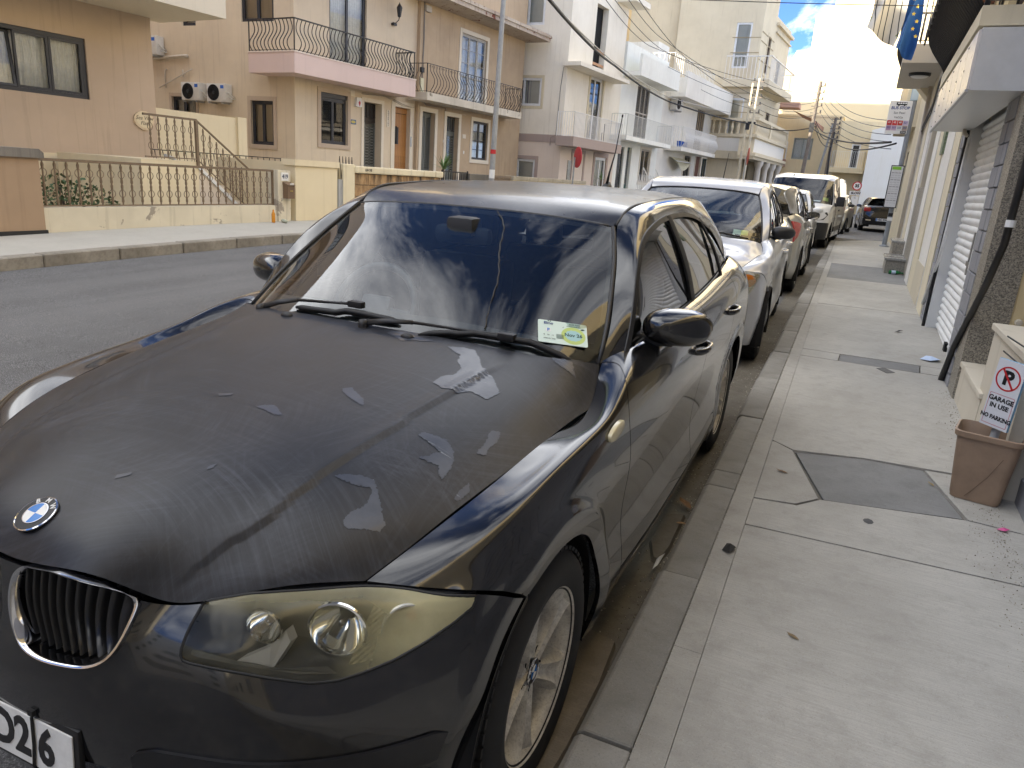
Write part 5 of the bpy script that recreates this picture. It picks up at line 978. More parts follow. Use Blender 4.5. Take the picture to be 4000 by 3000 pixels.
# steps, landing and their rails behind the low wall
ld = empty('entrance_steps', (0, 0, 0), 0, 'yellow rendered landing and steps up to the flats behind the railings', 'steps')
MB().box(-15.5, -13.52, 11.02, 13.45, .0, 2.40).box(-15.5, -13.46, 13.45, 13.75, 0, 2.43).box(-13.4, -11.0, 8.5, 9.85, 0, 1.30).build('landing', M_YEL, ld)
for k in range(6): MB().box(-12.2, -11.0, 9.85+.22*k, 9.85+.22*(k+1), 0, 1.16-.16*k, None, .006).build('step', stucco('step_stone', 'cbb9a0', dirt=.6), ld)
MB().add([(-10.97, 9.80, 1.27), (-10.97, 11.15, .25), (-10.97, 11.15, .17), (-10.97, 9.80, 1.19), (-11.0, 9.80, 1.27), (-11.0, 11.15, .25), (-11.0, 11.15, .17), (-11.0, 9.80, 1.19)], [(0, 1, 2, 3), (4, 5, 6, 7), (0, 1, 5, 4), (2, 3, 7, 6)]).build('stringer', M_WFRAME, ld)
sr = empty('stair_railing', (-10.99, 8.6, 0), math.pi/2, 'brown scrolled stair railing rising to the landing of the flats', 'railing')
MB().box(0, 1.24, -.02, .02, 2.09, 2.13).box(0, 1.24, -.015, .015, 1.34, 1.36).box(1.2, 1.26, -.025, .025, 1.2, 2.1).tube([(1.24, 0, 2.1), (2.62, 0, 1.21)], .022, 4).tube([(1.24, 0, 1.33), (2.6, 0, .36)], .014, 4).build('hand_rail', M_BRRAIL, sr)
sb2 = scroll_bar(.74)
for k in range(6): link('scroll_bar', sb2, sr, (.14+k*.19, 0, 1.35))
for k in range(7): u = 1.4+k*.17; link('scroll_bar', sb2, sr, (u, 0, 1.33-(u-1.24)*.70))
dp = MB().tube([(-11.6, 9.55, 1.38), (-11.6, 9.75, 1.33), (-11.6, 10.42, .72), (-11.6, 10.44, .3)], .035, 10).build('drain_pipe', plain('grey_pvc', (.33, .33, .32), .5), None, True); tag(dp, 'grey plastic drain pipe slanting down behind the railings', 'pipe')
# shrub behind the railings
def shrub(name, loc, rx, rz, n, s, mat, label, cat='plant', seed=1, stems=8):
    r = random.Random(seed); o = empty(name, loc, 0, label, cat); m = MB(); st = MB()
    for k in range(n):
        u = r.random()**.5; a = r.uniform(0, 6.28); p = Vector((rx*u*math.cos(a), rx*u*math.sin(a), rz*(.15+.85*r.random())*(1-.5*u*u))); d = Vector((r.gauss(0, 1), r.gauss(0, 1), r.gauss(.4, .6))).normalized(); q = d.orthogonal().normalized()*s*.35
        m.add([p, p+d*s*.5+q, p+d*s, p+d*s*.5-q], [(0, 1, 2, 3)])
    for k in range(stems): a = r.uniform(0, 6.28); u = r.random(); st.tube([(0, 0, 0), (rx*.4*u*math.cos(a), rx*.4*u*math.sin(a), rz*.5), (rx*.8*u*math.cos(a), rx*.8*u*math.sin(a), rz*.95)], [.012, .008, .003], 5)
    m.build('foliage', mat, o); st.build('stem', plain('stem_brown', (.06, .045, .03), .8), o); return o
M_LEAF = plain('shrub_leaf', (.045, .085, .025), .6, var=.5, vs=5)
shrub('shrub', (-9.95, 6.25, .2), .75, .85, 900, .07, M_LEAF, 'dark green shrub behind the brown railings at left', seed=4)
# yellow garden wall, gate, stone wall, railings further along
yw = MB().box(-9.36, -9.08, 10.55, 11.90, 0, 1.37).box(-9.40, -9.04, 10.5, 11.93, 1.37, 1.49).box(-12.3, -9.36, 11.62, 11.90, 0, 1.42).build('garden_wall', M_YEL); tag(yw, 'smooth yellow garden wall with rounded coping beside the grey gate', 'wall')
gt = empty('metal_gate', (-9.1, 11.92, 0), math.pi/2, 'small grey sheet-metal gate with zigzag bars on top', 'gate')
MB().box(0, .56, -.02, .02, .30, 1.13).build('gate_panel', plain('gate_grey', (.34, .345, .34), .5, var=.1), gt)
for k in range(5): MB().box(.02+k*.13, .05+k*.13, -.035, -.02, .31, 1.12).build('gate_batten', plain('gate_grey2', (.40, .40, .39), .5), gt)
zz_ = MB()
for k in range(5): x = .03+k*.11; zz_.tube([(x, 0, 1.13), (x+.055, 0, 1.62), (x+.11, 0, 1.13)], .008, 4)
zz_.build('zigzag_bars', M_WROUGHT, gt)
sw = empty('stone_wall', (-9.05, 12.5, 0), math.pi/2, 'brown stone block garden wall with cream coping and black stains', 'wall')
MB().box(0, 3.86, .06, .2, 0, 1.28).build('mortar', plain('mortar_grey', (.30, .26, .20), .9, var=.2), sw)
t = NT('globigerina_block'); v = t.coord(); f = t.noise(v, 5, 6, .7); st_ = t.noise(t.coord((3, 3, .6)), 1.6, 5, .65); zc = t.n('SeparateXYZ', {0: t.n('NewGeometry').outputs['Position']}).outputs[2]
c = t.ramp(f, [(.3, '8a6a48'), (.55, 'a98a63'), (.75, 'b99f7a')]); sm = t.math('MULTIPLY', t.ramp(st_, [(.42, (0, 0, 0)), (.6, (1, 1, 1))]), t.n('MapRange', {0: zc, 1: .85, 2: 1.25}).outputs[0]); c = t.mix(t.math('MULTIPLY', sm, .85), c, '2b2825'); t.p(color=c, rough=.95); t.bump(f, .5, .02); M_BLOCK = t.m
rb = random.Random(9)
for r_i in range(5):
    x = -.2*(r_i % 2)
    while x < 3.84:
        L = rb.uniform(.40, .52); a = max(x, .0); b = min(x+L, 3.86)
        if b-a > .06: MB().box(a+.006, b-.006, .0+rb.uniform(0, .012), .07, r_i*.256+.006, (r_i+1)*.256-.006, None, .008).build('stone_block', M_BLOCK, sw)
        x += L
for a, b in ((-.02, 2.9), (2.91, 3.5), (3.51, 3.92)): MB().box(a, b-.004, -.05, .26, 1.285, 1.44, None, .03).build('coping', stucco('cream_coping', 'd8c99f', '8d7f5f', .9), sw)
MB().box(-.42, -.0, -.0, .3, 0, 1.47, None, .02).build('end_pier', stucco('pier_cream', 'd8c99f', '9a8c68', .8), sw); text('faded_name', 'LEN DIE', .075, plain('faded_black', (.06, .055, .05), .8), sw, (.45, -.052, 1.36), (math.radians(90), 0, 0), bold=.003)
fr2 = empty('garden_railing', (-12.3, 12.0, 0), math.pi/2, 'low black iron railing on top of the garden walls before the doorways', 'railing')
MB().box(-2.2, 3.4, -.01, .01, 1.47, 1.49).build('hand_rail', M_WROUGHT, fr2); bmz = MB().tube([(-.09, 0, 0), (0, 0, .46), (.09, 0, 0)], .008, 4).mesh('zigzag', M_WROUGHT)
for k in range(28): link('zigzag', bmz, fr2, (-2.1+k*.2, 0, 1.02))
bf = empty('iron_fence', (-9.05, 16.4, 0), math.pi/2, 'black iron fence of crossed bars after the stone wall', 'fence')
MB().box(0, 1.5, -.01, .01, 1.44, 1.47).box(0, .03, -.02, .02, .4, 1.5).box(1.47, 1.5, -.02, .02, .4, 1.5).build('hand_rail', M_WROUGHT, bf)
for k in range(11): link('zigzag', bmz, bf, (.1+k*.13, 0, .72), None, (.8, 1, 1.55))
lw2 = MB().box(-9.3, -9.0, 17.95, 19.3, 0, 1.20).build('low_wall', stucco('pale_block_wall', 'c4bba6', '8e8676', .8)); tag(lw2, 'pale block garden wall with a dark mossy coping beside the lamp post', 'wall'); MB().box(-9.33, -8.97, 17.9, 19.35, 1.20, 1.44, None, .02).build('coping', stucco('mossy_coping', '6d675c', '2c2a27', 1.), lw2)
wf = empty('wooden_railing', (-9.05, 19.5, 0), math.pi/2, 'dark brown picket railing between the garden walls', 'railing'); MB().box(0, 1.4, -.02, .02, 1.38, 1.44).build('hand_rail', M_BRRAIL, wf); pm = MB().box(-.02, .02, -.01, .01, 0, .75).mesh('picket', M_BRRAIL)
for k in range(15): link('picket', pm, wf, (.05+k*.093, 0, .64))
lw3 = MB().box(-9.3, -9.0, 21.0, 28.3, 0, 1.33).build('low_wall', stucco('flaking_stone_wall', 'cdbb8c', '6d6456', 1., .6, peel='57534c')); tag(lw3, 'long flaking yellowish garden wall below the white house', 'wall'); MB().box(-9.32, -8.98, 20.98, 28.32, 1.33, 1.46, None, .02).build('coping', stucco('stained_coping', 'a69a80', '4a463f', 1.), lw3)
# ---------------------------------------------------------------- houses along the left side
def side_frame(root, x, y, ang):
    """temporary frame for another face of the same house; adopt() hands its parts to the house"""
    return empty('frame_tmp', (x, y, 0), ang)
def adopt(tmp, root):
    A = Matrix.Translation(root.location)@Matrix.Rotation(root.rotation_euler.z, 4, 'Z'); B = Matrix.Translation(tmp.location)@Matrix.Rotation(tmp.rotation_euler.z, 4, 'Z'); K = A.inverted()@B
    for c in list(tmp.children):
        m = Matrix.Translation(c.location)@c.rotation_euler.to_matrix().to_4x4(); s = c.scale.copy(); c.parent = root; q = K@m; c.location = q.to_translation(); c.rotation_euler = q.to_euler(); c.scale = s
    bpy.data.objects.remove(tmp, do_unlink=True)
M_PINK = stucco('pinkish_render', 'ceb995', 'a08a70', .7); M_PINKB = stucco('pink_balcony', 'd0b2a5', 'b3978a', .35); M_TAUPE = stucco('taupe_surround', 'b39c80', dirt=.4)
pk = house('town_house', (-15.0, 17.0), AH, 'pinkish house with long pink balcony and wavy black railing, number two from left')
PW = (1.45, 2.70, 2.06, 3.64); D1 = (3.52, 4.45, .9, 3.58); D2 = (5.2, 6.1, .9, 3.60); UW = (1.86, 3.62, 4.5, 6.95)
UP = [(1.86, 3.62, 8.0, 10.2), (4.6, 5.7, 8.6, 10.2)]
wall(pk, .35, 6.45, 0, 12.6, M_PINK, [PW, D1, D2, UW]+UP, t=.3); mass(pk, .35, 6.45, 0, 12.6, M_PINK, 14)
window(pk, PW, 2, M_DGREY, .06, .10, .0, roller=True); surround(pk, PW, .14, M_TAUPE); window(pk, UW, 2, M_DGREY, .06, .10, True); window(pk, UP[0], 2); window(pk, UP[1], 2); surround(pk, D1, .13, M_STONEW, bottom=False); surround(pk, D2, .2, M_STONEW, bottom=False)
grille_door(pk, D1, plain('dark_brown_door', (.022, .017, .015), .4), ((0, .3), (.33, 1.)), .28, .5)
M_WOOD = NT('varnished_boards'); v = M_WOOD.coord((14, 1, 1.2)); f = M_WOOD.noise(v, 2, 6, .7); wn = M_WOOD.ramp(M_WOOD.noise(M_WOOD.coord((5, 1, 2)), 3, 6, .7), [(.55, (0, 0, 0)), (.62, (1, 1, 1))]); zc = M_WOOD.n('SeparateXYZ', {0: M_WOOD.n('NewGeometry').outputs['Position']}).outputs[2]
M_WOOD.p(color=M_WOOD.mix(M_WOOD.math('MULTIPLY', wn, M_WOOD.n('MapRange', {0: zc, 1: 2.3, 2: 1.6}).outputs[0]), M_WOOD.ramp(f, [(.3, '8a5a2c'), (.6, 'b07d45'), (.8, 'c08f57')]), '3f2a1a'), rough=.5); M_WOOD = M_WOOD.m
wd = MB().box(D2[0], D2[1], .18, .2, D2[2], D2[3]).build('door', M_DARK, pk); pm_ = MB().box(.003, .097, -.012, .012, 0, D2[3]-D2[2]-.22).mesh('plank', M_WOOD)
for k in range(9): link('plank', pm_, wd, (D2[0]+.1*k, .17, D2[2]))
MB().box(D2[0], D2[1], .15, .18, D2[3]-.2, D2[3]).build('door_head', M_WOOD, wd); gm = MB()
for k in range(6): a = .02+k*.028; gm.tube([(D2[0]+.12+a+.05, .13, 2.95-.02*abs(k-2.5)), (D2[0]+.15+a, .12, 2.6), (D2[0]+.09+a*1.3, .12, 2.45), (D2[0]+.14+a, .13, 2.3)], .010, 5)
gm.box(D2[0]+.1, D2[0]+.42, .14, .155, 2.3, 2.9).build('door_grille', M_WROUGHT, wd)
MB().box(6.12, 6.2, -.04, .0, 2.25, 2.62).build('intercom', plain('steel_panel', (.35, .36, .36), .35, .6), pk)
bs = MB().prism([(-.45, 1.1), (-.45, -.85), (5.3, -.85), (5.3, 0), (.35, 0), (.35, 1.1)], 3.93, 4.5, lambda a, b, d: (a, b, d)).build('balcony', M_PINKB, pk)
MB().prism([(-.47, 1.1), (-.47, -.87), (5.32, -.87), (5.32, 0), (.35, 0), (.35, 1.1)], 4.5, 4.53, lambda a, b, d: (a, b, d)).build('slab_edge', stucco('slab_marble', 'd9c8b8', dirt=.3), bs)
railing(bs, [(-.40, 1.1), (-.40, -.80), (5.25, -.80), (5.25, 0)], 4.53, .86, .158, 'wave', M_WROUGHT, .014, (.03, .03), out=.17)
b2 = MB().box(-.3, 5.2, -1., 0, 7.3, 7.75).build('balcony', M_PINKB, pk); railing(b2, [(-.25, 0), (-.25, -.95), (5.15, -.95), (5.15, 0)], 7.75, .9, .158, 'wave', M_WROUGHT, .014, (.03, .03), out=.17)
MB().box(4.9, 5.05, -.14, -.002, 6.25, 6.33).tube([(4.97, -.01, 6.35), (4.97, -.15, 6.33), (4.97, -.28, 6.42), (4.97, -.30, 6.5)], .016, 6).lathe([(.02, 0), (.05, .02), (.06, .04), (.10, .30), (.10, .32), (.05, .40), (.015, .45), (0, .5)], 6, Matrix.Translation((4.97, -.30, 6.5))).build('wall_lantern', M_WROUGHT, pk)
MB().prism([(0, .02), (.05, 0), (.24, 0), (.29, .02), (.26, .30), (.03, .30)], 0, -.09, lambda a, b, d: (3.05+a, d, 3.36+b)).build('alarm_box', plain('alarm_white', (.7, .69, .66), .4), pk); MB().prism([(.0, .12), (.05, .0), (.1, .12), (.05, .18)], -.091, -.096, lambda a, b, d: (3.16+a, d, 3.38+b)).build('alarm_badge', M_RED, pk)
nm = MB().box(2.83, 3.12, -.02, 0, 2.78, 2.93).build('name_plaque', plain('blue_tile', (.08, .14, .24), .4), pk); MB().prism([(.145+.11*math.cos(a), .075+.045*math.sin(a)) for a in np.linspace(0, 6.28, 17)[:-1]], -.021, -.026, lambda a, b, d: (2.83+a, d, 2.78+b)).build('plaque_oval', plain('gold_tile', (.55, .45, .10), .4), nm)
aq = MB().box(4.74, 4.90, -.02, .0, 2.85, 3.44).build('name_board', M_STONEW, pk)
for k, ch in enumerate('AQUARIUS'): text('letter', ch, .075, M_INK, aq, (4.82, -.022, 3.39-.069*k), (math.radians(90), 0, 0), bold=.002)
MB().box(2.84, 3.05, -.012, 0, 3.68, 3.86).build('vent', M_STONEW, pk)
cm = MB(); 
for o_ in (0, .05): cm.tube([(3.4, -.01, 3.86-o_), (4.6, -.02, 3.88), (5.0, -.06, 3.84-o_), (5.6, -.03, 3.72-o_), (6.2, -.03, 3.66), (6.45, -.02, 3.72), (6.42, -.02, 4.6), (6.40, -.02, 7.4)], .012, 5)
cm.build('cable', plain('cable_beige', (.40, .34, .27), .6), pk, True)
ts = side_frame(pk, -15.0, 17.35, 0)                                   # gable side with the air conditioners, u = x + 15
SWN = (-1.75, -.82, 1.87, 3.2); SWU = (-2.05, -.74, 5.5, 7.0); SWB = (-5.25, -4.15, 2.2, 3.25); SWT = (-4.6, -4.0, 5.42, 6.3)
wall(ts, -14, -.0, 0, 12.6, M_PINK, [SWN, SWU, SWB, SWT]); window(ts, SWN, 2, M_DGREY, .05, .08, .0); surround(ts, SWN, .13, M_TAUPE); window(ts, SWU, 2, M_DGREY, .05, .08); window(ts, SWB, 2, M_DGREY, .05, .08, .5); surround(ts, SWB, .11, M_TAUPE); window(ts, SWT, 1, M_DGREY, .05, .08)
ac_unit(ts, -4.45, -.02, 3.12); ac_unit(ts, -3.32, -.02, 3.10)
MB().tube([(-5.9, -.08, 4.42), (-4.5, -.08, 4.5), (-4.38, -.02, 4.5)], .05, 10).tube([(-5.7, -.1, 3.5), (-4.2, -.06, 4.1)], .02, 8).tube([(-5.45, -.06, 3.5), (-5.45, -.06, 4.05), (-5.40, 0, 4.1)], .025, 8).tube([(-4.62, -.06, 3.85), (-4.62, -.06, 4.08)], .025, 8).build('waste_pipe', M_PIPEC, ts, True)
ac_unit(ts, -6.3, -.02, 4.5, 1.05); adopt(ts, pk)
# brown house with the curly balcony
M_BRN = stucco('brown_render', 'b89c74', '8a7055', .9)
br = house('town_house', (-14.3, 22.8), AH, 'brown rendered house with curled black balcony railing and olive double doors')
E1 = (.82, 1.65, .9, 3.59); E2 = (2.43, 3.3, .9, 3.58); EW = (4.35, 5.58, 2.02, 3.58); EU = (3.25, 5.15, 4.15, 6.80)
wall(br, .55, 8.35, 0, 12.4, M_BRN, [E1, E2, EW, EU, (3.4, 5.0, 8.9, 11)], t=.26); mass(br, .55, 8.35, 0, 12.4, M_BRN, 12)
for o in (E1, E2): surround(br, o, .16, M_STONEW, bottom=False)
surround(br, EW, .15, M_STONEW); surround(br, EU, .15, M_STONEW, bottom=False); grille_door(br, E1, M_OLIVE, ((0, .45), (.48, 1.)), .2); grille_door(br, E2, M_OLIVE, ((0, .3), (.34, 1.)), .2, .55)
window(br, EW, 2, plain('dark_bronze', (.05, .05, .05), .5), .04, .10, 1., bars=4); window(br, EU, 3, plain('flaking_white', (.42, .40, .36), .7, var=.3, vs=20), .06, .08, True, bars=5); window(br, (3.4, 5.0, 8.9, 11), 2)
bb = balcony(br, -.05, 6.95, .85, 4.18, .27, stucco('peeling_slab', 'c9bda6', '8b7d66', 1., .5, peel='7d7364'), .97, .19, 'belly', M_WROUGHT, .011, .06, .2)
me = MB().tube([(.0, -.01, 0), (.035, -.01, .02), (.045, -.01, .055), (.02, -.01, .075), (.0, -.01, .055), (.015, -.01, .04)], .006, 4).mesh('curl', M_WROUGHT)
for k in range(46): link('curl', me, bb, (.1+k*.147, -.80, 5.03), (0, 0, 0))
MB().box(-.2, 8.6, -1.15, .2, 7.35, 7.55).box(-.25, 8.65, -1.2, -1.1, 7.5, 7.62).build('roof_slab', stucco('flaking_red_slab', 'b6a58c', '6a3a2c', 1., .6, peel='6e3d30'), br)
MB().box(.62, .8, -.05, 0, 4.25, 4.75).build('meter_box', plain('meter_cream', (.60, .57, .40), .5), br); MB().box(.60, .78, -.08, 0, 4.95, 5.12).build('junction_box', M_INK, br)
cm = MB()
for o_ in (0, .045): cm.tube([(.70+o_, -.02, 12), (.68+o_, -.03, 8), (.74+o_, -.02, 6.2), (.70+o_, -.02, 4.8), (.76+o_, -.02, 4.0), (1.0+o_, -.02, 3.84), (2.3, -.02, 3.86), (2.32, -.02, 2.0)], .012, 5)
cm.build('cable', plain('cable_grey', (.22, .2, .18), .6), br, True); MB().box(.75, 1.05, -.12, -.01, 7.05, 7.25).build('lamp_box', plain('lamp_box', (.5, .46, .4), .6), br)
np_ = MB().box(3.62, 3.86, -.015, 0, 2.82, 2.98).build('name_tile', M_STONEW, br); MB().box(.05, .3, -.01, 0, 0, .01).build('vent', M_STONEW, br, loc=(3.5, 0, 3.74))
for u, z in ((3.72, 2.2), (2.25, 2.55)): MB().box(u, u+.07, -.02, 0, z, z+.12).build('door_bell', M_WHITE, br)
# potted spiky plant and a palm by the garden rail
def spiky(loc, h, n, label, seed, cat='plant', col=(.10, .17, .05)):
    r = random.Random(seed); o = empty('spiky_plant', loc, 0, label, cat); mt = plain('spike_leaf', col, .5, var=.4, vs=4)
    for k in range(n):
        a = r.uniform(0, 6.28); e = r.uniform(.25, 1.25); L = h*r.uniform(.7, 1.1); d = Vector((math.cos(a)*math.cos(e), math.sin(a)*math.cos(e), math.sin(e))); s = Vector((-math.sin(a), math.cos(a), 0))*.028*h/.8
        p = [Vector((0, 0, .0))+d*L*t+Vector((0, 0, -.25*L*t*t*math.cos(e))) for t in (0, .35, .7, 1)]
        MB().add([p[0]-s*.6, p[0]+s*.6, p[1]+s, p[2]+s*.7, p[3], p[2]-s*.7, p[1]-s], [(0, 1, 2, 6), (6, 2, 3, 5), (5, 3, 4)]).build('leaf', mt, o)
    MB().tube([(0, 0, -.6), (0, 0, .05)], [.05, .035], 8).build('stem', plain('palm_stem', (.10, .075, .05), .9), o); return o
spiky((-9.7, 17.6, 1.5), .62, 34, 'green spiky potted plant at the end of the stone wall', 5); spiky((-9.2, 31.0, 1.55), .5, 20, 'small green palm beside the white stair rail', 6)
# white and pink corner house
M_WB = stucco('off_white_render', 'ded4bd', 'b7a98c', .7); M_WBP = stucco('pale_pink_render', 'cfbba6', 'b0997f', .5); M_MAUVE = stucco('mauve_band', 'a38d80', '8a766a', .4)
wb = house('corner_house', (-11.5, 31.5), AH, 'white upper and pink lower corner house with white balcony and bare black doorway opening')
WU = (2.62, 4.0, 6.55, 9.55); WM = (2.6, 4.15, 3.37, 6.36); WD = (4.0, 5.45, .9, 2.68)
wall(wb, 0, 6.5, 3.1, 11.6, M_WB, [WU, WM], t=.3); wall(wb, 0, 6.5, 0, 3.1, M_WBP, [WD], name='lower_wall'); mass(wb, 0, 6.5, 0, 11.6, M_WB, 8)
MB().add([(WU[0], .32, WU[2]), (WU[1], .32, WU[2]), (WU[1], .32, WU[3]), (WU[0], .32, WU[3])], [(0, 1, 2, 3)]).build('bare_doorway', M_DARK, wb)
for z in (6.9, 7.5): MB().box(WU[0], WU[1], .05, .09, z, z+.12).build('timber_bar', M_WOOD, wb)
window(wb, WM, 2, M_WFRAME, .07, .12, .0); surround(wb, WM, .16, stucco('old_stone', 'c9b98f', dirt=.8), bottom=False); surround(wb, WD, .22, M_MAUVE, bottom=False); window(wb, WD, 2, M_WFRAME, .08, .06, True); surround(wb, (1.35, 2.6, .5, 2.72), .16, M_MAUVE, bottom=False, name='blind_door_surround')
MB().box(.85, 1.3, -.03, 0, 1.45, 2.35).build('stained_glass', plain('stained_glass', (.16, .15, .11), .3, var=.9, vs=22), wb)
MB().box(-.5, 5.4, -.9, 0, 6.35, 6.52).build('canopy_slab', M_WB, wb); b_ = balcony(wb, -.6, 5.2, .9, 3.36, .42, M_MAUVE, 1.05, .13, 'straight', M_WHRAIL, .014); MB().box(-.02, 6.5, -.025, 0, 2.95, 3.36).build('band', M_MAUVE, wb)
MB().box(4.9, 6.9, -1., 0, 10.1, 10.35).build('roof_slab', M_WB, wb); MB().tube([(3.9, -.3, 3.4), (3.9, -.3, 3.85), (4.15, -.3, 3.85), (4.15, -.3, 4.3)], .02, 4).tube([(4.15, -.3, 3.4), (4.15, -.3, 3.85)], .02, 4).build('garden_chair', plain('chair_dark', (.08, .03, .03), .6), wb)
ts = side_frame(wb, -11.5, 31.5, 0); LA = (-3.05, -1.25, 1.2, 2.27); LM = (-2.98, -1.2, 4.66, 5.88); LU = (-2.95, -1.3, 8.12, 9.6)
wall(ts, -8, 0, 3.1, 11.6, M_WB, [LM, LU]); wall(ts, -8, 0, 0, 3.1, M_WBP, [LA], name='lower_wall')
for o in (LA, LM, LU): window(ts, o, 2, M_WFRAME, .06, .05, .0 if o is not LM else .0)
MB().add([(-2.95, .2, 4.7), (-2.2, .2, 4.7), (-2.2, .2, 5.85), (-2.95, .2, 5.85)], [(0, 1, 2, 3)]).build('curtain', plain('mauve_curtain', (.20, .17, .19), .9), ts); MB().grid([[(-2.05+.85*t, .19+.02*math.sin(t*40), z) for t in np.linspace(0, 1, 40)] for z in (4.7, 5.85)]).build('curtain', plain('grey_mauve_curtain', (.33, .28, .30), .9), ts, True)
surround(ts, LA, .16, M_MAUVE); surround(ts, LM, .12, stucco('old_stone2', 'c9b98f', dirt=.9), out=.015); MB().box(-8, .02, -.025, 0, 3.08, 3.42).build('band', M_MAUVE, ts)
MB().tube([(-.55, -.02, 2.95), (-.55, -.02, 3.3), (-.3, -.02, 3.4), (-.25, -.02, 5.5), (-.18, -.02, 6.35), (.1, -.02, 6.45)], .014, 5).build('cable', plain('cable_grey', (.22, .2, .18), .6), ts, True); adopt(ts, wb)
# two white houses
M_W1 = stucco('white_render', 'e2ddd0', 'b5ad9c', .6); M_W2 = stucco('grey_white_render', 'd9d3c4', 'aaa08c', .6); M_LOUV = plain('louvre_taupe', (.38, .34, .28), .6)
w1 = house('white_house', (-11.5, 31.5), AH, 'white house with brown louvred balcony door and thin white rails')
A1 = (8.9, 10.9, 3.95, 6.8); A2 = (8.35, 9.05, .9, 3.45); A3 = (10.5, 12.1, 1.6, 3.5); A4 = (7.0, 7.9, .9, 3.4)
wall(w1, 6.5, 13.3, 0, 7.2, M_W1, [A1, A2, A3, A4], t=.2); mass(w1, 6.5, 13.3, 0, 7.2, M_W1, 8); louvre(w1, A1, M_LOUV, 3); grille_door(w1, A2, plain('green_door', (.02, .07, .045), .4), ((.05, .95),), .15); window(w1, A3, 2, plain('tan_frame', (.42, .36, .28), .5), .06, .08, .0); window(w1, A4, 1, M_OLIVE, .06, .1, .0); surround(w1, A3, .14, M_STONEW)
balcony(w1, 5.6, 12.9, .95, 3.9, .22, M_W1, 1.05, .14, 'straight', plain('grey_white_rail', (.55, .55, .52), .5), .010); pp = MB().box(6.6, 12.9, -1.0, 0, 6.95, 7.15).box(6.6, 12.9, -1.0, -.85, 7.15, 8.0).box(6.6, 13.3, -.1, 8, 7.2, 8.6).build('parapet', M_W1, w1)
w2 = house('white_house', (-11.5, 31.5), AH, 'grey-white house with bulging white balcony bars and blue flower pots')
B1 = (20.6, 22.4, 3.9, 6.85); B2 = (18.9, 20.3, 1.6, 3.6); B3 = (21.6, 22.9, .9, 3.7); B4 = (23.3, 24.6, .9, 3.65)
wall(w2, 13.3, 25.2, 0, 7.2, M_W2, [B1, B2, B3, B4], t=.2); mass(w2, 13.3, 25.2, 0, 7.2, M_W2, 8); louvre(w2, B1, plain('wood_slats', (.42, .33, .22), .6), 4); window(w2, B2, 2, plain('dark_frame2', (.06, .06, .06), .5), .05, .08, .0); surround(w2, B2, .18, M_STONEW); MB().box(B3[0], B3[1], .1, .14, B3[2], B3[3]).build('door', plain('red_brown_door', (.12, .045, .03), .5), w2); window(w2, B4, 2, plain('teal_frame', (.04, .08, .09), .5), .05, .1, .0); surround(w2, B3, .14, M_STONEW, bottom=False)
bo = balcony(w2, 14.4, 22.3, 1.15, 3.92, .24, M_W2, 1.2, .16, 'belly', M_WHRAIL, .017, .06, .22)
for k in range(4):
    po = MB().lathe([(.0, 0), (.12, 0), (.16, .34), (.15, .34), (.13, .3), (0, .3)], 14).build('flower_pot', plain('blue_pot', (.01, .09, .42), .4), None, True, 40); A = Matrix.Translation(w2.location)@Matrix.Rotation(AH, 4, 'Z'); po.location = A@Vector((14.75+k*.42, -.85, 3.93)); tag(po, ['leftmost', 'second', 'third', 'rightmost'][k]+' of the four blue flower pots on the white balcony', 'flower pot', 'blue flower pots')
MB().box(13.6, 24.6, -1.25, 0, 6.75, 7.0).box(13.6, 24.6, -1.25, -1.05, 7.0, 8.2).box(17, 25.2, -.2, 6, 7.2, 8.3).box(15.5, 17.5, 1.5, 5, 7.2, 10.2).build('parapet', M_W2, w2)
railing(w2, [(13.6, 2.), (13.6, -.3), (22.4, -.3), (22.4, 2)], 8.2, 1., .35, 'straight', M_WHRAIL, .015); ac_unit(w2, 14.5, -.05, 6.1, 1.4)
aw = empty('awning', (0, 0, 0), parent=w2); MB().grid([[(15.6+3.0*t, -.05-.55*s, 3.35-.25*s-(.55*math.sin(math.pi*t)*s)) for t in np.linspace(0, 1, 16)] for s in np.linspace(0, 1, 8)]).build('canvas', plain('faded_canvas', (.55, .52, .38), .8, var=.2), aw, True); MB().tube([(15.4, -.6, 3.1), (18.8, -.6, 3.1)], .03, 6).build('awning_rod', M_WFRAME, aw)
# stairs with white rails in front of the white houses
st2 = empty('white_stair_rail', (0, 0, 0), 0, 'white zigzag stair railings running down in front of the white house', 'railing'); A = Matrix.Translation(wb.location)@Matrix.Rotation(AH, 4, 'Z'); m = MB()
for u0, d0 in ((6.9, -1.6), (8.9, -1.6)):
    m.tube([A@Vector((u0, d0, 2.35)), A@Vector((u0+2.6, d0, 1.0))], .03, 5)
    for k in range(9): t = k/9; m.tube([A@Vector((u0+2.6*t, d0, 2.35-1.35*t)), A@Vector((u0+2.6*t+.12, d0, 1.2-1.0*t))], .016, 4)
for k in range(24): m.tube([A@Vector((6.6+k*.28, -1.4, 1.0)), A@Vector((6.74+k*.28, -1.4, 2.0)), A@Vector((6.88+k*.28, -1.4, 1.0))], .014, 4)
m.build('rail', M_WHRAIL, st2)
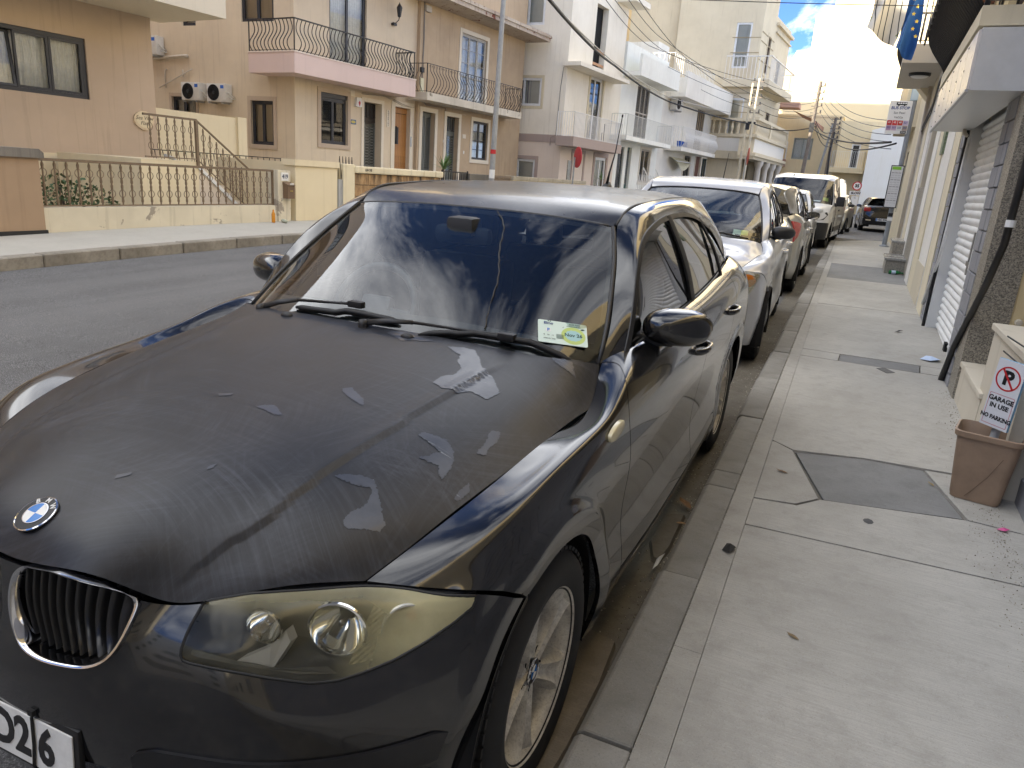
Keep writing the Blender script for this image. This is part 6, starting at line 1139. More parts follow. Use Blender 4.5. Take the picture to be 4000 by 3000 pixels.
# cream building with balusters and columns
M_CR = stucco('cream_stone', 'cdbd98', 'a08d66', .6); M_CRW = stucco('white_panel', 'd9d3c6', dirt=.3); M_TALLY = stucco('yellow_tall_render', 'e2c07a', 'c3a666', .5)
cr = house('cream_apartment', (-6.6, 56), AH, 'cream stone building with balustrade balcony, columns and salmon awning', 'building')
CW = (5.2, 6.6, 5.4, 7.6); CT = (6.0, 7.5, 9.6, 11.5); CS = (2.2, 3.2, 10, 12.5)
wall(cr, 0, 10, 4.2, 14.2, M_CR, [CW, CT, CS]); wall(cr, 3.5, 10, 0, 4.2, stucco('brown_stone', 'a8946f', dirt=.5), [(4.2, 5.0, .9, 3.6), (6.5, 7.3, .9, 3.6)], d=1.2, name='porch_wall'); mass(cr, 0, 10, 0, 14.2, M_CR, 10)
wall(cr, 0, 4.2, 14.2, 20, M_CR, [(2.2, 3.2, 15, 18)], name='tower_wall'); mass(cr, 0, 4.2, 14.2, 20, M_CR, 10)
for o in (CW, CT, CS): window(cr, o, 2, plain('brown_frame', (.10, .07, .05), .5), .08, .08, .0); surround(cr, o, .2, M_CR)
MB().box(4.21, 10.2, -.25, .1, 13.6, 13.8).box(4.21, 10.1, -.15, .1, 13.1, 13.2).box(-2, 9.5, -1.15, 0, 3.75, 3.95).box(-2.1, 9.6, -1.3, 0, 3.95, 4.15).box(-1.9, 9.4, -1.05, 0, 4.15, 5.2).box(-2.05, 9.55, -1.2, 0, 5.2, 5.4).build('cornice', M_CR, cr); MB().box(-1.8, 9.3, -1.06, -1.04, 4.25, 5.1).build('panel', M_CRW, cr)
bl = MB().lathe([(.10, 0), (.10, .08), (.06, .14), (.11, .38), (.12, .48), (.06, .72), (.05, .8), (.10, .86), (.10, .95)], 10).mesh('baluster', M_CR, True)
for k in range(26): link('baluster', bl, cr, (-1.6+k*.42, -1.02, 5.4))
MB().box(-2.0, 9.5, -1.18, -.85, 6.35, 6.55).box(2.2, 2.7, -1.2, -.85, 5.4, 6.35).box(8.9, 9.4, -1.2, -.85, 5.4, 6.35).build('balustrade_rail', M_CR, cr)
for z in (7.2, 8.4, 10.6, 11.8, 12.4): MB().box(.1, 4.2, -.03, .0, z, z+.06).build('string_course', stucco('course_tan', '9c8a62', dirt=.3), cr)  # string courses in a darker tan than the wall
MB().box(-.5, 8.6, -1.1, 0, 8.7, 9.2).build('upper_slab', M_CR, cr); railing(cr, [(-.45, 0), (-.45, -1.05), (8.55, -1.05), (8.55, 0)], 9.2, 1.5, .3, 'straight', M_WHRAIL, .02, (.05, .05))
for u in (1.5, 4.0, 6.4, 8.8): MB().lathe([(.30, .3), (.30, .6), (.24, .7), (.21, 3.2), (.24, 3.3), (.34, 3.55), (.34, 3.75)], 18, Matrix.Translation((u, -.85, 0))).build('column', stucco('column_stone', 'c9bfae', dirt=.5), cr, True, 40)
ts = side_frame(cr, -6.6, 56, 0); wall(ts, -6, 0, 0, 20, M_CR, [(-1.5, -.5, 5.4, 8.0), (-1.8, -.7, 10, 13)]); MB().box(-2.2, .3, -.5, 0, 8.7, 9.2).box(-2.6, .4, -.4, 0, 3.75, 4.2).box(-2.6, .4, -.35, 0, 4.2, 5.3).box(-2.6, .4, -.45, 0, 5.3, 5.5).box(-2.6, .4, -.42, -.1, 6.4, 6.6).build('cornice', M_CR, ts); window(ts, (-1.5, -.5, 5.4, 8.0), 1, M_WFRAME, .08, .08, .0); window(ts, (-1.8, -.7, 10, 13), 1, M_WFRAME, .08, .08, .0); MB().box(-2.5, .3, -.36, -.352, 4.3, 5.2).build('panel', M_CRW, ts)
for k in range(6): link('baluster', bl, ts, (-2.4+k*.45, -.3, 5.5))
for z in (7.0, 7.7, 8.3, 11, 12): MB().box(-2, -.02, -.02, 0, z, z+.05).build('string_course', stucco('course_tan', '9c8a62', dirt=.3), ts)
railing(ts, [(-2.1, -.45), (.2, -.45)], 9.2, 1.5, .25, 'straight', M_WHRAIL, .02, (.05, .05)); adopt(ts, cr)
sa = MB().add([Vector(p) for p in ((9.2, -1.2, 8.2), (13.6, -1.4, 8.0), (13.8, -3.2, 7.3), (9.2, -3.0, 7.5), (9.2, -3.0, 7.2), (13.8, -3.2, 6.9), (13.8, -3.2, 7.3))], [(0, 1, 2, 3), (3, 2, 5, 4)]).build('awning', plain('salmon_canvas', (.42, .22, .15), .8, var=.15), cr)
# tall yellow block behind the white houses
ty = house('tall_block', (-9.4, 62), AH, 'tall plain yellow apartment block behind the white houses', 'building'); ts = side_frame(ty, -9.4, 62, 0); wall(ts, -12, 0, 0, 15.6, M_TALLY); adopt(ts, ty); wall(ty, 0, 5, 0, 15.6, M_TALLY); mass(ty, 0, 5, 0, 15.6, M_TALLY, 12)
rbk = house('shade_block', (-33, 33), 0, 'unseen tall block added behind the white houses to shade the yellow gable', 'building'); MB().box(0, 11, 0, 22, 0, 23).build('wall', M_TALLY, rbk)  # added blocker, out of view, keeps the sun off the yellow gable
# end of the street
M_EY = stucco('end_yellow_render', 'd9c48f', 'b89c62', .6); M_EC = stucco('end_cream_render', 'e6cc92', 'd8bb7c', .3)
ey = house('yellow_house', (-9.0, 70), 0, 'low yellow house closing the street with white balcony rail'); YW = (4.6, 6.2, 4.6, 6.4); YD = (9.4, 10.1, 4.0, 6.0)
wall(ey, 0, 8.3, 0, 8.2, M_EY, [YW]); window(ey, YW, 2, plain('sage_frame', (.30, .33, .30), .5), .08, .1, True); mass(ey, 0, 8.3, 0, 8.2, M_EY, 9); MB().box(-.1, 8.4, -.06, 9, 8.2, 8.35).build('parapet', M_EY, ey)
wall(ey, 8.3, 12.4, 0, 7.8, M_EY, [YD, (11.3, 11.8, 4.9, 6.3)], d=-1.6); MB().add([(8.3, -1.6, 0), (8.3, 0, 0), (8.3, 0, 7.8), (8.3, -1.6, 7.8)], [(0, 1, 2, 3)]).build('return_wall', M_EY, ey); mass(ey, 8.3, 12.4, 0, 7.8, M_EY, 9, -1.6); window(ey, (YD[0], YD[1], 4.0, 6.0), 1, M_WFRAME, .07, -1.5, .0); window(ey, (11.3, 11.8, 4.9, 6.3), 1, M_WFRAME, .06, -1.5, .0)
b_ = MB().box(8.0, 10.6, -2.9, -1.6, 3.6, 4.0).build('balcony', M_EY, ey); railing(b_, [(8.05, -1.6), (8.05, -2.85), (10.55, -2.85), (10.55, -1.6)], 4.0, 1.3, .16, 'straight', M_WHRAIL, .014); ac_unit(ey, 10.9, -1.65, 2.6, 1.1)
b3 = MB().box(2.4, 4.2, -1.3, 0, 3.9, 4.5).build('balcony', stucco('salmon_slab', 'b98d78', dirt=.3), ey); railing(b3, [(2.45, 0), (2.45, -1.25), (4.15, -1.25), (4.15, 0)], 4.5, 1.5, .2, 'straight', M_WHRAIL, .014)
b4 = MB().box(2.2, 4.8, -3, -1.0, 8.6, 9.0).build('balcony', stucco('salmon_slab', 'b98d78', dirt=.3), ey)
ec = house('tall_block', (-12, 84), 0, 'very tall sunlit cream building with stepped roofline at the end of the street', 'building')
mm = MB()
pf = [(2.8, -2), (2.8, 15.2), (5.0, 15.2), (5.3, 15.9), (6.6, 15.9), (6.6, 19.0), (7.7, 19.8), (8.2, 19.8), (8.4, 28), (26, 28), (26, -2)]
mm.prism(pf, 0, 16, lambda a, b, d: (a, d, b)).build('wall', M_EC, ec)
fw_ = house('side_building', (1.7, 64), 0, 'pale plastered wall of the building right of the yellow house', 'building'); MB().box(0, 9, 0, 8, -1, 6.8).prism([(0, 6.8), (9, 6.8), (9, 9.5)], 0, 8, lambda a, b, d: (a, d, b)).build('wall', stucco('pale_plaster', 'dcd8cc', 'c9b98f', .4), fw_)
# ================================================================ right-hand side of the street
def ribs_mat():
    t = NT('shutter_enamel'); v = t.coord(); f = t.noise(t.coord((3, 1, .5)), 2, 6, .7); st = t.noise(t.coord((1.5, 1, 14)), 2, 5, .7)
    c = t.mix(t.math('MULTIPLY', t.ramp(f, [(.5, (0, 0, 0)), (.75, (1, 1, 1))]), .5), 'e9e9e6', 'c2bcae'); t.p(color=c, rough=.42, spec=.4); t.bump(st, .05, .004); return t.m
M_SHUT = ribs_mat()
def granite():
    t = NT('speckled_granite'); v = t.coord(); n1 = t.n('TexVoronoi', {'Vector': v, 'Scale': 150}).outputs[1]; f = t.noise(v, 160, 4, .7)
    t.p(color=t.mix(t.math('MULTIPLY', f, 1.), t.ramp(n1, [(.2, '3a3733'), (.45, '8d877a'), (.7, 'b9b09c'), (1., 'd5cdbb')]), '7a7468'), rough=.5); return t.m
M_GRAN = granite()
M_MARB = stucco('worn_travertine', 'c3b8a0', 'a39679', .7, .15); M_GREYST = stucco('grey_stone_facing', '8f8f92', '6d6d70', .8, .5); M_PEEL = stucco('peeling_ochre', 'd6bd7c', 'ad9455', .7, .35, peel='cdbfa0')
M_RC = stucco('right_cream_render', 'cfc19c', 'a99a74', .7); M_RW = stucco('right_white_render', 'd5d0c4', 'aaa497', .7)
AR = math.atan2(-1., -.018)
def rloc(y): return (2.14+.018*y, y)
# --- garage with roller shutter
ga = house('garage_front', rloc(8.05), AR, 'garage front faced in grey stone with a white roller shutter', 'building')      # local x = towards the camera
SH = (.67, 2.95, .10, 2.42); YU = lambda y: 8.05-y
wall(ga, 0, 3.46, -.2, 2.9, M_GREYST, [SH], t=.12, name='stone_facing')
rz_ = random.Random(21)                                                 # stone courses proud of the facing
for u0, u1 in ((.03, .64), (2.99, 3.44)):
    z = .14; r = 0
    while z < 2.85:
        x = u0-(.12 if r % 2 else 0)
        while x < u1:
            L = rz_.uniform(.2, .34); a, b = max(x, u0), min(x+L, u1)
            if b-a > .05: MB().box(a+.005, b-.005, -.018-rz_.uniform(0, .01), .0, z+.005, z+.145, None, .006).build('stone', M_GREYST, ga)
            x += L
        z += .15; r += 1
sh = empty('roller_shutter', (0, 0, 0), parent=ga)
prof = [(0, .0), (-.004, .008), (-.016, .02), (-.021, .036), (-.018, .052), (-.006, .064), (0, .068)]
slm = MB().grid([[(x, .10+y, z) for x in (SH[0]+.02, SH[1]-.02)] for y, z in prof]).mesh('slat', M_SHUT, True)
for k in range(31): link('slat', slm, sh, (0, 0, .17+k*.0685))
MB().box(SH[0]+.02, SH[1]-.02, .085, .13, .12, .17).build('bottom_bar', M_SHUT, sh); MB().add([(SH[0], .135, .1), (SH[1], .135, .1), (SH[1], .135, 2.42), (SH[0], .135, 2.42)], [(0, 1, 2, 3)]).build('shutter_back', M_SHUT, sh)
for a in (SH[0]-.01, SH[1]-.05): MB().box(a, a+.06, -.012, .12, .1, 2.42).build('side_guide', plain('white_guide', (.62, .62, .6), .4), sh)
MB().box(SH[0]+1.25, SH[0]+1.36, .06, .085, .20, .30).build('lock', M_DARK, sh); MB().box(SH[1]-.62, SH[1]-.57, .04, .07, .95, 1.3).box(SH[1]-.70, SH[1]-.50, .04, .06, 1.02, 1.06).build('latch', plain('worn_steel', (.3, .29, .27), .4, .7), sh)
pts = [(SH[0]-.02, -.03, z) for z in np.linspace(.2, 2.3, 40)]; MB().tube([(x+.012*math.sin(i*1.3), y, z) for i, (x, y, z) in enumerate(pts)], .016, 6).build('rubber_edge', M_RUB, ga, True)
MB().box(3.46, 3.76, -.02, .2, -.2, 2.9).build('granite_strip', M_GRAN, ga)
MB().tube([(.95, -.03, 2.15), (.90, -.04, 1.1), (.82, -.04, .95), (.14, -.04, .42), (.10, -.02, .40)], .016, 8).build('white_pipe', plain('white_pvc', (.7, .7, .68), .4), ga, True); MB().tube([(.55, .0, 2.32), (.55, -.06, 2.28), (.80, -.07, 2.2), (.86, -.05, 2.17)], .018, 8).build('elbow_pipe', M_PIPEC, ga, True)
# sign box above the shutter
M_SBOX = plain('sign_box_white', (.62, .62, .60), .35, var=.06); M_SPAN = plain('sign_panel_pearl', (.66, .62, .58), .3, var=.08)
sx = house('sign_box', rloc(8.05), AR, 'empty white metal sign box with riveted front panels over the garage shutter', 'sign box')
MB().box(.40, 3.60, -.335, -.002, 2.24, 2.62).build('box', M_SBOX, sx)
for k in range(6):
    a = .42+k*.53; pn = MB().box(a, a+.515, -.352, -.336, 2.25, 2.61).build('front_panel', M_SPAN, sx)
    for zz_ in (2.28, 2.43, 2.58): MB().lathe([(.008, 0), (.006, .004), (0, .005)], 8, Matrix.Translation((a+.02, -.352, zz_))@Matrix.Rotation(math.radians(90), 4, 'X')).build('rivet', M_INK, pn)
MB().box(.40, 3.61, -.36, -.34, 2.225, 2.243).build('bottom_trim', plain('grey_trim', (.4, .4, .4), .4), sx)
# balcony with scrolled belly rail above it, house over the garage
uh = house('upper_house', rloc(8.05), AR, 'ochre upper floor with black scrolled balcony over the garage', 'house')
UO = [(1.2, 2.3, 3.05, 5.3), (4.6, 5.6, 3.4, 5.2)]
wall(uh, -.0, 14, 2.9, 8.2, M_PEEL, UO, t=.15); mass(uh, 0, 14, 2.4, 8.2, M_PEEL, 8, .02); [window(uh, o, 2, plain('brown_frame', (.10, .07, .05), .5), .07, .1, .3) for o in UO]
ub = balcony(uh, .5, 3.55, .36, 2.76, .12, M_RC, 1.0, .085, 'belly', M_WROUGHT, .009, .02, .22); cu = MB().tube([(.09*math.cos(a)*(1-a/14), 0, .09*math.sin(a)*(1-a/14)) for a in np.linspace(0, 11, 34)], .009, 5).mesh('scroll', M_WROUGHT, True)
for k in range(5): link('scroll', cu, ub, (3.53, -.06-.11*k, 3.05+.14*(k % 2)), (0, 0, math.radians(90)))
for k in range(12): link('scroll', cu, ub, (.6+k*.25, -.58, 3.1), (0, 0, 0))
tb = empty('old_air_conditioner', (2.05, 8.4, 0), 0, 'rusty old air conditioner frame high on the right wall above the sign box', 'air conditioner')
M_RUST = plain('rusty_iron', (.16, .06, .03), .8, var=.5, vs=20)
for z in (3.52, 3.70): MB().box(-.28, .22, -.45, -.38, z, z+.05).build('rusty_beam', M_RUST, tb)
MB().box(-.28, .2, -.45, .35, 3.76, 4.25, None, .02).build('casing', plain('old_casing', (.45, .42, .36), .6, var=.3), tb); MB().box(-.24, .16, -.453, -.449, 3.80, 3.92).build('vent', M_DARK, tb); MB().box(-.02, .0, -.46, -.44, 3.55, 4.0).build('strap', M_PIPEC, tb)
# --- entrance recess with marble steps
en = house('entrance', rloc(4.30), AR, 'recessed entrance with worn travertine steps and peeling ochre wall', 'entrance')
MB().add([(0, 0, -.1), (0, 1.6, -.1), (0, 1.6, 2.9), (0, 0, 2.9)], [(0, 1, 2, 3)]).build('ochre_wall', M_PEEL, en); MB().add([(0, 1.6, -.1), (1.85, 1.6, -.1), (1.85, 1.6, 2.9), (0, 1.6, 2.9)], [(0, 1, 2, 3)]).build('back_wall', M_PEEL, en); MB().add([(0, 0, 2.895), (1.85, 0, 2.895), (1.85, 1.6, 2.895), (0, 1.6, 2.895)], [(0, 1, 2, 3)]).build('soffit', M_RC, en)
MB().box(-.52, .95, -.005, .5, .05, .435).build('riser', M_MARB, en); MB().box(-.54, .97, -.02, .52, .436, .47, None, .006).build('tread', M_MARB, en)
MB().box(.82, 1.84, .0, .9, .05, .825).build('upper_riser', M_MARB, en); MB().box(.80, 1.84, -.018, .92, .826, .862, None, .006).build('upper_tread', M_MARB, en); MB().box(.82, 1.84, .35, 1.6, .863, 1.2).build('top_riser', M_MARB, en)
for k in range(5): MB().tube([(1.78, -.02, .55+.085*k), (1.55, -.06, .56+.085*k+.01*(k % 2))], .004, 5).build('wire', M_CABLE, en)
for u, z in ((-.001, 1.15), (.02, .78)): MB().lathe([(.025, 0), (.02, .03), (0, .032)], 10, Matrix.Translation((.0, .25, z))@Matrix.Rotation(math.radians(90), 4, 'Y')).build('bolt_stub', M_MARB, en)
bp = MB().tube([rloc(3.66)+(5,), (2.175, 3.67, 1.7), (2.175, 3.70, 1.3), (2.18, 3.95, 1.05), (2.185, 4.25, .82), (2.185, 4.62, .52), (2.18, 4.80, .25), (2.18, 4.83, .2)], .022, 10).build('black_pipe', plain('black_pvc', (.014, .014, .015), .45), None, True); tag(bp, 'black plastic pipe bending down across the grey stone to the pavement', 'pipe'); MB().cyl((2.176, 3.672, 1.40), (2.176, 3.674, 1.44), .027, 12).build('pipe_clip', M_WHITE, bp)
# --- near grey stone wall beside the bin
nw = house('stone_wall_front', (rloc(2.46)[0]+.11, 2.46), AR, 'grey stone-faced wall at the right edge beside the brown bin', 'wall'); MB().box(0, 12, .01, .4, -.1, 2.9).build('backing', plain('mortar_dark', (.22, .21, .2), .9), nw)
z = .10; r = 0
while z < 2.85:
    x = -.15*(r % 2)
    while x < 3.0:
        L = rz_.uniform(.26, .42); a, b = max(x, 0), min(x+L, 3.0)
        if b-a > .05: MB().box(a+.006, b-.006, -.01-rz_.uniform(0, .015), .02, z+.006, z+.19, None, .008).build('stone', M_GREYST, nw)
        x += L
    z += .2; r += 1
MB().box(3.0, 12, -.004, .012, -.1, 2.9).build('far_facing', M_GREYST, nw)
# --- pilastered house
ph = house('pilaster_house', rloc(17.9), AR, 'cream house with white pilasters, granite plinth and projecting balcony', 'house'); V = lambda y: 17.9-y
wall(ph, 0, 9.85, -.1, 8.2, M_RC, [(V(14.2), V(12.5), .62, 3.2), (2.2, 3.6, 4.3, 6.4), (6.2, 7.4, 4.1, 6.2)], t=.12); mass(ph, 0, 9.85, -.1, 8.2, M_RC, 8)
MB().box(V(14.2), V(12.5), .09, .12, .62, 3.2).build('door', plain('brown_door', (.10, .065, .04), .5), ph); [window(ph, o, 2, M_WFRAME, .07, .08, .3) for o in ((2.2, 3.6, 4.3, 6.4), (6.2, 7.4, 4.1, 6.2))]
for y0, y1, mt in ((8.05, 8.75, M_RC), (8.85, 10.1, M_RW), (10.35, 11.3, M_RC), (11.5, 12.3, M_RW), (14.3, 15.3, M_RW), (15.5, 16.4, M_RC), (16.9, 17.8, M_RW)): MB().box(V(y1), V(y0), -.03, .0, -.1, 7.4).build('pilaster', mt, ph)
MB().box(V(14.35), V(12.4), -.02, .05, .3, 1.78).build('granite_panel', M_GRAN, ph); MB().box(V(10.3), V(8.9), -.034, -.029, .1, .75).build('skirting', stucco('skirting_cream', 'c4b696', dirt=.8), ph)
gs = house('granite_steps', rloc(14.5), AR, 'speckled granite doorsteps jutting onto the pavement', 'steps'); gs.location.z = -.085; MB().box(0, 1.3, -.33, 0, .1, .58).build('riser', M_GRAN, gs); MB().box(-.02, 1.32, -.36, 0, .581, .625, None, .006).build('tread', plain('polished_granite', (.30, .29, .26), .25, var=.2, vs=40), gs); MB().box(-1.4, -.04, -.22, 0, .1, .83).build('upper_riser', M_GRAN, gs); MB().box(-1.42, -.03, -.25, 0, .831, .87, None, .006).build('upper_tread', plain('polished_granite', (.30, .29, .26), .25, var=.2, vs=40), gs)
for a in (.25, .95): MB().box(a, a+.06, -.358, -.02, .626, .629).build('grip_strip', M_INK, gs)
gbt = MB().lathe([(0, 0), (.032, 0), (.034, .01), (.034, .13), (.03, .16), (.013, .20), (.012, .26), (.014, .265), (0, .27)], 14, Matrix.Rotation(math.radians(90), 4, 'Y')).build('green_bottle', plain('green_glass', (.01, .16, .04), .08, coat=.5), None, True, 50, loc=(2.12, 13.1, gz(13.1)+.158), rot=(0, 0, .2)); tag(gbt, 'green glass bottle lying against the granite step', 'bottle'); MB().lathe([(.035, .04), (.035, .11)], 14, Matrix.Rotation(math.radians(90), 4, 'Y')).build('bottle_label', plain('label_blue_white', (.5, .6, .7), .5), gbt)
pb = MB().box(V(17.4), V(14.0), -.72, 0, 3.89, 4.2).build('balcony', stucco('balcony_grey', 'b3aa9a', '8e8677', .4), ph); railing(pb, [(V(17.4)+.03, 0), (V(17.4)+.03, -.68), (V(14.0)-.03, -.68), (V(14.0)-.03, 0)], 4.22, 1.15, .09, 'belly', M_WROUGHT, .011, (.03, .03), out=.16)
MB().lathe([(.0, -.08), (.12, -.075), (.16, -.05), (.17, 0)], 24, Matrix.Translation((V(15.2), -.37, 3.885))).build('ceiling_lamp', plain('lamp_glass', (.6, .6, .58), .3), pb, True); MB().lathe([(.165, -.055), (.19, -.04), (.19, 0)], 24, Matrix.Translation((V(15.2), -.37, 3.886))).build('lamp_ring', M_INK, pb, True)
MB().box(V(17.9), V(17.2), -.5, 0, 4.15, 4.4).add([(V(17.9), 0, 4.15), (V(17.9), -.5, 4.15), (V(17.2), -.5, 4.15), (V(17.2), 0, 4.15), (V(17.9), 0, 3.6), (V(17.2), 0, 3.6)], [(0, 1, 4), (3, 2, 5), (1, 2, 5, 4)]).build('corbel', M_RC, ph)
MB().box(V(10.25), V(9.9), -.06, -.03, 2.15, 2.62).build('plaque', plain('green_stone_plaque', (.14, .18, .10), .4, var=.6, vs=30), ph)
cm = MB(); rr_ = random.Random(2)
for k in range(6): o_ = rr_.uniform(-.05, .05); cm.tube([(V(9.5)+o_, -.06, 3.95+o_), (V(11.5), -.09+o_*.3, 3.62+o_), (V(13.8), -.08, 3.5+o_), (V(15), -.05, 3.25+o_*2), (V(16.5), -.07, 3.05+o_), (V(17.8), -.06, 3.0+o_)], .013, 5)
cm.build('cable_bundle', M_CABLE, ph, True); MB().tube([(V(17.0), -.06, 4.2), (V(17.0), -.06, .4)], .045, 10).tube([(V(13.2), -.05, 7), (V(13.2), -.05, 4.3)], .04, 10).build('drain_pipe', M_PIPEC, ph, True)
rf = house('bay_house', rloc(27.0), AR, 'cream terrace house beyond the bus stop with closed balcony', 'house'); wall(rf, 0, 9.1, -.1, 8.6, M_RC, [(2., 3.2, 1.2, 3.0), (6, 7.2, 4.4, 6.4)]); mass(rf, 0, 9.1, -.1, 8.6, M_RC, 8); window(rf, (2., 3.2, 1.2, 3.0), 2, M_DGREY); window(rf, (6, 7.2, 4.4, 6.4), 2, M_DGREY); MB().box(.3, 4.0, -.5, 0, 3.6, 3.8).box(.3, 4.0, -.5, -.45, 3.8, 5.6).box(3.96, 4.0, -.45, 0, 3.8, 5.6).build('closed_balcony', M_RC, rf)
fr_ = house('grey_house', (4.2, 46), AR, 'grey terrace with dark windows on the right beyond the junction', 'house'); FO = [(10.2+k*1.9, 11.4+k*1.9, z, z+1.7) for k in range(2) for z in (1.0, 4.0, 7.0)]; wall(fr_, 0, 15, -.1, 10.5, stucco('grey_taupe_render', 'a89c88', dirt=.5), FO); mass(fr_, 0, 15, -.1, 10.5, M_RC, 8); [window(fr_, o, 2, M_DGREY) for o in FO]; [MB().box(9.8, 14.6, -.5, 0, z, z+.2).build('balcony', M_RW, fr_) for z in (3.4, 6.4)]
# --- flags
def flag_mat(name, base, extra):
    t = NT(name); t.p(color=extra(t) if extra else base, rough=.85, spec=.2); return t.m
def flag(loc, w, h, rz, mat, label, sw):
    o = empty('flag', loc, rz, label, 'flag', 'flags hanging from the balcony'); rows = [[(w*s*(1-.25*t)+.05*math.sin(6*s+3*t), .10*math.sin(9*s+2*t)*(.4+t), -h*t-sw*s*t) for s in np.linspace(0, 1, 24)] for t in np.linspace(0, 1, 24)]
    MB().grid(rows).build('cloth', mat, o, True); MB().tube([(w*1.0+.5, .05, .22), (-.12, 0, .02)], .015, 8).build('flag_pole', plain('pole_wood', (.35, .25, .15), .5), o, True); return o
ft = NT('white_flag_cloth'); v = ft.coord(); wv = ft.n('TexWave', {'Vector': ft.coord((1, .3, .35)), 'Scale': 3.4, 'Distortion': 2.}).outputs[1]; ft.p(color=ft.mix(ft.ramp(wv, [(.04, (1, 1, 1)), (.08, (0, 0, 0))]), ft.mix(ft.ramp(ft.noise(v, 4, 3, .5), [(.62, (0, 0, 0)), (.66, (1, 1, 1))]), 'c9c4b8', '6d7f36'), '1d2328'), rough=.85)
bt = NT('blue_flag_cloth'); zz2 = bt.n('SeparateXYZ', {0: bt.coord()}); bt.p(color=bt.ramp(bt.math('ADD', bt.math('MULTIPLY', zz2.outputs[2], -.7), zz2.outputs[0]), [(.0, '2c5f9e'), (.92, '2c5f9e'), (.96, 'd8d4c8')]), rough=.85)
flag((1.02, 12.6, 4.85), .55, .62, math.radians(5), ft.m, 'white flag with dark wavy lines hanging over the pavement', .35); fb = flag((1.52, 12.9, 4.75), .28, .78, math.radians(10), bt.m, 'blue flag with yellow stars hanging beside the white flag', .25)
for k in range(6): MB().add([(.012*(2.2 if i % 2 == 0 else 1)*math.cos(i*math.pi/5+.3)*1.3, 0, .012*(2.2 if i % 2 == 0 else 1)*math.sin(i*math.pi/5+.3)*1.3) for i in range(10)], [tuple(range(10))]).build('star', plain('star_yellow', (.6, .45, .05), .7), fb, loc=(.10+.05*(k % 2)+.015*k, -.12, -.10-.11*k))
# --- bus stop
bz = gz(21.6)+.12; bsx = empty('bus_stop', (2.33, 21.6, bz), 0, 'grey bus stop pole with white BUS STOP sign and framed timetable', 'bus stop'); bsx.scale = (1.15, 1.15, 1.15)
MB().cyl((0, 0, 0), (0, 0, 3.5), .055, 18).lathe([(.0, 0), (.11, 0), (.11, .02), (.06, .05)], 18).build('pole', plain('pole_grey', (.24, .26, .28), .45, var=.1), bsx, True, 40); MB().box(-.10, .06, -.07, .07, 3.34, 3.62, None, .02).build('pole_head', plain('pale_blue_cap', (.42, .52, .58), .5), bsx); MB().box(-.16, -.10, -.06, .06, 3.35, 3.6).build('solar_face', plain('solar_cream', (.62, .58, .42), .5), bsx)
pn = MB().box(-.50, -.03, -.075, -.055, 2.60, 3.33, None, .006).build('sign_panel', plain('sign_white', (.70, .70, .68), .35), bsx); RT = (math.radians(90), 0, 0)
text('sign_text', 'BUS STOP', .088, M_NAVY if 'M_NAVY' in globals() else M_INK, pn, (-.262, -.077, 3.17), RT, bold=.0025); text('sign_text', 'San Pawl', .068, M_INK, pn, (-.265, -.077, 3.065), RT); text('sign_text', 'Veċċja', .066, M_INK, pn, (-.265, -.077, 2.965), RT)
MB().box(-.36, -.14, -.079, -.076, 3.235, 3.30).build('bus_symbol', M_INK, pn)
for k in range(4): MB().box(-.335+k*.05, -.298+k*.05, -.081, -.079, 3.262, 3.288).build('bus_window', M_WHITE, pn)
for x in (-.31, -.19): MB().lathe([(0, .003), (.018, .003), (.018, 0)], 14, Matrix.Translation((x, -.079, 3.232))@Matrix.Rotation(math.radians(90), 4, 'X')).build('bus_wheel', M_INK, pn)
for i, (s_, c_, ik) in enumerate((('41', (.42, .02, .02), 1), ('42', (.55, .03, .03), 1), ('49', (.45, .05, .03), 1), ('221', (.50, .42, .55), 0), ('222', (.42, .28, .40), 0), ('223', (.50, .36, .47), 0), ('225', (.58, .60, .58), 0), ('250', (.36, .29, .24), 0))):
    x = -.485+.113*(i % 4); z = 2.79-.115*(i//4); b_ = MB().box(x, x+.105, -.079, -.0755, z, z+.108).build('route_tile', plain('route_'+s_, c_, .45), pn); text('route_number', s_, .055, M_WHITE if ik else M_NAVY if 'M_NAVY' in globals() else M_INK, pn, (x+.052, -.081, z+.062), RT, bold=.001)
MB().box(-.17, -.05, -.080, -.0756, 2.61, 2.668).build('stop_code_tile', M_INK, pn); text('stop_code', '0064', .045, M_WHITE, pn, (-.11, -.082, 2.64), RT)
tt = MB().box(-.20, .08, -.10, -.058, .92, 1.90, None, .006).build('timetable_case', M_INK, bsx); MB().box(-.18, .06, -.104, -.1005, .94, 1.88).build('timetable', plain('timetable_paper', (.62, .63, .64), .4, var=.08, vs=30), tt); MB().box(-.17, .02, -.107, -.1045, 1.80, 1.87).build('green_header', plain('lime_green', (.22, .5, .05), .4), tt)
for k in range(14):
    for c_ in range(3): MB().box(-.165+.072*c_, -.105+.072*c_, -.1055, -.1045, 1.72-.053*k, 1.725-.053*k+.012*(k % 3 == 0)).build('print_line', plain('print_grey', (.3, .3, .32), .6), tt)
MB().box(-.058, .058, -.0575, -.0565, .62, .70).build('sticker', M_WHITE, bsx); MB().box(-.05, .05, -.0585, -.0578, .72, .80).build('sticker', M_INK, bsx)
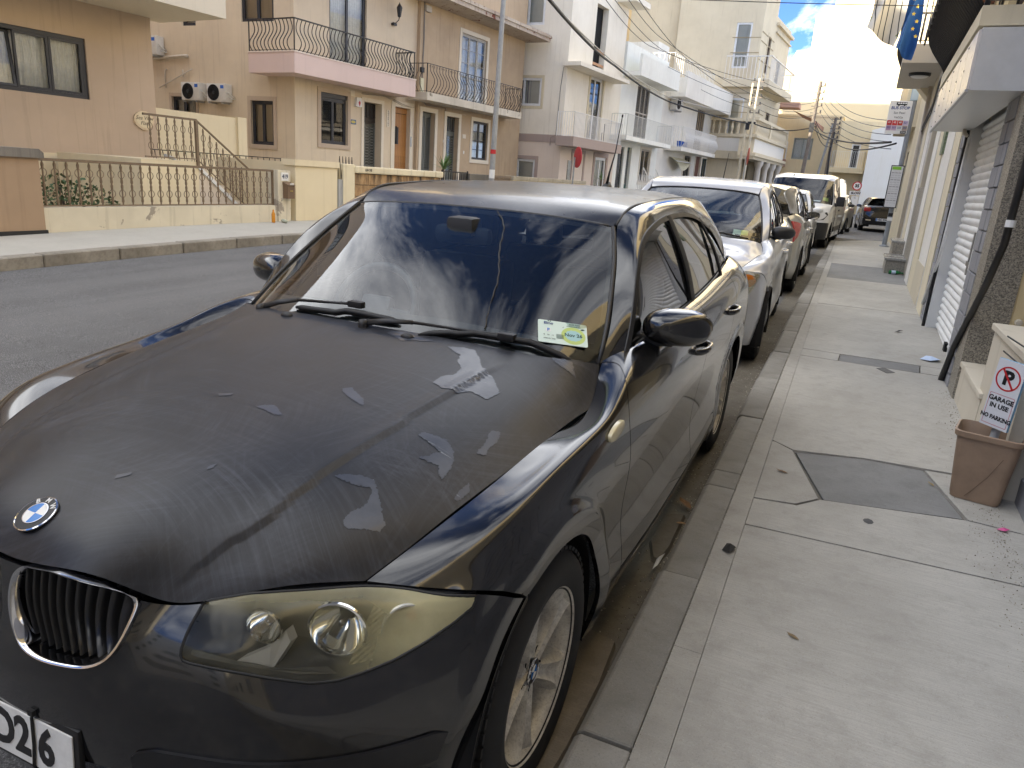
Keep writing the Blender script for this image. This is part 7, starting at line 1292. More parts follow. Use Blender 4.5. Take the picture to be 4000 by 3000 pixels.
# --- brown bin holding the no parking sign
bn = empty('rubbish_bin', (2.105, 2.42, gz(2.42)+.122), math.radians(-12), 'cracked brown plastic bin standing against the steps holding a sign post', 'bin'); M_BIN = plain('brown_bin_plastic', (.30, .205, .135), .5, var=.14, vs=10)
def rr_ring(a, b, r, z, n=6):
    o = []
    for cx_, cy_, a0 in ((a-r, -b+r, -90), (a-r, b-r, 0), (-a+r, b-r, 90), (-a+r, -b+r, 180)): o += [(cx_+r*math.cos(math.radians(a0+90*k/n)), cy_+r*math.sin(math.radians(a0+90*k/n)), z) for k in range(n+1)]
    return o
R0 = [rr_ring(.098, .088, .03, .0), rr_ring(.104, .092, .03, .02), rr_ring(.130, .115, .04, .305), rr_ring(.141, .125, .045, .308), rr_ring(.143, .127, .045, .332), rr_ring(.135, .119, .042, .335), rr_ring(.126, .111, .04, .31), rr_ring(.118, .104, .04, .24)]
MB().grid([r+[r[0]] for r in R0]).add(R0[0], [tuple(range(28))]).build('bin_body', M_BIN, bn, True, 35)
rows = rr_ring(.118, .104, .04, .245); cs_ = MB().add(rows+[(0, 0, .258)], [(i, (i+1) % 28, 28) for i in range(28)]).build('cement_fill', concrete('bin_cement', 'a8a69e', '85827a', 0, .7, 4), bn)
MB().add([(-.103, -.05, .02), (-.112, .02, .07), (-.110, .04, .05), (-.106, .0, .012)], [(0, 1, 2, 3)]).add([(-.06, -.0925, .06), (-.03, -.0945, .085), (-.02, -.0935, .06), (-.045, -.0925, .05)], [(0, 1, 2, 3)]).add([(.0, -.0925, .05), (.008, -.0945, .09), (.012, -.0925, .045)], [(0, 1, 2)]).build('crack', M_DARK, bn)
MB().tube([(.07, -.116, .24), (.03, -.108, .14), (-.02, -.098, .05), (-.04, -.094, .02)], .0012, 4).build('crack_line', plain('crack_brown', (.12, .075, .05), .7), bn)
np2 = empty('no_parking_sign', (2.115, 2.42, gz(2.42)+.372), math.radians(-44), 'small white GARAGE IN USE NO PARKING sign on a grey post in the brown bin', 'sign'); np2.rotation_euler.y = math.radians(3)
MB().cyl((0, 0, -.02), (0, 0, .22), .019, 14).build('sign_post', plain('grey_pvc2', (.36, .37, .37), .45, var=.1), np2, True, 40); NB = MB().box(-.066, .066, -.034, -.020, .108, .428).build('sign_board', plain('foam_edge_blue', (.22, .45, .66), .5), np2); MB().box(-.066, .066, -.0355, -.0341, .108, .428).build('sign_face', plain('sign_face_white', (.70, .71, .73), .4), np2)
X9 = Matrix.Translation((0, -.0358, .345))@Matrix.Rotation(math.radians(90), 4, 'X'); MB().lathe([(.050, 0), (.050, .0006), (.057, .0006), (.057, 0)], 40, X9).box(-.052, .052, -.0045, .0045, .0008, .0014, X9@Matrix.Rotation(math.radians(-52), 4, 'Z')).build('red_ring', M_RED, np2)
text('sign_letter', 'P', .088, M_INK, np2, (0, -.0362, .345), RT, bold=.004, ext=.0003)
for s_, z, sz in (('GARAGE', .243, .030), ('IN USE', .210, .030), ('NO PARKING', .155, .027)): text('sign_text', s_, sz, M_INK, np2, (0, -.0362, z), RT, bold=.0011, ext=.0003, sx=.88 if 'NO' in s_ else 1.)
fm = MB()
for a, b, c, d in ((-.058, .058, .120, .1215), (-.058, .058, .2655, .267), (-.058, -.0565, .120, .267), (.0565, .058, .120, .267)): fm.box(a, b, -.0362, -.0356, c, d)
fm.build('red_border', M_RED, np2)
# ================================================================ poles, lamps, wires, signs
M_GALV = plain('galvanised_grey', (.30, .31, .31), .5, .2, var=.15, vs=6); M_TIMB = plain('weathered_timber', (.16, .135, .11), .85, var=.3, vs=6); M_POLEC = plain('cream_post', (.55, .49, .36), .6, var=.15)
lp = MB().tube([(-8.62, 18.6, .3), (-8.60, 18.62, 4), (-8.56, 18.64, 9)], [.085, .075, .06], 16).build('lamp_post', M_GALV, None, True, 40); tag(lp, 'tall grey steel lamp post on the far pavement', 'lamp post')
MB().tube([(-8.56, 18.64, 9), (-8.2, 18.6, 9.5), (-7.3, 18.4, 9.6)], [.05, .04, .035], 10).build('lamp_arm', M_GALV, lp, True); MB().lathe([(.083, .0), (.083, .12)], 16, Matrix.Translation((-8.61, 18.6, 2.05))).build('red_sticker', M_RED, lp); MB().lathe([(.0845, .0), (.0845, .25)], 16, Matrix.Translation((-8.61, 18.6, 1.35))).build('torn_poster', M_WHITE, lp)
tp = empty('utility_pole', (-5.95, 51, gz(51)), 0, 'pair of cream utility posts with stacked insulators in front of the cream building', 'utility pole')
for dx, h in ((-.16, 8.1), (.22, 8.4)): MB().tube([(dx, 0, 0), (dx+.12, 0, h)], [.10, .075], 12).build('post', M_POLEC, tp, True, 40)
def insulators(par, z0, n, dz=.42, x=.18, sides=(-1, 1)):
    me = MB().lathe([(0, 0), (.05, .0), (.06, .05), (.03, .09), (.05, .12), (.04, .16), (0, .17)], 10).mesh('insulator', M_INK, True)
    for k in range(n):
        MB().box(-.34, .34, -.03, .03, -.03, .03).build('cross_arm', M_TIMB, par, loc=(x, 0, z0-k*dz))
        for s in sides: link('insulator', me, par, (x+s*.28, 0, z0-k*dz+.03))
insulators(tp, 8.2, 5, .48, .3); MB().box(-.3, .5, -.05, .05, 5.6, 5.72).box(-.1, .15, -.14, -.05, 5.2, 5.6).build('bracket', M_INK, tp)
up1 = empty('utility_pole', (-2.15, 53.5, gz(53.5)), 0, 'leaning dark wooden utility pole rising behind the white van', 'utility pole'); MB().tube([(-.12, 0, -.3), (.14, 0, 8.6)], [.15, .10], 12).build('post', M_TIMB, up1, True, 40); insulators(up1, 8.3, 5, .42, .14, (1,)); MB().box(-.1, .2, -.16, .05, 5.4, 6.0).build('switch_box', M_INK, up1)
up2 = empty('utility_pole', (-.95, 60.5, gz(60.5)), 0, 'farthest wooden utility pole wrapped in cables beside a grey strut', 'utility pole'); MB().tube([(.0, 0, -.3), (.0, 0, 7.0)], [.14, .10], 12).build('post', M_TIMB, up2, True, 40); MB().tube([(-.95, .2, -.3), (-.12, .05, 6.6)], [.10, .08], 10).build('strut', M_GALV, up2, True, 40); insulators(up2, 6.9, 6, .34, .05, (1,)); MB().tube([(.1, -.12, 1), (.12, -.15, 3), (.0, -.16, 4.5), (.1, -.14, 6)], .06, 8).build('cable_wrap', M_CABLE, up2, True)
def wire(pts, r, sag, label, group='overhead wires', n=24, mat=None):
    P_ = [Vector(p) for p in pts]; out = []
    for a, b in zip(P_[:-1], P_[1:]):
        for k in range(n): t = k/n; q = a.lerp(b, t); q.z -= sag*4*t*(1-t); out.append(q)
    out.append(P_[-1]); o = MB().tube(out, r, 5).build('overhead_wire', mat or M_CABLE, None, True); tag(o, label, 'wire', group); return o
TPT = Vector((-5.7, 51, gz(51)+8.2)); TPM = Vector((-5.8, 51, gz(51)+5.6)); P1T = Vector((-2.0, 53.5, gz(53.5)+8.3)); P2T = Vector((-.9, 60.5, gz(60.5)+6.6))
def px(x, y, Y):
    """point seen at photo pixel (x, y) at depth Y along the street, used to place wires"""
    d = f_+r_*((x-2000)/2800)+u_*((1500-y)/2800); return t_+d*((Y-t_.y)/d.y)
wire([px(2130, -20, 14), px(2400, 255, 30), px(2610, 395, 42), TPM], .045, .12, 'thickest black cable bundle sagging across the houses to the cream posts', None); wire([px(2125, -20, 14.3), px(2400, 245, 30), px(2600, 375, 42), px(2850, 440, 49)], .022, .05, 'pale steel strand above the thick cable bundle', None, mat=plain('steel_strand', (.45, .43, .38), .5))
WL = 'thin black overhead wire running to the cream posts from above'
for k, (a, b) in enumerate((((2360, -10), (2535, 178)), ((2395, -10), (2588, 195)), ((2450, -10), (2600, 160)), ((2490, -10), (2700, 245)))): wire([px(*a, 24), px(*b, 38), TPT-Vector((0, 0, .45*k))], .014, .15, WL, 'wires to the cream posts')
wire([px(2700, -2, 10), px(4100, 28, 11)], .006, .02, 'single wire crossing the top of the street above the flags', None)
for k in range(5): wire([TPT-Vector((-.3, 0, .42*k)), P1T-Vector((-.2, 0, .42*k))], .013, .45, 'thin wire strung between the cream posts and the leaning pole', 'wires between poles')
for k in range(5): wire([P1T-Vector((-.3, 0, .42*k)), px(3480, 470+28*k, 26)], .013, .5, 'thin wire sloping from the leaning pole to the right-hand houses', 'wires to the right side')
for k in range(3): wire([P1T-Vector((-.1, 0, 2.2+.15*k)), P2T-Vector((0, 0, .6*k+.4))], .03, .5, 'slack dark cable between the two wooden poles', 'slack cables')
wire([TPM+Vector((0, 0, .1)), P1T-Vector((.1, 0, 2.6)), px(3480, 555, 24)], .035, .35, 'heavy dark cable crossing the end of the street', None); wire([P2T-Vector((0, 0, 1.2)), px(3500, 560, 24)], .03, .4, 'dark service cable from the farthest pole to the right', None)
for k, (b) in enumerate(((-9.9, 41, 8.1), (-9.5, 47, 7.9))): wire([Vector(b), TPT-Vector((0, 0, 1.2+.5*k))], .012, .2, 'service wire from a white house roof to the cream posts', 'service wires')
# no entry signs seen edge on, speed sign
def disc_sign(loc, r, h, rz, label, col, tilt=0.):
    o = empty('road_sign', loc, 0, label, 'road sign'); MB().cyl((0, 0, 0), (0, 0, h), .03, 10).build('post', M_GALV, o, True, 40)
    Mx = Matrix.Translation((.12*math.cos(rz), .12*math.sin(rz), h+.0))@Matrix.Rotation(rz, 4, 'Z')@Matrix.Rotation(math.radians(90), 4, 'Y')@Matrix.Rotation(tilt, 4, 'X')
    MB().lathe([(0, .012), (r*.9, .012), (r, .004), (r, -.02), (r*.9, -.03), (0, -.03)], 32, Mx).build('disc', col, o, True, 40); return o
M_REDS = plain('faded_red_sign', (.42, .035, .045), .45, var=.2)
disc_sign((-7.9, 23.7, gz(23.7)+.13), .36, 1.95, math.radians(42), 'round red sign on a grey post, back turned, before the pink corner house', M_REDS); o = disc_sign((-5.6, 50.2, gz(50)+.1), .55, 3.4, math.radians(28), 'orange red round sign fixed near the cream posts', plain('orange_red_sign', (.48, .09, .05), .5), math.radians(14))
ss = empty('speed_sign', (1.37, 44, gz(44)+.50), 0, 'white speed limit sign 35 with SLOW plate at the end of the street', 'road sign'); MB().cyl((0, 0, 0), (0, 0, 1.75), .03, 10).build('post', M_GALV, ss, True, 40)
X8 = Matrix.Translation((0, -.05, 1.50))@Matrix.Rotation(math.radians(90), 4, 'X'); MB().lathe([(0, .01), (.24, .01), (.24, 0)], 32, X8).build('sign_disc', M_WHITE, ss); MB().lathe([(.185, .012), (.24, .014), (.24, .0)], 32, X8).build('red_ring', M_RED, ss); text('number', '35', .22, M_INK, ss, (0, -.066, 1.50), RT, bold=.012); MB().box(-.32, .32, -.06, -.04, 1.0, 1.22).build('plate', M_WHITE, ss); text('plate_text', 'SLOW', .17, M_INK, ss, (0, -.064, 1.11), RT, bold=.008); MB().box(-.18, .18, -.06, -.04, .45, .95).build('lower_plate', M_WHITE, ss); text('plate_text', 'N', .1, M_INK, ss, (0, -.064, .85), RT)
# bottles by the low wall
for k, (y, c_, lab) in enumerate(((9.75, (.55, .22, .02), 'half full orange drink bottle by the low wall'), )):
    b = MB().lathe([(0, 0), (.035, 0), (.036, .16), (.015, .22), (.013, .25), (0, .25)], 14).build('bottle', plain('orange_drink', c_, .15), None, True, 50, loc=(-8.95, y, gz(y)+.135)); tag(b, lab, 'bottle')
b = MB().lathe([(0, 0), (.035, 0), (.036, .14), (.015, .19), (.013, .22), (0, .22)], 14).build('bottle', plain('pale_plastic', (.42, .45, .36), .15), None, True, 50, loc=(-8.9, 9.95, gz(10)+.17), rot=(math.radians(90), 0, 1.2)); tag(b, 'crushed clear plastic bottle lying on the far pavement', 'bottle')
# blocks up the street behind the viewer: they shade it and fill the reflections
for nm, p, a, L, H, mt, lab in (('apartment_block', (-16.2, -64), AH, 46, 13, M_SV, 'plain beige apartment block up the street behind the viewer, road side left'), ('terrace_block', rloc(-5.9), AR, 40, 8.4, M_RC, 'cream two-storey terrace up the street behind the viewer, right side'), ('corner_block', (-16, -50), 0, 30, 16, M_W2, 'grey white block closing the street behind the viewer')):
    h_ = house(nm, p, a, lab, 'building'); ops = [(2+4.2*k, 3.5+4.2*k, z, z+1.5) for k in range(int((L-3)/4.2)) for z in np.arange(1.4, H-2, 3.1)]
    if nm == 'corner_block': h_.rotation_euler.z = math.pi; h_.location.x += 30
    wall(h_, 0, L, -2, H, mt, ops, t=.15); mass(h_, 0, L, -2, H, mt, 10)
    for o in ops: window(h_, o, 2, M_DGREY, .06, .08, .0)
# ================================================================ the other cars
def mk_warp(ys, zs, sx):
    yi, yo = zip(*ys); zi, zo = zip(*zs)
    def f(P_):
        P_ = np.array(P_, float); Q = P_.copy(); Q[..., 0] = P_[..., 0]*sx; Q[..., 1] = np.interp(P_[..., 1], yi, yo); Q[..., 2] = np.interp(P_[..., 2], zi, zo); return Q
    f.inv = lambda x, z: (x*sx, float(np.interp(z, zi, zo))); return f
def front_finish(root, P_, wf, M, lamp, amber=None, plate=None, grille=None, seal=M_BLKPL, card=True):
    """bumper with lamp openings, lamps, screen, mirrors and handles of an ordinary car"""
    lam = poly_dense(np.array([wf.inv(*q) for q in lamp]), 70); holes = [lam, lam*np.array([-1, 1])]
    FG = P_['fgrid']
    def fp(x, z, off=0.):
        d = (FG[..., 0]-x)**2+(FG[..., 2]-z)**2; i, j = np.unravel_index(d.argmin(), d.shape); i = min(max(i, 1), FG.shape[0]-2); j = min(max(j, 1), FG.shape[1]-2)
        A = np.stack([(FG[i+1, j]-FG[i-1, j])/2, (FG[i, j+1]-FG[i, j-1])/2], 1); st = np.clip(np.linalg.lstsq(A[[0, 2]], np.array([x, z])-FG[i, j][[0, 2]], rcond=None)[0], -2, 2); n = np.cross(A[:, 0], A[:, 1]); n /= np.linalg.norm(n); n = -n if n[1] > 0 else n
        return FG[i, j]+A@st+n*off
    gr = []
    if grille: g_ = poly_dense(np.array([wf.inv(*q) for q in grille]), 50); gr = [g_]
    b = shell(FG, 'front_bumper', M['body'], root, holes=holes+gr, proj=xz, flip=True)
    bm = bmesh.new(); bm.from_mesh(b.data); hz = P_['hub'][2]; bmesh.ops.delete(bm, geom=[f for f in bm.faces if (lambda c: math.hypot(c.y, c.z-hz) < P_['hub'][3]+.002 and abs(c.x) > .62)(f.calc_center_median())], context='FACES'); bm.to_mesh(b.data); bm.free()
    if grille: MB().add([fp(*q, -.03) for q in g_], [tuple(range(50))]).build('lower_grille', M_DARK, root)
    for sd in (1, -1):
        out = lam*np.array([sd, 1]); c = out.mean(0); rows = []
        for s_, dy in ((1., 0), (.97, .03), (.8, .10)): r = [fp(*(c+(q-c)*s_), -.003)+np.array([0, dy, 0]) for q in out]; r.append(r[0]); rows.append(r)
        hl = MB().grid(rows).add(rows[-1][:-1], [tuple(range(70))]).build('headlight', plain('bright_lamp_bowl', (.55, .54, .48), .25, .5), root, True, 40)
        rows = []
        for s_ in (1., .9, .6, .3, .02): r = [fp(*(c+(q-c)*s_), .004+.008*(1-s_**3)) for q in out]; r.append(r[0]); rows.append(r)
        MB().grid(rows).build('lens', M_LENS2, hl, True); q0 = fp(c[0], c[1], -.03)
        MB().lathe([(.075, 0), (.07, -.01), (.05, -.04), (.01, -.055)], 24, Matrix.Translation(q0)@Matrix.Rotation(math.radians(90), 4, 'X')).build('reflector', M_REFL, hl, True)
        MB().lathe([(0, 0), (.022, -.004), (.024, -.03)], 16, Matrix.Translation(q0)@Matrix.Rotation(math.radians(90), 4, 'X')).build('bulb', M_INK, hl, True)
        if amber: ax, az, ar = amber; a_ = wf.inv(ax, az); MB().lathe([(0, .012), (ar*.7, .010), (ar, 0)], 24, Matrix.Translation(fp(sd*a_[0], a_[1], -.004))@Matrix.Rotation(math.radians(sd*28), 4, 'Z')@Matrix.Rotation(math.radians(90), 4, 'X')@Matrix.Diagonal((1.25, .85, 1, 1))).build('indicator', plain('amber_lens', (.55, .16, .02), .25, coat=.6), hl, True)
    G = P_['wsgrid']; N_ = -normals(G); N_ *= np.sign(N_[..., 2:3]); shell(G+N_*.003, 'windscreen', M_GLASS, root, gap=0, hem=.004)
    ii, jj = np.meshgrid(np.linspace(0, 1, G.shape[0]), np.linspace(-1, 1, G.shape[1]), indexing='ij'); sel = (ii < .12) | (ii > .90) | (np.abs(jj) > .92); fr = G-N_*.003; bm = bmesh.new(); V = [[bm.verts.new(p) for p in r] for r in fr]
    for i in range(fr.shape[0]-1):
        for j in range(fr.shape[1]-1):
            if sel[i:i+2, j:j+2].all(): bm.faces.new((V[i][j], V[i][j+1], V[i+1][j+1], V[i+1][j]))
    for v in [v for v in bm.verts if not v.link_faces]: bm.verts.remove(v)
    me = bpy.data.meshes.new('screen_border'); bm.to_mesh(me); bm.free(); me.materials.append(plain('screen_print_black', (.006, .006, .007), .4)); link('screen_border', me, root)
    MB().tube([tuple(p) for p in np.concatenate([G[::4, 0], G[-1, ::4], G[::-4, -1]])+np.array([0, -.002, .006])], .007, 6).build('screen_seal', seal, root, True)
    H = P_['hoodgrid'][-1, ::3]; MB().grid([[p+np.array([0, -.02, -.03]) for p in H], [p+np.array([0, .05, -.01]) for p in H], [p+np.array([0, .10, .03]) for p in H]]).build('scuttle_panel', M_BLKPL, root, True)
    def wsat(u, v, off=.012): i = int(v*(G.shape[0]-1)); j = int((u*.5+.5)*(G.shape[1]-1)); return Vector(G[i, j]+N_[i, j]*off)
    for u0, u1 in ((-.55, .05), (.1, .72)): MB().tube([wsat(u0, .06, .02), wsat((u0+u1)/2, .12, .03), wsat(u1, .10, .018)], [.012, .009, .006], 6).build('wiper', M_RUB, root, True)
    if card: a, b_, c_, d_ = [wsat(u, v, -.012) for u, v in ((.50, .16), (.74, .16), (.74, .30), (.50, .30))]; MB().add([a, b_, c_, d_], [(0, 1, 2, 3)]).build('windscreen_card', M_MINT, root); a, b_, c_, d_ = [wsat(u, v, -.010) for u, v in ((.62, .17), (.73, .17), (.73, .28), (.62, .28))]; MB().add([a, b_, c_, d_], [(0, 1, 2, 3)]).build('licence_disc', M_LIME, root)
    p0 = wsat(0, .80, -.08); MB().box(p0.x-.11, p0.x+.11, p0.y-.02, p0.y+.03, p0.z-.04, p0.z+.03, None, .02).build('interior_mirror', M_DASH, root, True, 40)
    return fp
t = NT('clear_lamp_lens'); T_ = t.t; T_.nodes.remove(t.b); w_ = t.n('TexWave', {'Vector': t.coord((1, 0, 0)), 'Scale': 40}).outputs[1]; bp_ = t.n('Bump', {'Strength': .5, 'Distance': .003, 'Height': w_}); tr = t.n('BsdfTransparent', {'Color': (.95, .94, .86, 1)}); gl = t.n('BsdfGlossy', {'Roughness': .08, 'Normal': bp_.outputs[0]}); df = t.n('BsdfDiffuse', {'Color': lin('c2b98c')}); a_ = t.n('MixShader', {0: .22}); T_.links.new(tr.outputs[0], a_.inputs[1]); T_.links.new(gl.outputs[0], a_.inputs[2]); b_ = t.n('MixShader', {0: .22}); T_.links.new(a_.outputs[0], b_.inputs[1]); T_.links.new(df.outputs[0], b_.inputs[2]); T_.links.new(b_.outputs[0], t.out.inputs[0]); M_LENS2 = t.m
def car_root(name, x, y, rz, label): o = empty(name, (x, y, gz(y)), rz, label, 'car', 'cars parked along the kerb', rx=0); o.rotation_mode = 'ZXY'; s = (gz(y+1)-gz(y-1))/2; o.rotation_euler = (math.atan(s)*math.cos(rz), 0, rz); return o
LAMP2 = [(.36, .715), (.48, .722), (.60, .722), (.70, .719), (.775, .714), (.785, .700), (.745, .62), (.69, .555), (.60, .53), (.48, .545), (.38, .585), (.345, .65)]
# silver car right behind
M_SIL = paint('silver_paint', (.50, .51, .53), .3, .35, .8, haze=.03); M_SILT = dict(hood=M_SIL, body=M_SIL, door=M_SIL, roof=M_SIL, trim=M_BLKPL, belt=M_BLKPL)
sv_ = car_root('parked_hatchback', -.005, 5.07, .03, 'silver hatchback with amber indicator lamps parked right behind the black car')
wf = mk_warp([(-.76, -.70), (-.4, -.42), (-.3, -.34), (0, 0), (.47, .14), (.66, .30), (1.15, .98), (1.7, 1.45), (2.3, 2.05), (2.66, 2.37), (3.47, 2.98)], [(0, 0), (.312, .295), (.60, .62), (.72, .79), (.94, .965), (1.31, 1.36), (1.43, 1.505)], .945)
hub = (0., 2.37, .295, .335); P2 = hatch(sv_, M_SILT, wf, hub, (.293, .18, 'ten', .715), dres=.6); P2['hub'] = hub
front_finish(sv_, P2, wf, M_SILT, LAMP2, (.69, .672, .062), grille=[(-.28, .42), (.28, .42), (.32, .30), (-.32, .30)])
for sd in (1, -1):
    door_mirror(sv_, sd, lambda p: (p[0]*.945, .62, .985), M_BLKPL, M_BLKPL, .88)
    for y, k in ((1.20, 'front_door'), (1.98, 'rear_door')): door_handle(P2[k, sd], y, .845+.02*(k == 'rear_door'), .824, sd, M_CHROME)
    MB().lathe([(0, .006), (.018, .005), (.022, 0)], 14, Matrix.Translation((sd*.806, .20, .70))@Matrix.Rotation(sd*math.radians(90), 4, 'Y')@Matrix.Diagonal((1, 1.7, 1, 1))).build('side_repeater', plain('clear_lens', (.6, .6, .58), .2), P2['front_wing', sd], True)
MB().tube([(0, 2.3, 1.49), (.01, 2.42, 1.78)], [.006, .003], 6).build('roof_aerial', M_RUB, sv_, True)
# grey-beige car facing away
M_CHAMP = paint('champagne_paint', (.33, .32, .28), .3, .7, .8, haze=.04); MC = dict(hood=M_CHAMP, body=M_CHAMP, door=M_CHAMP, roof=M_CHAMP, trim=M_BLKPL, belt=M_CHROME)
gc = car_root('parked_hatchback', -.045, 12.45, math.pi, 'champagne grey hatchback seen from behind with red tail lamp, behind the silver car')
wg = mk_warp([(-.76, -.74), (0, 0), (.66, .60), (1.15, 1.1), (2.66, 2.62), (3.0, 3.02), (3.47, 3.42)], [(0, 0), (.312, .305), (.72, .76), (.94, .955), (1.31, 1.36), (1.43, 1.50)], .935)
hub = (0., 2.62, .305, .35); P3 = hatch(gc, MC, wg, hub, (.305, .185, 'seven', .715), dres=.5); P3['hub'] = hub; front_finish(gc, P3, wg, MC, LAMP2, card=False)
M_TAIL = plain('tail_lamp_red', (.32, .012, .015), .15, coat=.8); R_ = P3['rear']; S3 = surf(wg(np.array(SIDE, float)), span(11.9, 13, 16), span(0, 4, 24))
for sd in (1, -1):
    sg = lambda G: G*np.array([sd, 1, 1]); poly = poly_dense(np.array([(2.99, 1.04), (3.40, 1.06), (3.42, .84), (3.40, .70), (3.30, .74), (3.12, .86)]), 60)
    rows = []
    for i in range(16):
        z0, z1 = np.interp(i, [0, 4, 9, 15], [.96, .88, .80, .74]), np.interp(i, [0, 6, 15], [.985, 1.0, 1.01]); col = S3[i]; zz = np.linspace(z1, z0, 8); rows.append([np.array([np.interp(-z, -col[:, 2], col[:, 0]), np.interp(-z, -col[:, 2], col[:, 1]), z])+np.array([.014, .012, 0]) for z in zz])
    tl = shell(sg(np.array(rows)), 'tail_light', M_TAIL, gc, gap=0, hem=.02, flip=sd < 0); door_mirror(gc, sd, lambda p: (p[0]*.935, .78, .985), plain('blue_grey_mirror', (.06, .12, .15), .15, coat=.8), M_BLKPL, .9)
    for y, k in ((1.35, 'front_door'), (2.12, 'rear_door')): door_handle(P3[k, sd], y, .86, .816, sd, M_CHROME)
    MB().tube([(sd*.80, 1.15, .83), (sd*.815, 1.2, .80), (sd*.80, 1.22, .74)], .002, 4).build('door_trim', M_BLKPL, gc)
MB().box(-.26, .26, 3.385, 3.40, .58, .70).build('number_plate', M_WHITE, gc)
# small white car facing us
M_WHC = paint('white_car_paint', (.68, .68, .66), .25, 0., .8, haze=.03); MW = dict(hood=M_WHC, body=M_WHC, door=M_WHC, roof=M_WHC, trim=M_BLKPL, belt=M_BLKPL)
wc = car_root('parked_hatchback', -.14, 14.85, .015, 'small white car wedged between the champagne car and the white van')
ww = mk_warp([(-.76, -.72), (0, 0), (.66, .34), (1.15, .95), (2.66, 2.35), (3.47, 2.9)], [(0, 0), (.312, .29), (.72, .80), (.94, 1.0), (1.31, 1.37), (1.43, 1.49)], .93); hub = (0., 2.35, .29, .33)
P4 = hatch(wc, MW, ww, hub, (.288, .175, 'seven', .70), dres=.4); P4['hub'] = hub; front_finish(wc, P4, ww, MW, LAMP2)
for sd in (1, -1): door_mirror(wc, sd, lambda p: (p[0]*.95, .62, 1.0), M_WHC, M_BLKPL, .92); [door_handle(P4[k, sd], y, .88, .812, sd, M_CHROME) for y, k in ((1.15, 'front_door'), (1.95, 'rear_door'))]
mk = MB().prism([(0, 0), (.09, .14), (.14, .22), (.22, .10), (.2, -.05), (.05, -.08)], 0, .01, lambda a, b, d: (.22+a, .80+d+b*.5, 1.16+b)).build('white_mascot', M_WHITE, wc)
# beige car glimpsed past the van
lc = car_root('parked_hatchback', .42, 29.6, -.08, 'pale beige car mostly hidden behind the white van'); M_BEI = paint('beige_car_paint', (.42, .38, .28), .3, .3, .8); MBe = dict(hood=M_BEI, body=M_BEI, door=M_BEI, roof=M_BEI, trim=M_BLKPL, belt=M_BLKPL)
P5 = hatch(lc, MBe, ww, hub, (.288, .175, 'seven', .70), dres=.3); P5['hub'] = hub; front_finish(lc, P5, ww, MBe, LAMP2); [door_mirror(lc, sd, lambda p: (p[0]*.95, .62, 1.0), M_BLKPL, M_BLKPL, .92) for sd in (1, -1)]
# black saloon driving away
sd_ = car_root('driving_saloon', 2.42, 37.4, math.pi+.05, 'black saloon with red tail lamps and white plate driving away by the bus stop'); sd_['group'] = 'cars on the road'
MS2 = dict(hood=M_BLACK, body=M_BLACK, door=M_BLACK, roof=M_BLACK, trim=M_BLKPL, belt=M_CHROME); wsl = mk_warp([(-.76, -.85), (0, 0), (1.15, 1.2), (2.66, 2.72), (3.47, 3.62)], [(0, 0), (.312, .32), (.94, .95), (1.43, 1.45)], .985)
keep = REARC; REARC = [[(0, 2.62, 1.40), (.2, 2.62, 1.398), (.40, 2.60, 1.385), (.53, 2.58, 1.36)], [(0, 2.85, 1.27), (.22, 2.85, 1.27), (.44, 2.84, 1.255), (.60, 2.82, 1.22)], [(0, 3.02, 1.12), (.25, 3.02, 1.12), (.50, 3.0, 1.11), (.68, 2.98, 1.08)], [(0, 3.28, 1.075), (.28, 3.27, 1.075), (.54, 3.24, 1.065), (.70, 3.18, 1.04)], [(0, 3.44, 1.045), (.3, 3.43, 1.045), (.58, 3.40, 1.03), (.72, 3.32, 1.0)], [(0, 3.45, .86), (.3, 3.44, .86), (.6, 3.41, .85), (.785, 3.36, .84)], [(0, 3.50, .62), (.3, 3.49, .62), (.6, 3.46, .62), (.785, 3.38, .60)], [(0, 3.42, .28), (.3, 3.41, .28), (.56, 3.38, .28), (.73, 3.32, .28)]]
hub = (0., 2.72, .32, .36); P6 = hatch(sd_, MS2, wsl, hub, (.32, .205, 'seven', .75), dres=.4); REARC = keep; P6['hub'] = hub; front_finish(sd_, P6, wsl, MS2, LAMP2, card=False)
for s in (1, -1): MB().box(s*.52, s*.80, 3.52, 3.60, .83, 1.01, None, .03).build('tail_light', M_TAIL, sd_, True, 40); MB().box(s*.45, s*.66, 3.60, 3.63, .45, .49, None, .008).build('exhaust_trim', M_CHROME, sd_); door_mirror(sd_, s, lambda p: (p[0], .95, .97), M_BLACK)
npl = MB().box(-.26, .26, 3.632, 3.642, .46, .575).build('number_plate', M_WHITE, sd_); text('plate_text', 'VEC 396', .105, M_INK, npl, (.02, 3.645, .517), (math.radians(90), 0, math.pi), bold=.003); MB().box(.215, .258, 3.6425, 3.644, .463, .572).build('blue_band', M_BLUEP, npl)
# white van
vn = car_root('parked_van', -.06, 20.55, -.06, 'white panel van with black bumper and door mirrors parked farthest along the kerb'); vn['category'] = 'van'; vn['group'] = 'cars parked along the kerb'
M_VAN = paint('white_van_paint', (.66, .65, .62), .3, 0., .7, haze=.04); fullc = lambda C: np.array([mirror(r) for r in C], float)
VH = [[(0, -.93, .98), (.4, -.91, .98), (.72, -.80, .97), (.90, -.62, .95)], [(0, -.78, 1.09), (.4, -.77, 1.09), (.74, -.68, 1.07), (.91, -.50, 1.04)], [(0, -.42, 1.18), (.4, -.41, 1.18), (.74, -.34, 1.17), (.915, -.16, 1.14)]]
VW = [[(0, -.46, 1.16), (.4, -.45, 1.16), (.72, -.38, 1.15), (.87, -.20, 1.13)], [(0, -.06, 1.50), (.38, -.05, 1.50), (.68, .0, 1.49), (.82, .12, 1.46)], [(0, .34, 1.80), (.36, .35, 1.80), (.64, .39, 1.785), (.775, .46, 1.76)]]
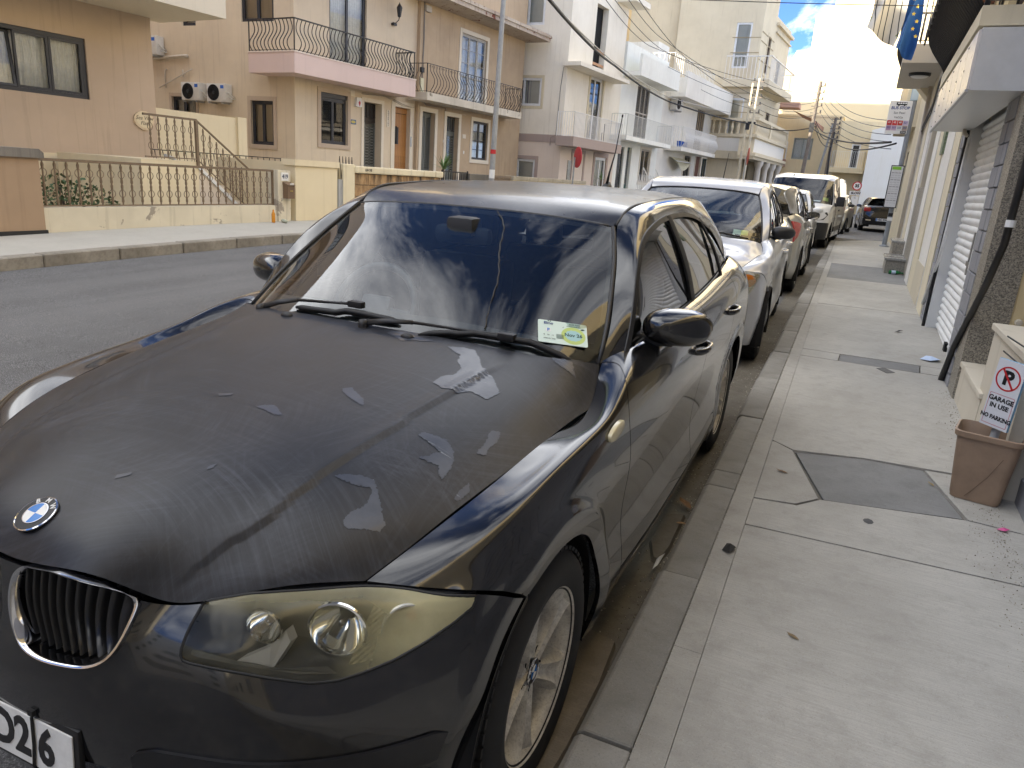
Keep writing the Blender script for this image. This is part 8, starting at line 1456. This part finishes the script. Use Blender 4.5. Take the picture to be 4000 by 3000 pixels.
VR = [[(0, .36, 1.815), (.36, .37, 1.815), (.64, .41, 1.80), (.79, .48, 1.77)], [(0, .75, 1.90), (.36, .75, 1.90), (.66, .77, 1.885), (.815, .80, 1.84)], [(0, 2.0, 1.945), (.36, 2.0, 1.945), (.68, 2.0, 1.93), (.83, 2.0, 1.88)], [(0, 4.0, 1.94), (.36, 4.0, 1.94), (.68, 4.0, 1.925), (.82, 4.0, 1.87)]]
VS = [[(.90, -.62, .95), (.925, -.56, .86), (.93, -.54, .72), (.93, -.5, .55), (.92, -.5, .30)], [(.915, -.16, 1.14), (.945, -.16, 1.02), (.955, -.16, .86), (.955, -.16, .6), (.94, -.16, .28)], [(.86, .18, 1.40), (.94, .14, 1.15), (.965, .14, .90), (.96, .14, .6), (.945, .14, .28)], [(.795, .52, 1.77), (.93, .52, 1.20), (.97, .52, .92), (.965, .52, .6), (.95, .52, .28)], [(.82, .95, 1.845), (.925, .95, 1.25), (.972, .95, .94), (.968, .95, .6), (.952, .95, .28)], [(.83, 2.0, 1.88), (.935, 2.0, 1.30), (.975, 2.0, .95), (.97, 2.0, .6), (.955, 2.0, .28)], [(.83, 3.1, 1.88), (.935, 3.1, 1.30), (.975, 3.1, .95), (.97, 3.1, .6), (.955, 3.1, .28)], [(.82, 4.0, 1.87), (.92, 4.0, 1.30), (.955, 4.0, .95), (.95, 4.0, .6), (.94, 4.0, .30)]]
VF = [[(0, -.935, .97), (.4, -.915, .97), (.72, -.805, .96), (.90, -.63, .94), (.925, -.5, .84)], [(0, -.97, .78), (.4, -.95, .78), (.74, -.84, .78), (.91, -.66, .77), (.93, -.5, .74)], [(0, -1.0, .58), (.4, -.98, .58), (.75, -.87, .58), (.915, -.68, .58), (.93, -.5, .58)], [(0, -.98, .25), (.4, -.96, .25), (.74, -.86, .25), (.90, -.68, .25), (.91, -.5, .25)]]
shell(surf(fullc(VH), span(0, 2, 16), span(0, 6, 40)), 'bonnet', M_VAN, vn); shell(surf(fullc(VR), span(0, 3, 24), span(0, 6, 30)), 'roof', M_VAN, vn, gap=0); Gv = surf(fullc(VW), span(0, 2, 24), span(0, 6, 36)); shell(Gv, 'windscreen', M_GLASS, vn, gap=0, hem=.01)
hub = [(0, .33), (3.1, .33)]; ar = [arch_poly(*h, .38) for h in hub]
for s in (1, -1):
    sg = lambda G: G*np.array([s, 1, 1]); sf = surf(np.array(VS, float), span(0, 7, 110), span(0, 4, 60)); b = shell(sg(sf), 'side_panel', M_VAN, vn, gap=0, holes=ar, proj=yz, flip=s < 0)
    for yy in (.42, 1.42, 2.55): MB().tube([(s*(np.interp(z, [.3, .6, .93, 1.2, 1.85], [.955, .97, .976, .937, .83])), yy, z) for z in np.linspace(.32, 1.80, 12)], .006, 4).build('shut_line', M_DARK, vn)
    q = [(s*.905, -.02, 1.17), (s*.948, 1.28, 1.22), (s*.845, 1.30, 1.74), (s*.812, .50, 1.70), (s*.868, .18, 1.42)]; MB().add([(a+s*.006, b_, c) for a, b_, c in q], [tuple(range(5))]).build('door_window', plain('dark_window', (.01, .012, .014), .04, coat=1.), vn)
    q = [(s*.94, 1.55, 1.28), (s*.943, 3.85, 1.30), (s*.848, 3.85, 1.78), (s*.846, 1.55, 1.78)]; MB().add([(a+s*.008, b_, c) for a, b_, c in q], [(0, 1, 2, 3)]).build('side_panel_inset', M_VAN, vn)
    MB().box(s*.96, s*.985, 1.22, 1.38, .98, 1.02, None, .006).box(s*.96, s*.985, 1.46, 1.62, .98, 1.02, None, .006).build('door_handle', M_BLKPL, vn); MB().box(s*.955, s*.985, .55, 2.6, .42, .56, None, .01).build('side_moulding', M_BLKPL, vn)
    mo = empty('door_mirror', (s*.93, .10, 1.14), parent=vn); MB().box(s*.04, s*.25, -.06, .07, -.02, .24, None, .035).build('mirror_shell', M_BLKPL, mo, True, 40); MB().box(s*-.02, s*.08, -.02, .05, -.03, .06, None, .01).build('mirror_arm', M_BLKPL, mo)
    for h in hub: wheel(vn, (s*.80, h[0], h[1]), .33, .215, 'van', s); MB().grid([[(s*x, h[0]+r*math.cos(a), h[1]+r*math.sin(a)) for a in np.linspace(-.3, math.pi+.3, 24)] for x, r in ((.95, .38), (.5, .40), (.5, .05))]).build('wheel_arch_liner', M_DARK, vn)
    lp_ = [(.52, .93), (.86, .97), (.885, .90), (.80, .76), (.60, .74)]; FGv = surf(fullc(VF), span(0, 3, 40), span(0, 8, 90))
    def vp(x, z, off): d = (FGv[..., 0]-x)**2+(FGv[..., 2]-z)**2; i, j = np.unravel_index(d.argmin(), d.shape); return FGv[i, j]+np.array([0, -off, 0])+np.array([s*off, 0, 0])*.6
    hl = MB().add([vp(s*a, b_, .012) for a, b_ in lp_], [tuple(range(5))]).build('headlight', plain('dark_lamp', (.03, .032, .036), .08, coat=1.), vn); MB().add([vp(s*a, b_, .018) for a, b_ in ((.56, .90), (.70, .915), (.70, .82), (.60, .79))], [(0, 1, 2, 3)]).build('reflector', M_REFL, hl)
shell(FGv[:20], 'front_panel', M_VAN, vn, flip=True); shell(FGv[19:], 'front_bumper', M_BLKPL, vn, flip=True); MB().add([vp(a, b_, .01) for a, b_ in ((-.5, .90), (.5, .90), (.46, .70), (-.46, .70))], [(0, 1, 2, 3)]).build('grille', M_INK, vn); MB().add([vp(a, b_, .02) for a, b_ in ((-.26, .52), (.26, .52), (.26, .41), (-.26, .41))], [(0, 1, 2, 3)]).build('number_plate', M_WHITE, vn)
MB().add([(-.92, 4.0, .3), (.92, 4.0, .3), (.9, 4.0, 1.3), (.8, 4.0, 1.9), (-.8, 4.0, 1.9), (-.9, 4.0, 1.3)], [tuple(range(6))]).build('rear_doors', M_VAN, vn); MB().add([(-.9, -.8, .3), (.9, -.8, .3), (.92, 4, .3), (-.92, 4, .3)], [(0, 1, 2, 3)]).build('underbody', M_DARK, vn); MB().box(-.85, .85, .0, .35, .9, 1.13).build('dashboard', M_DASH, vn)
for x in (-.45, .2, .55): MB().box(x-.2, x+.2, .95, 1.1, .7, 1.35, None, .05).build('front_seat', M_INT, vn, True, 40); MB().box(x-.13, x+.13, 1.0, 1.1, 1.38, 1.58, None, .04).build('headrest', M_INT, vn, True, 40)
MB().add([(-.8, 1.5, .4), (.8, 1.5, .4), (.8, 1.5, 1.85), (-.8, 1.5, 1.85)], [(0, 1, 2, 3)]).build('bulkhead', M_DARK, vn)
a, b, c, d = [Gv[i, j]+np.array([0, .02, 0]) for i, j in ((3, 28), (3, 32), (6, 32), (6, 28))]; MB().add([a, b, c, d], [(0, 1, 2, 3)]).build('windscreen_card', M_LIME, vn); a, b, c, d = [Gv[i, j]+np.array([0, .02, 0]) for i, j in ((2, 20), (2, 27), (3, 27), (3, 20))]; MB().add([a, b, c, d], [(0, 1, 2, 3)]).build('paper', M_WHITE, vn); MB().tube([(.25, -.4, 1.2), (.0, -.3, 1.26), (-.4, -.36, 1.22)], .012, 5).build('wiper', M_RUB, vn, True); MB().tube([(-.3, .5, 1.86), (-.28, .5, 1.90)], .02, 6).build('roof_aerial', M_INK, vn)
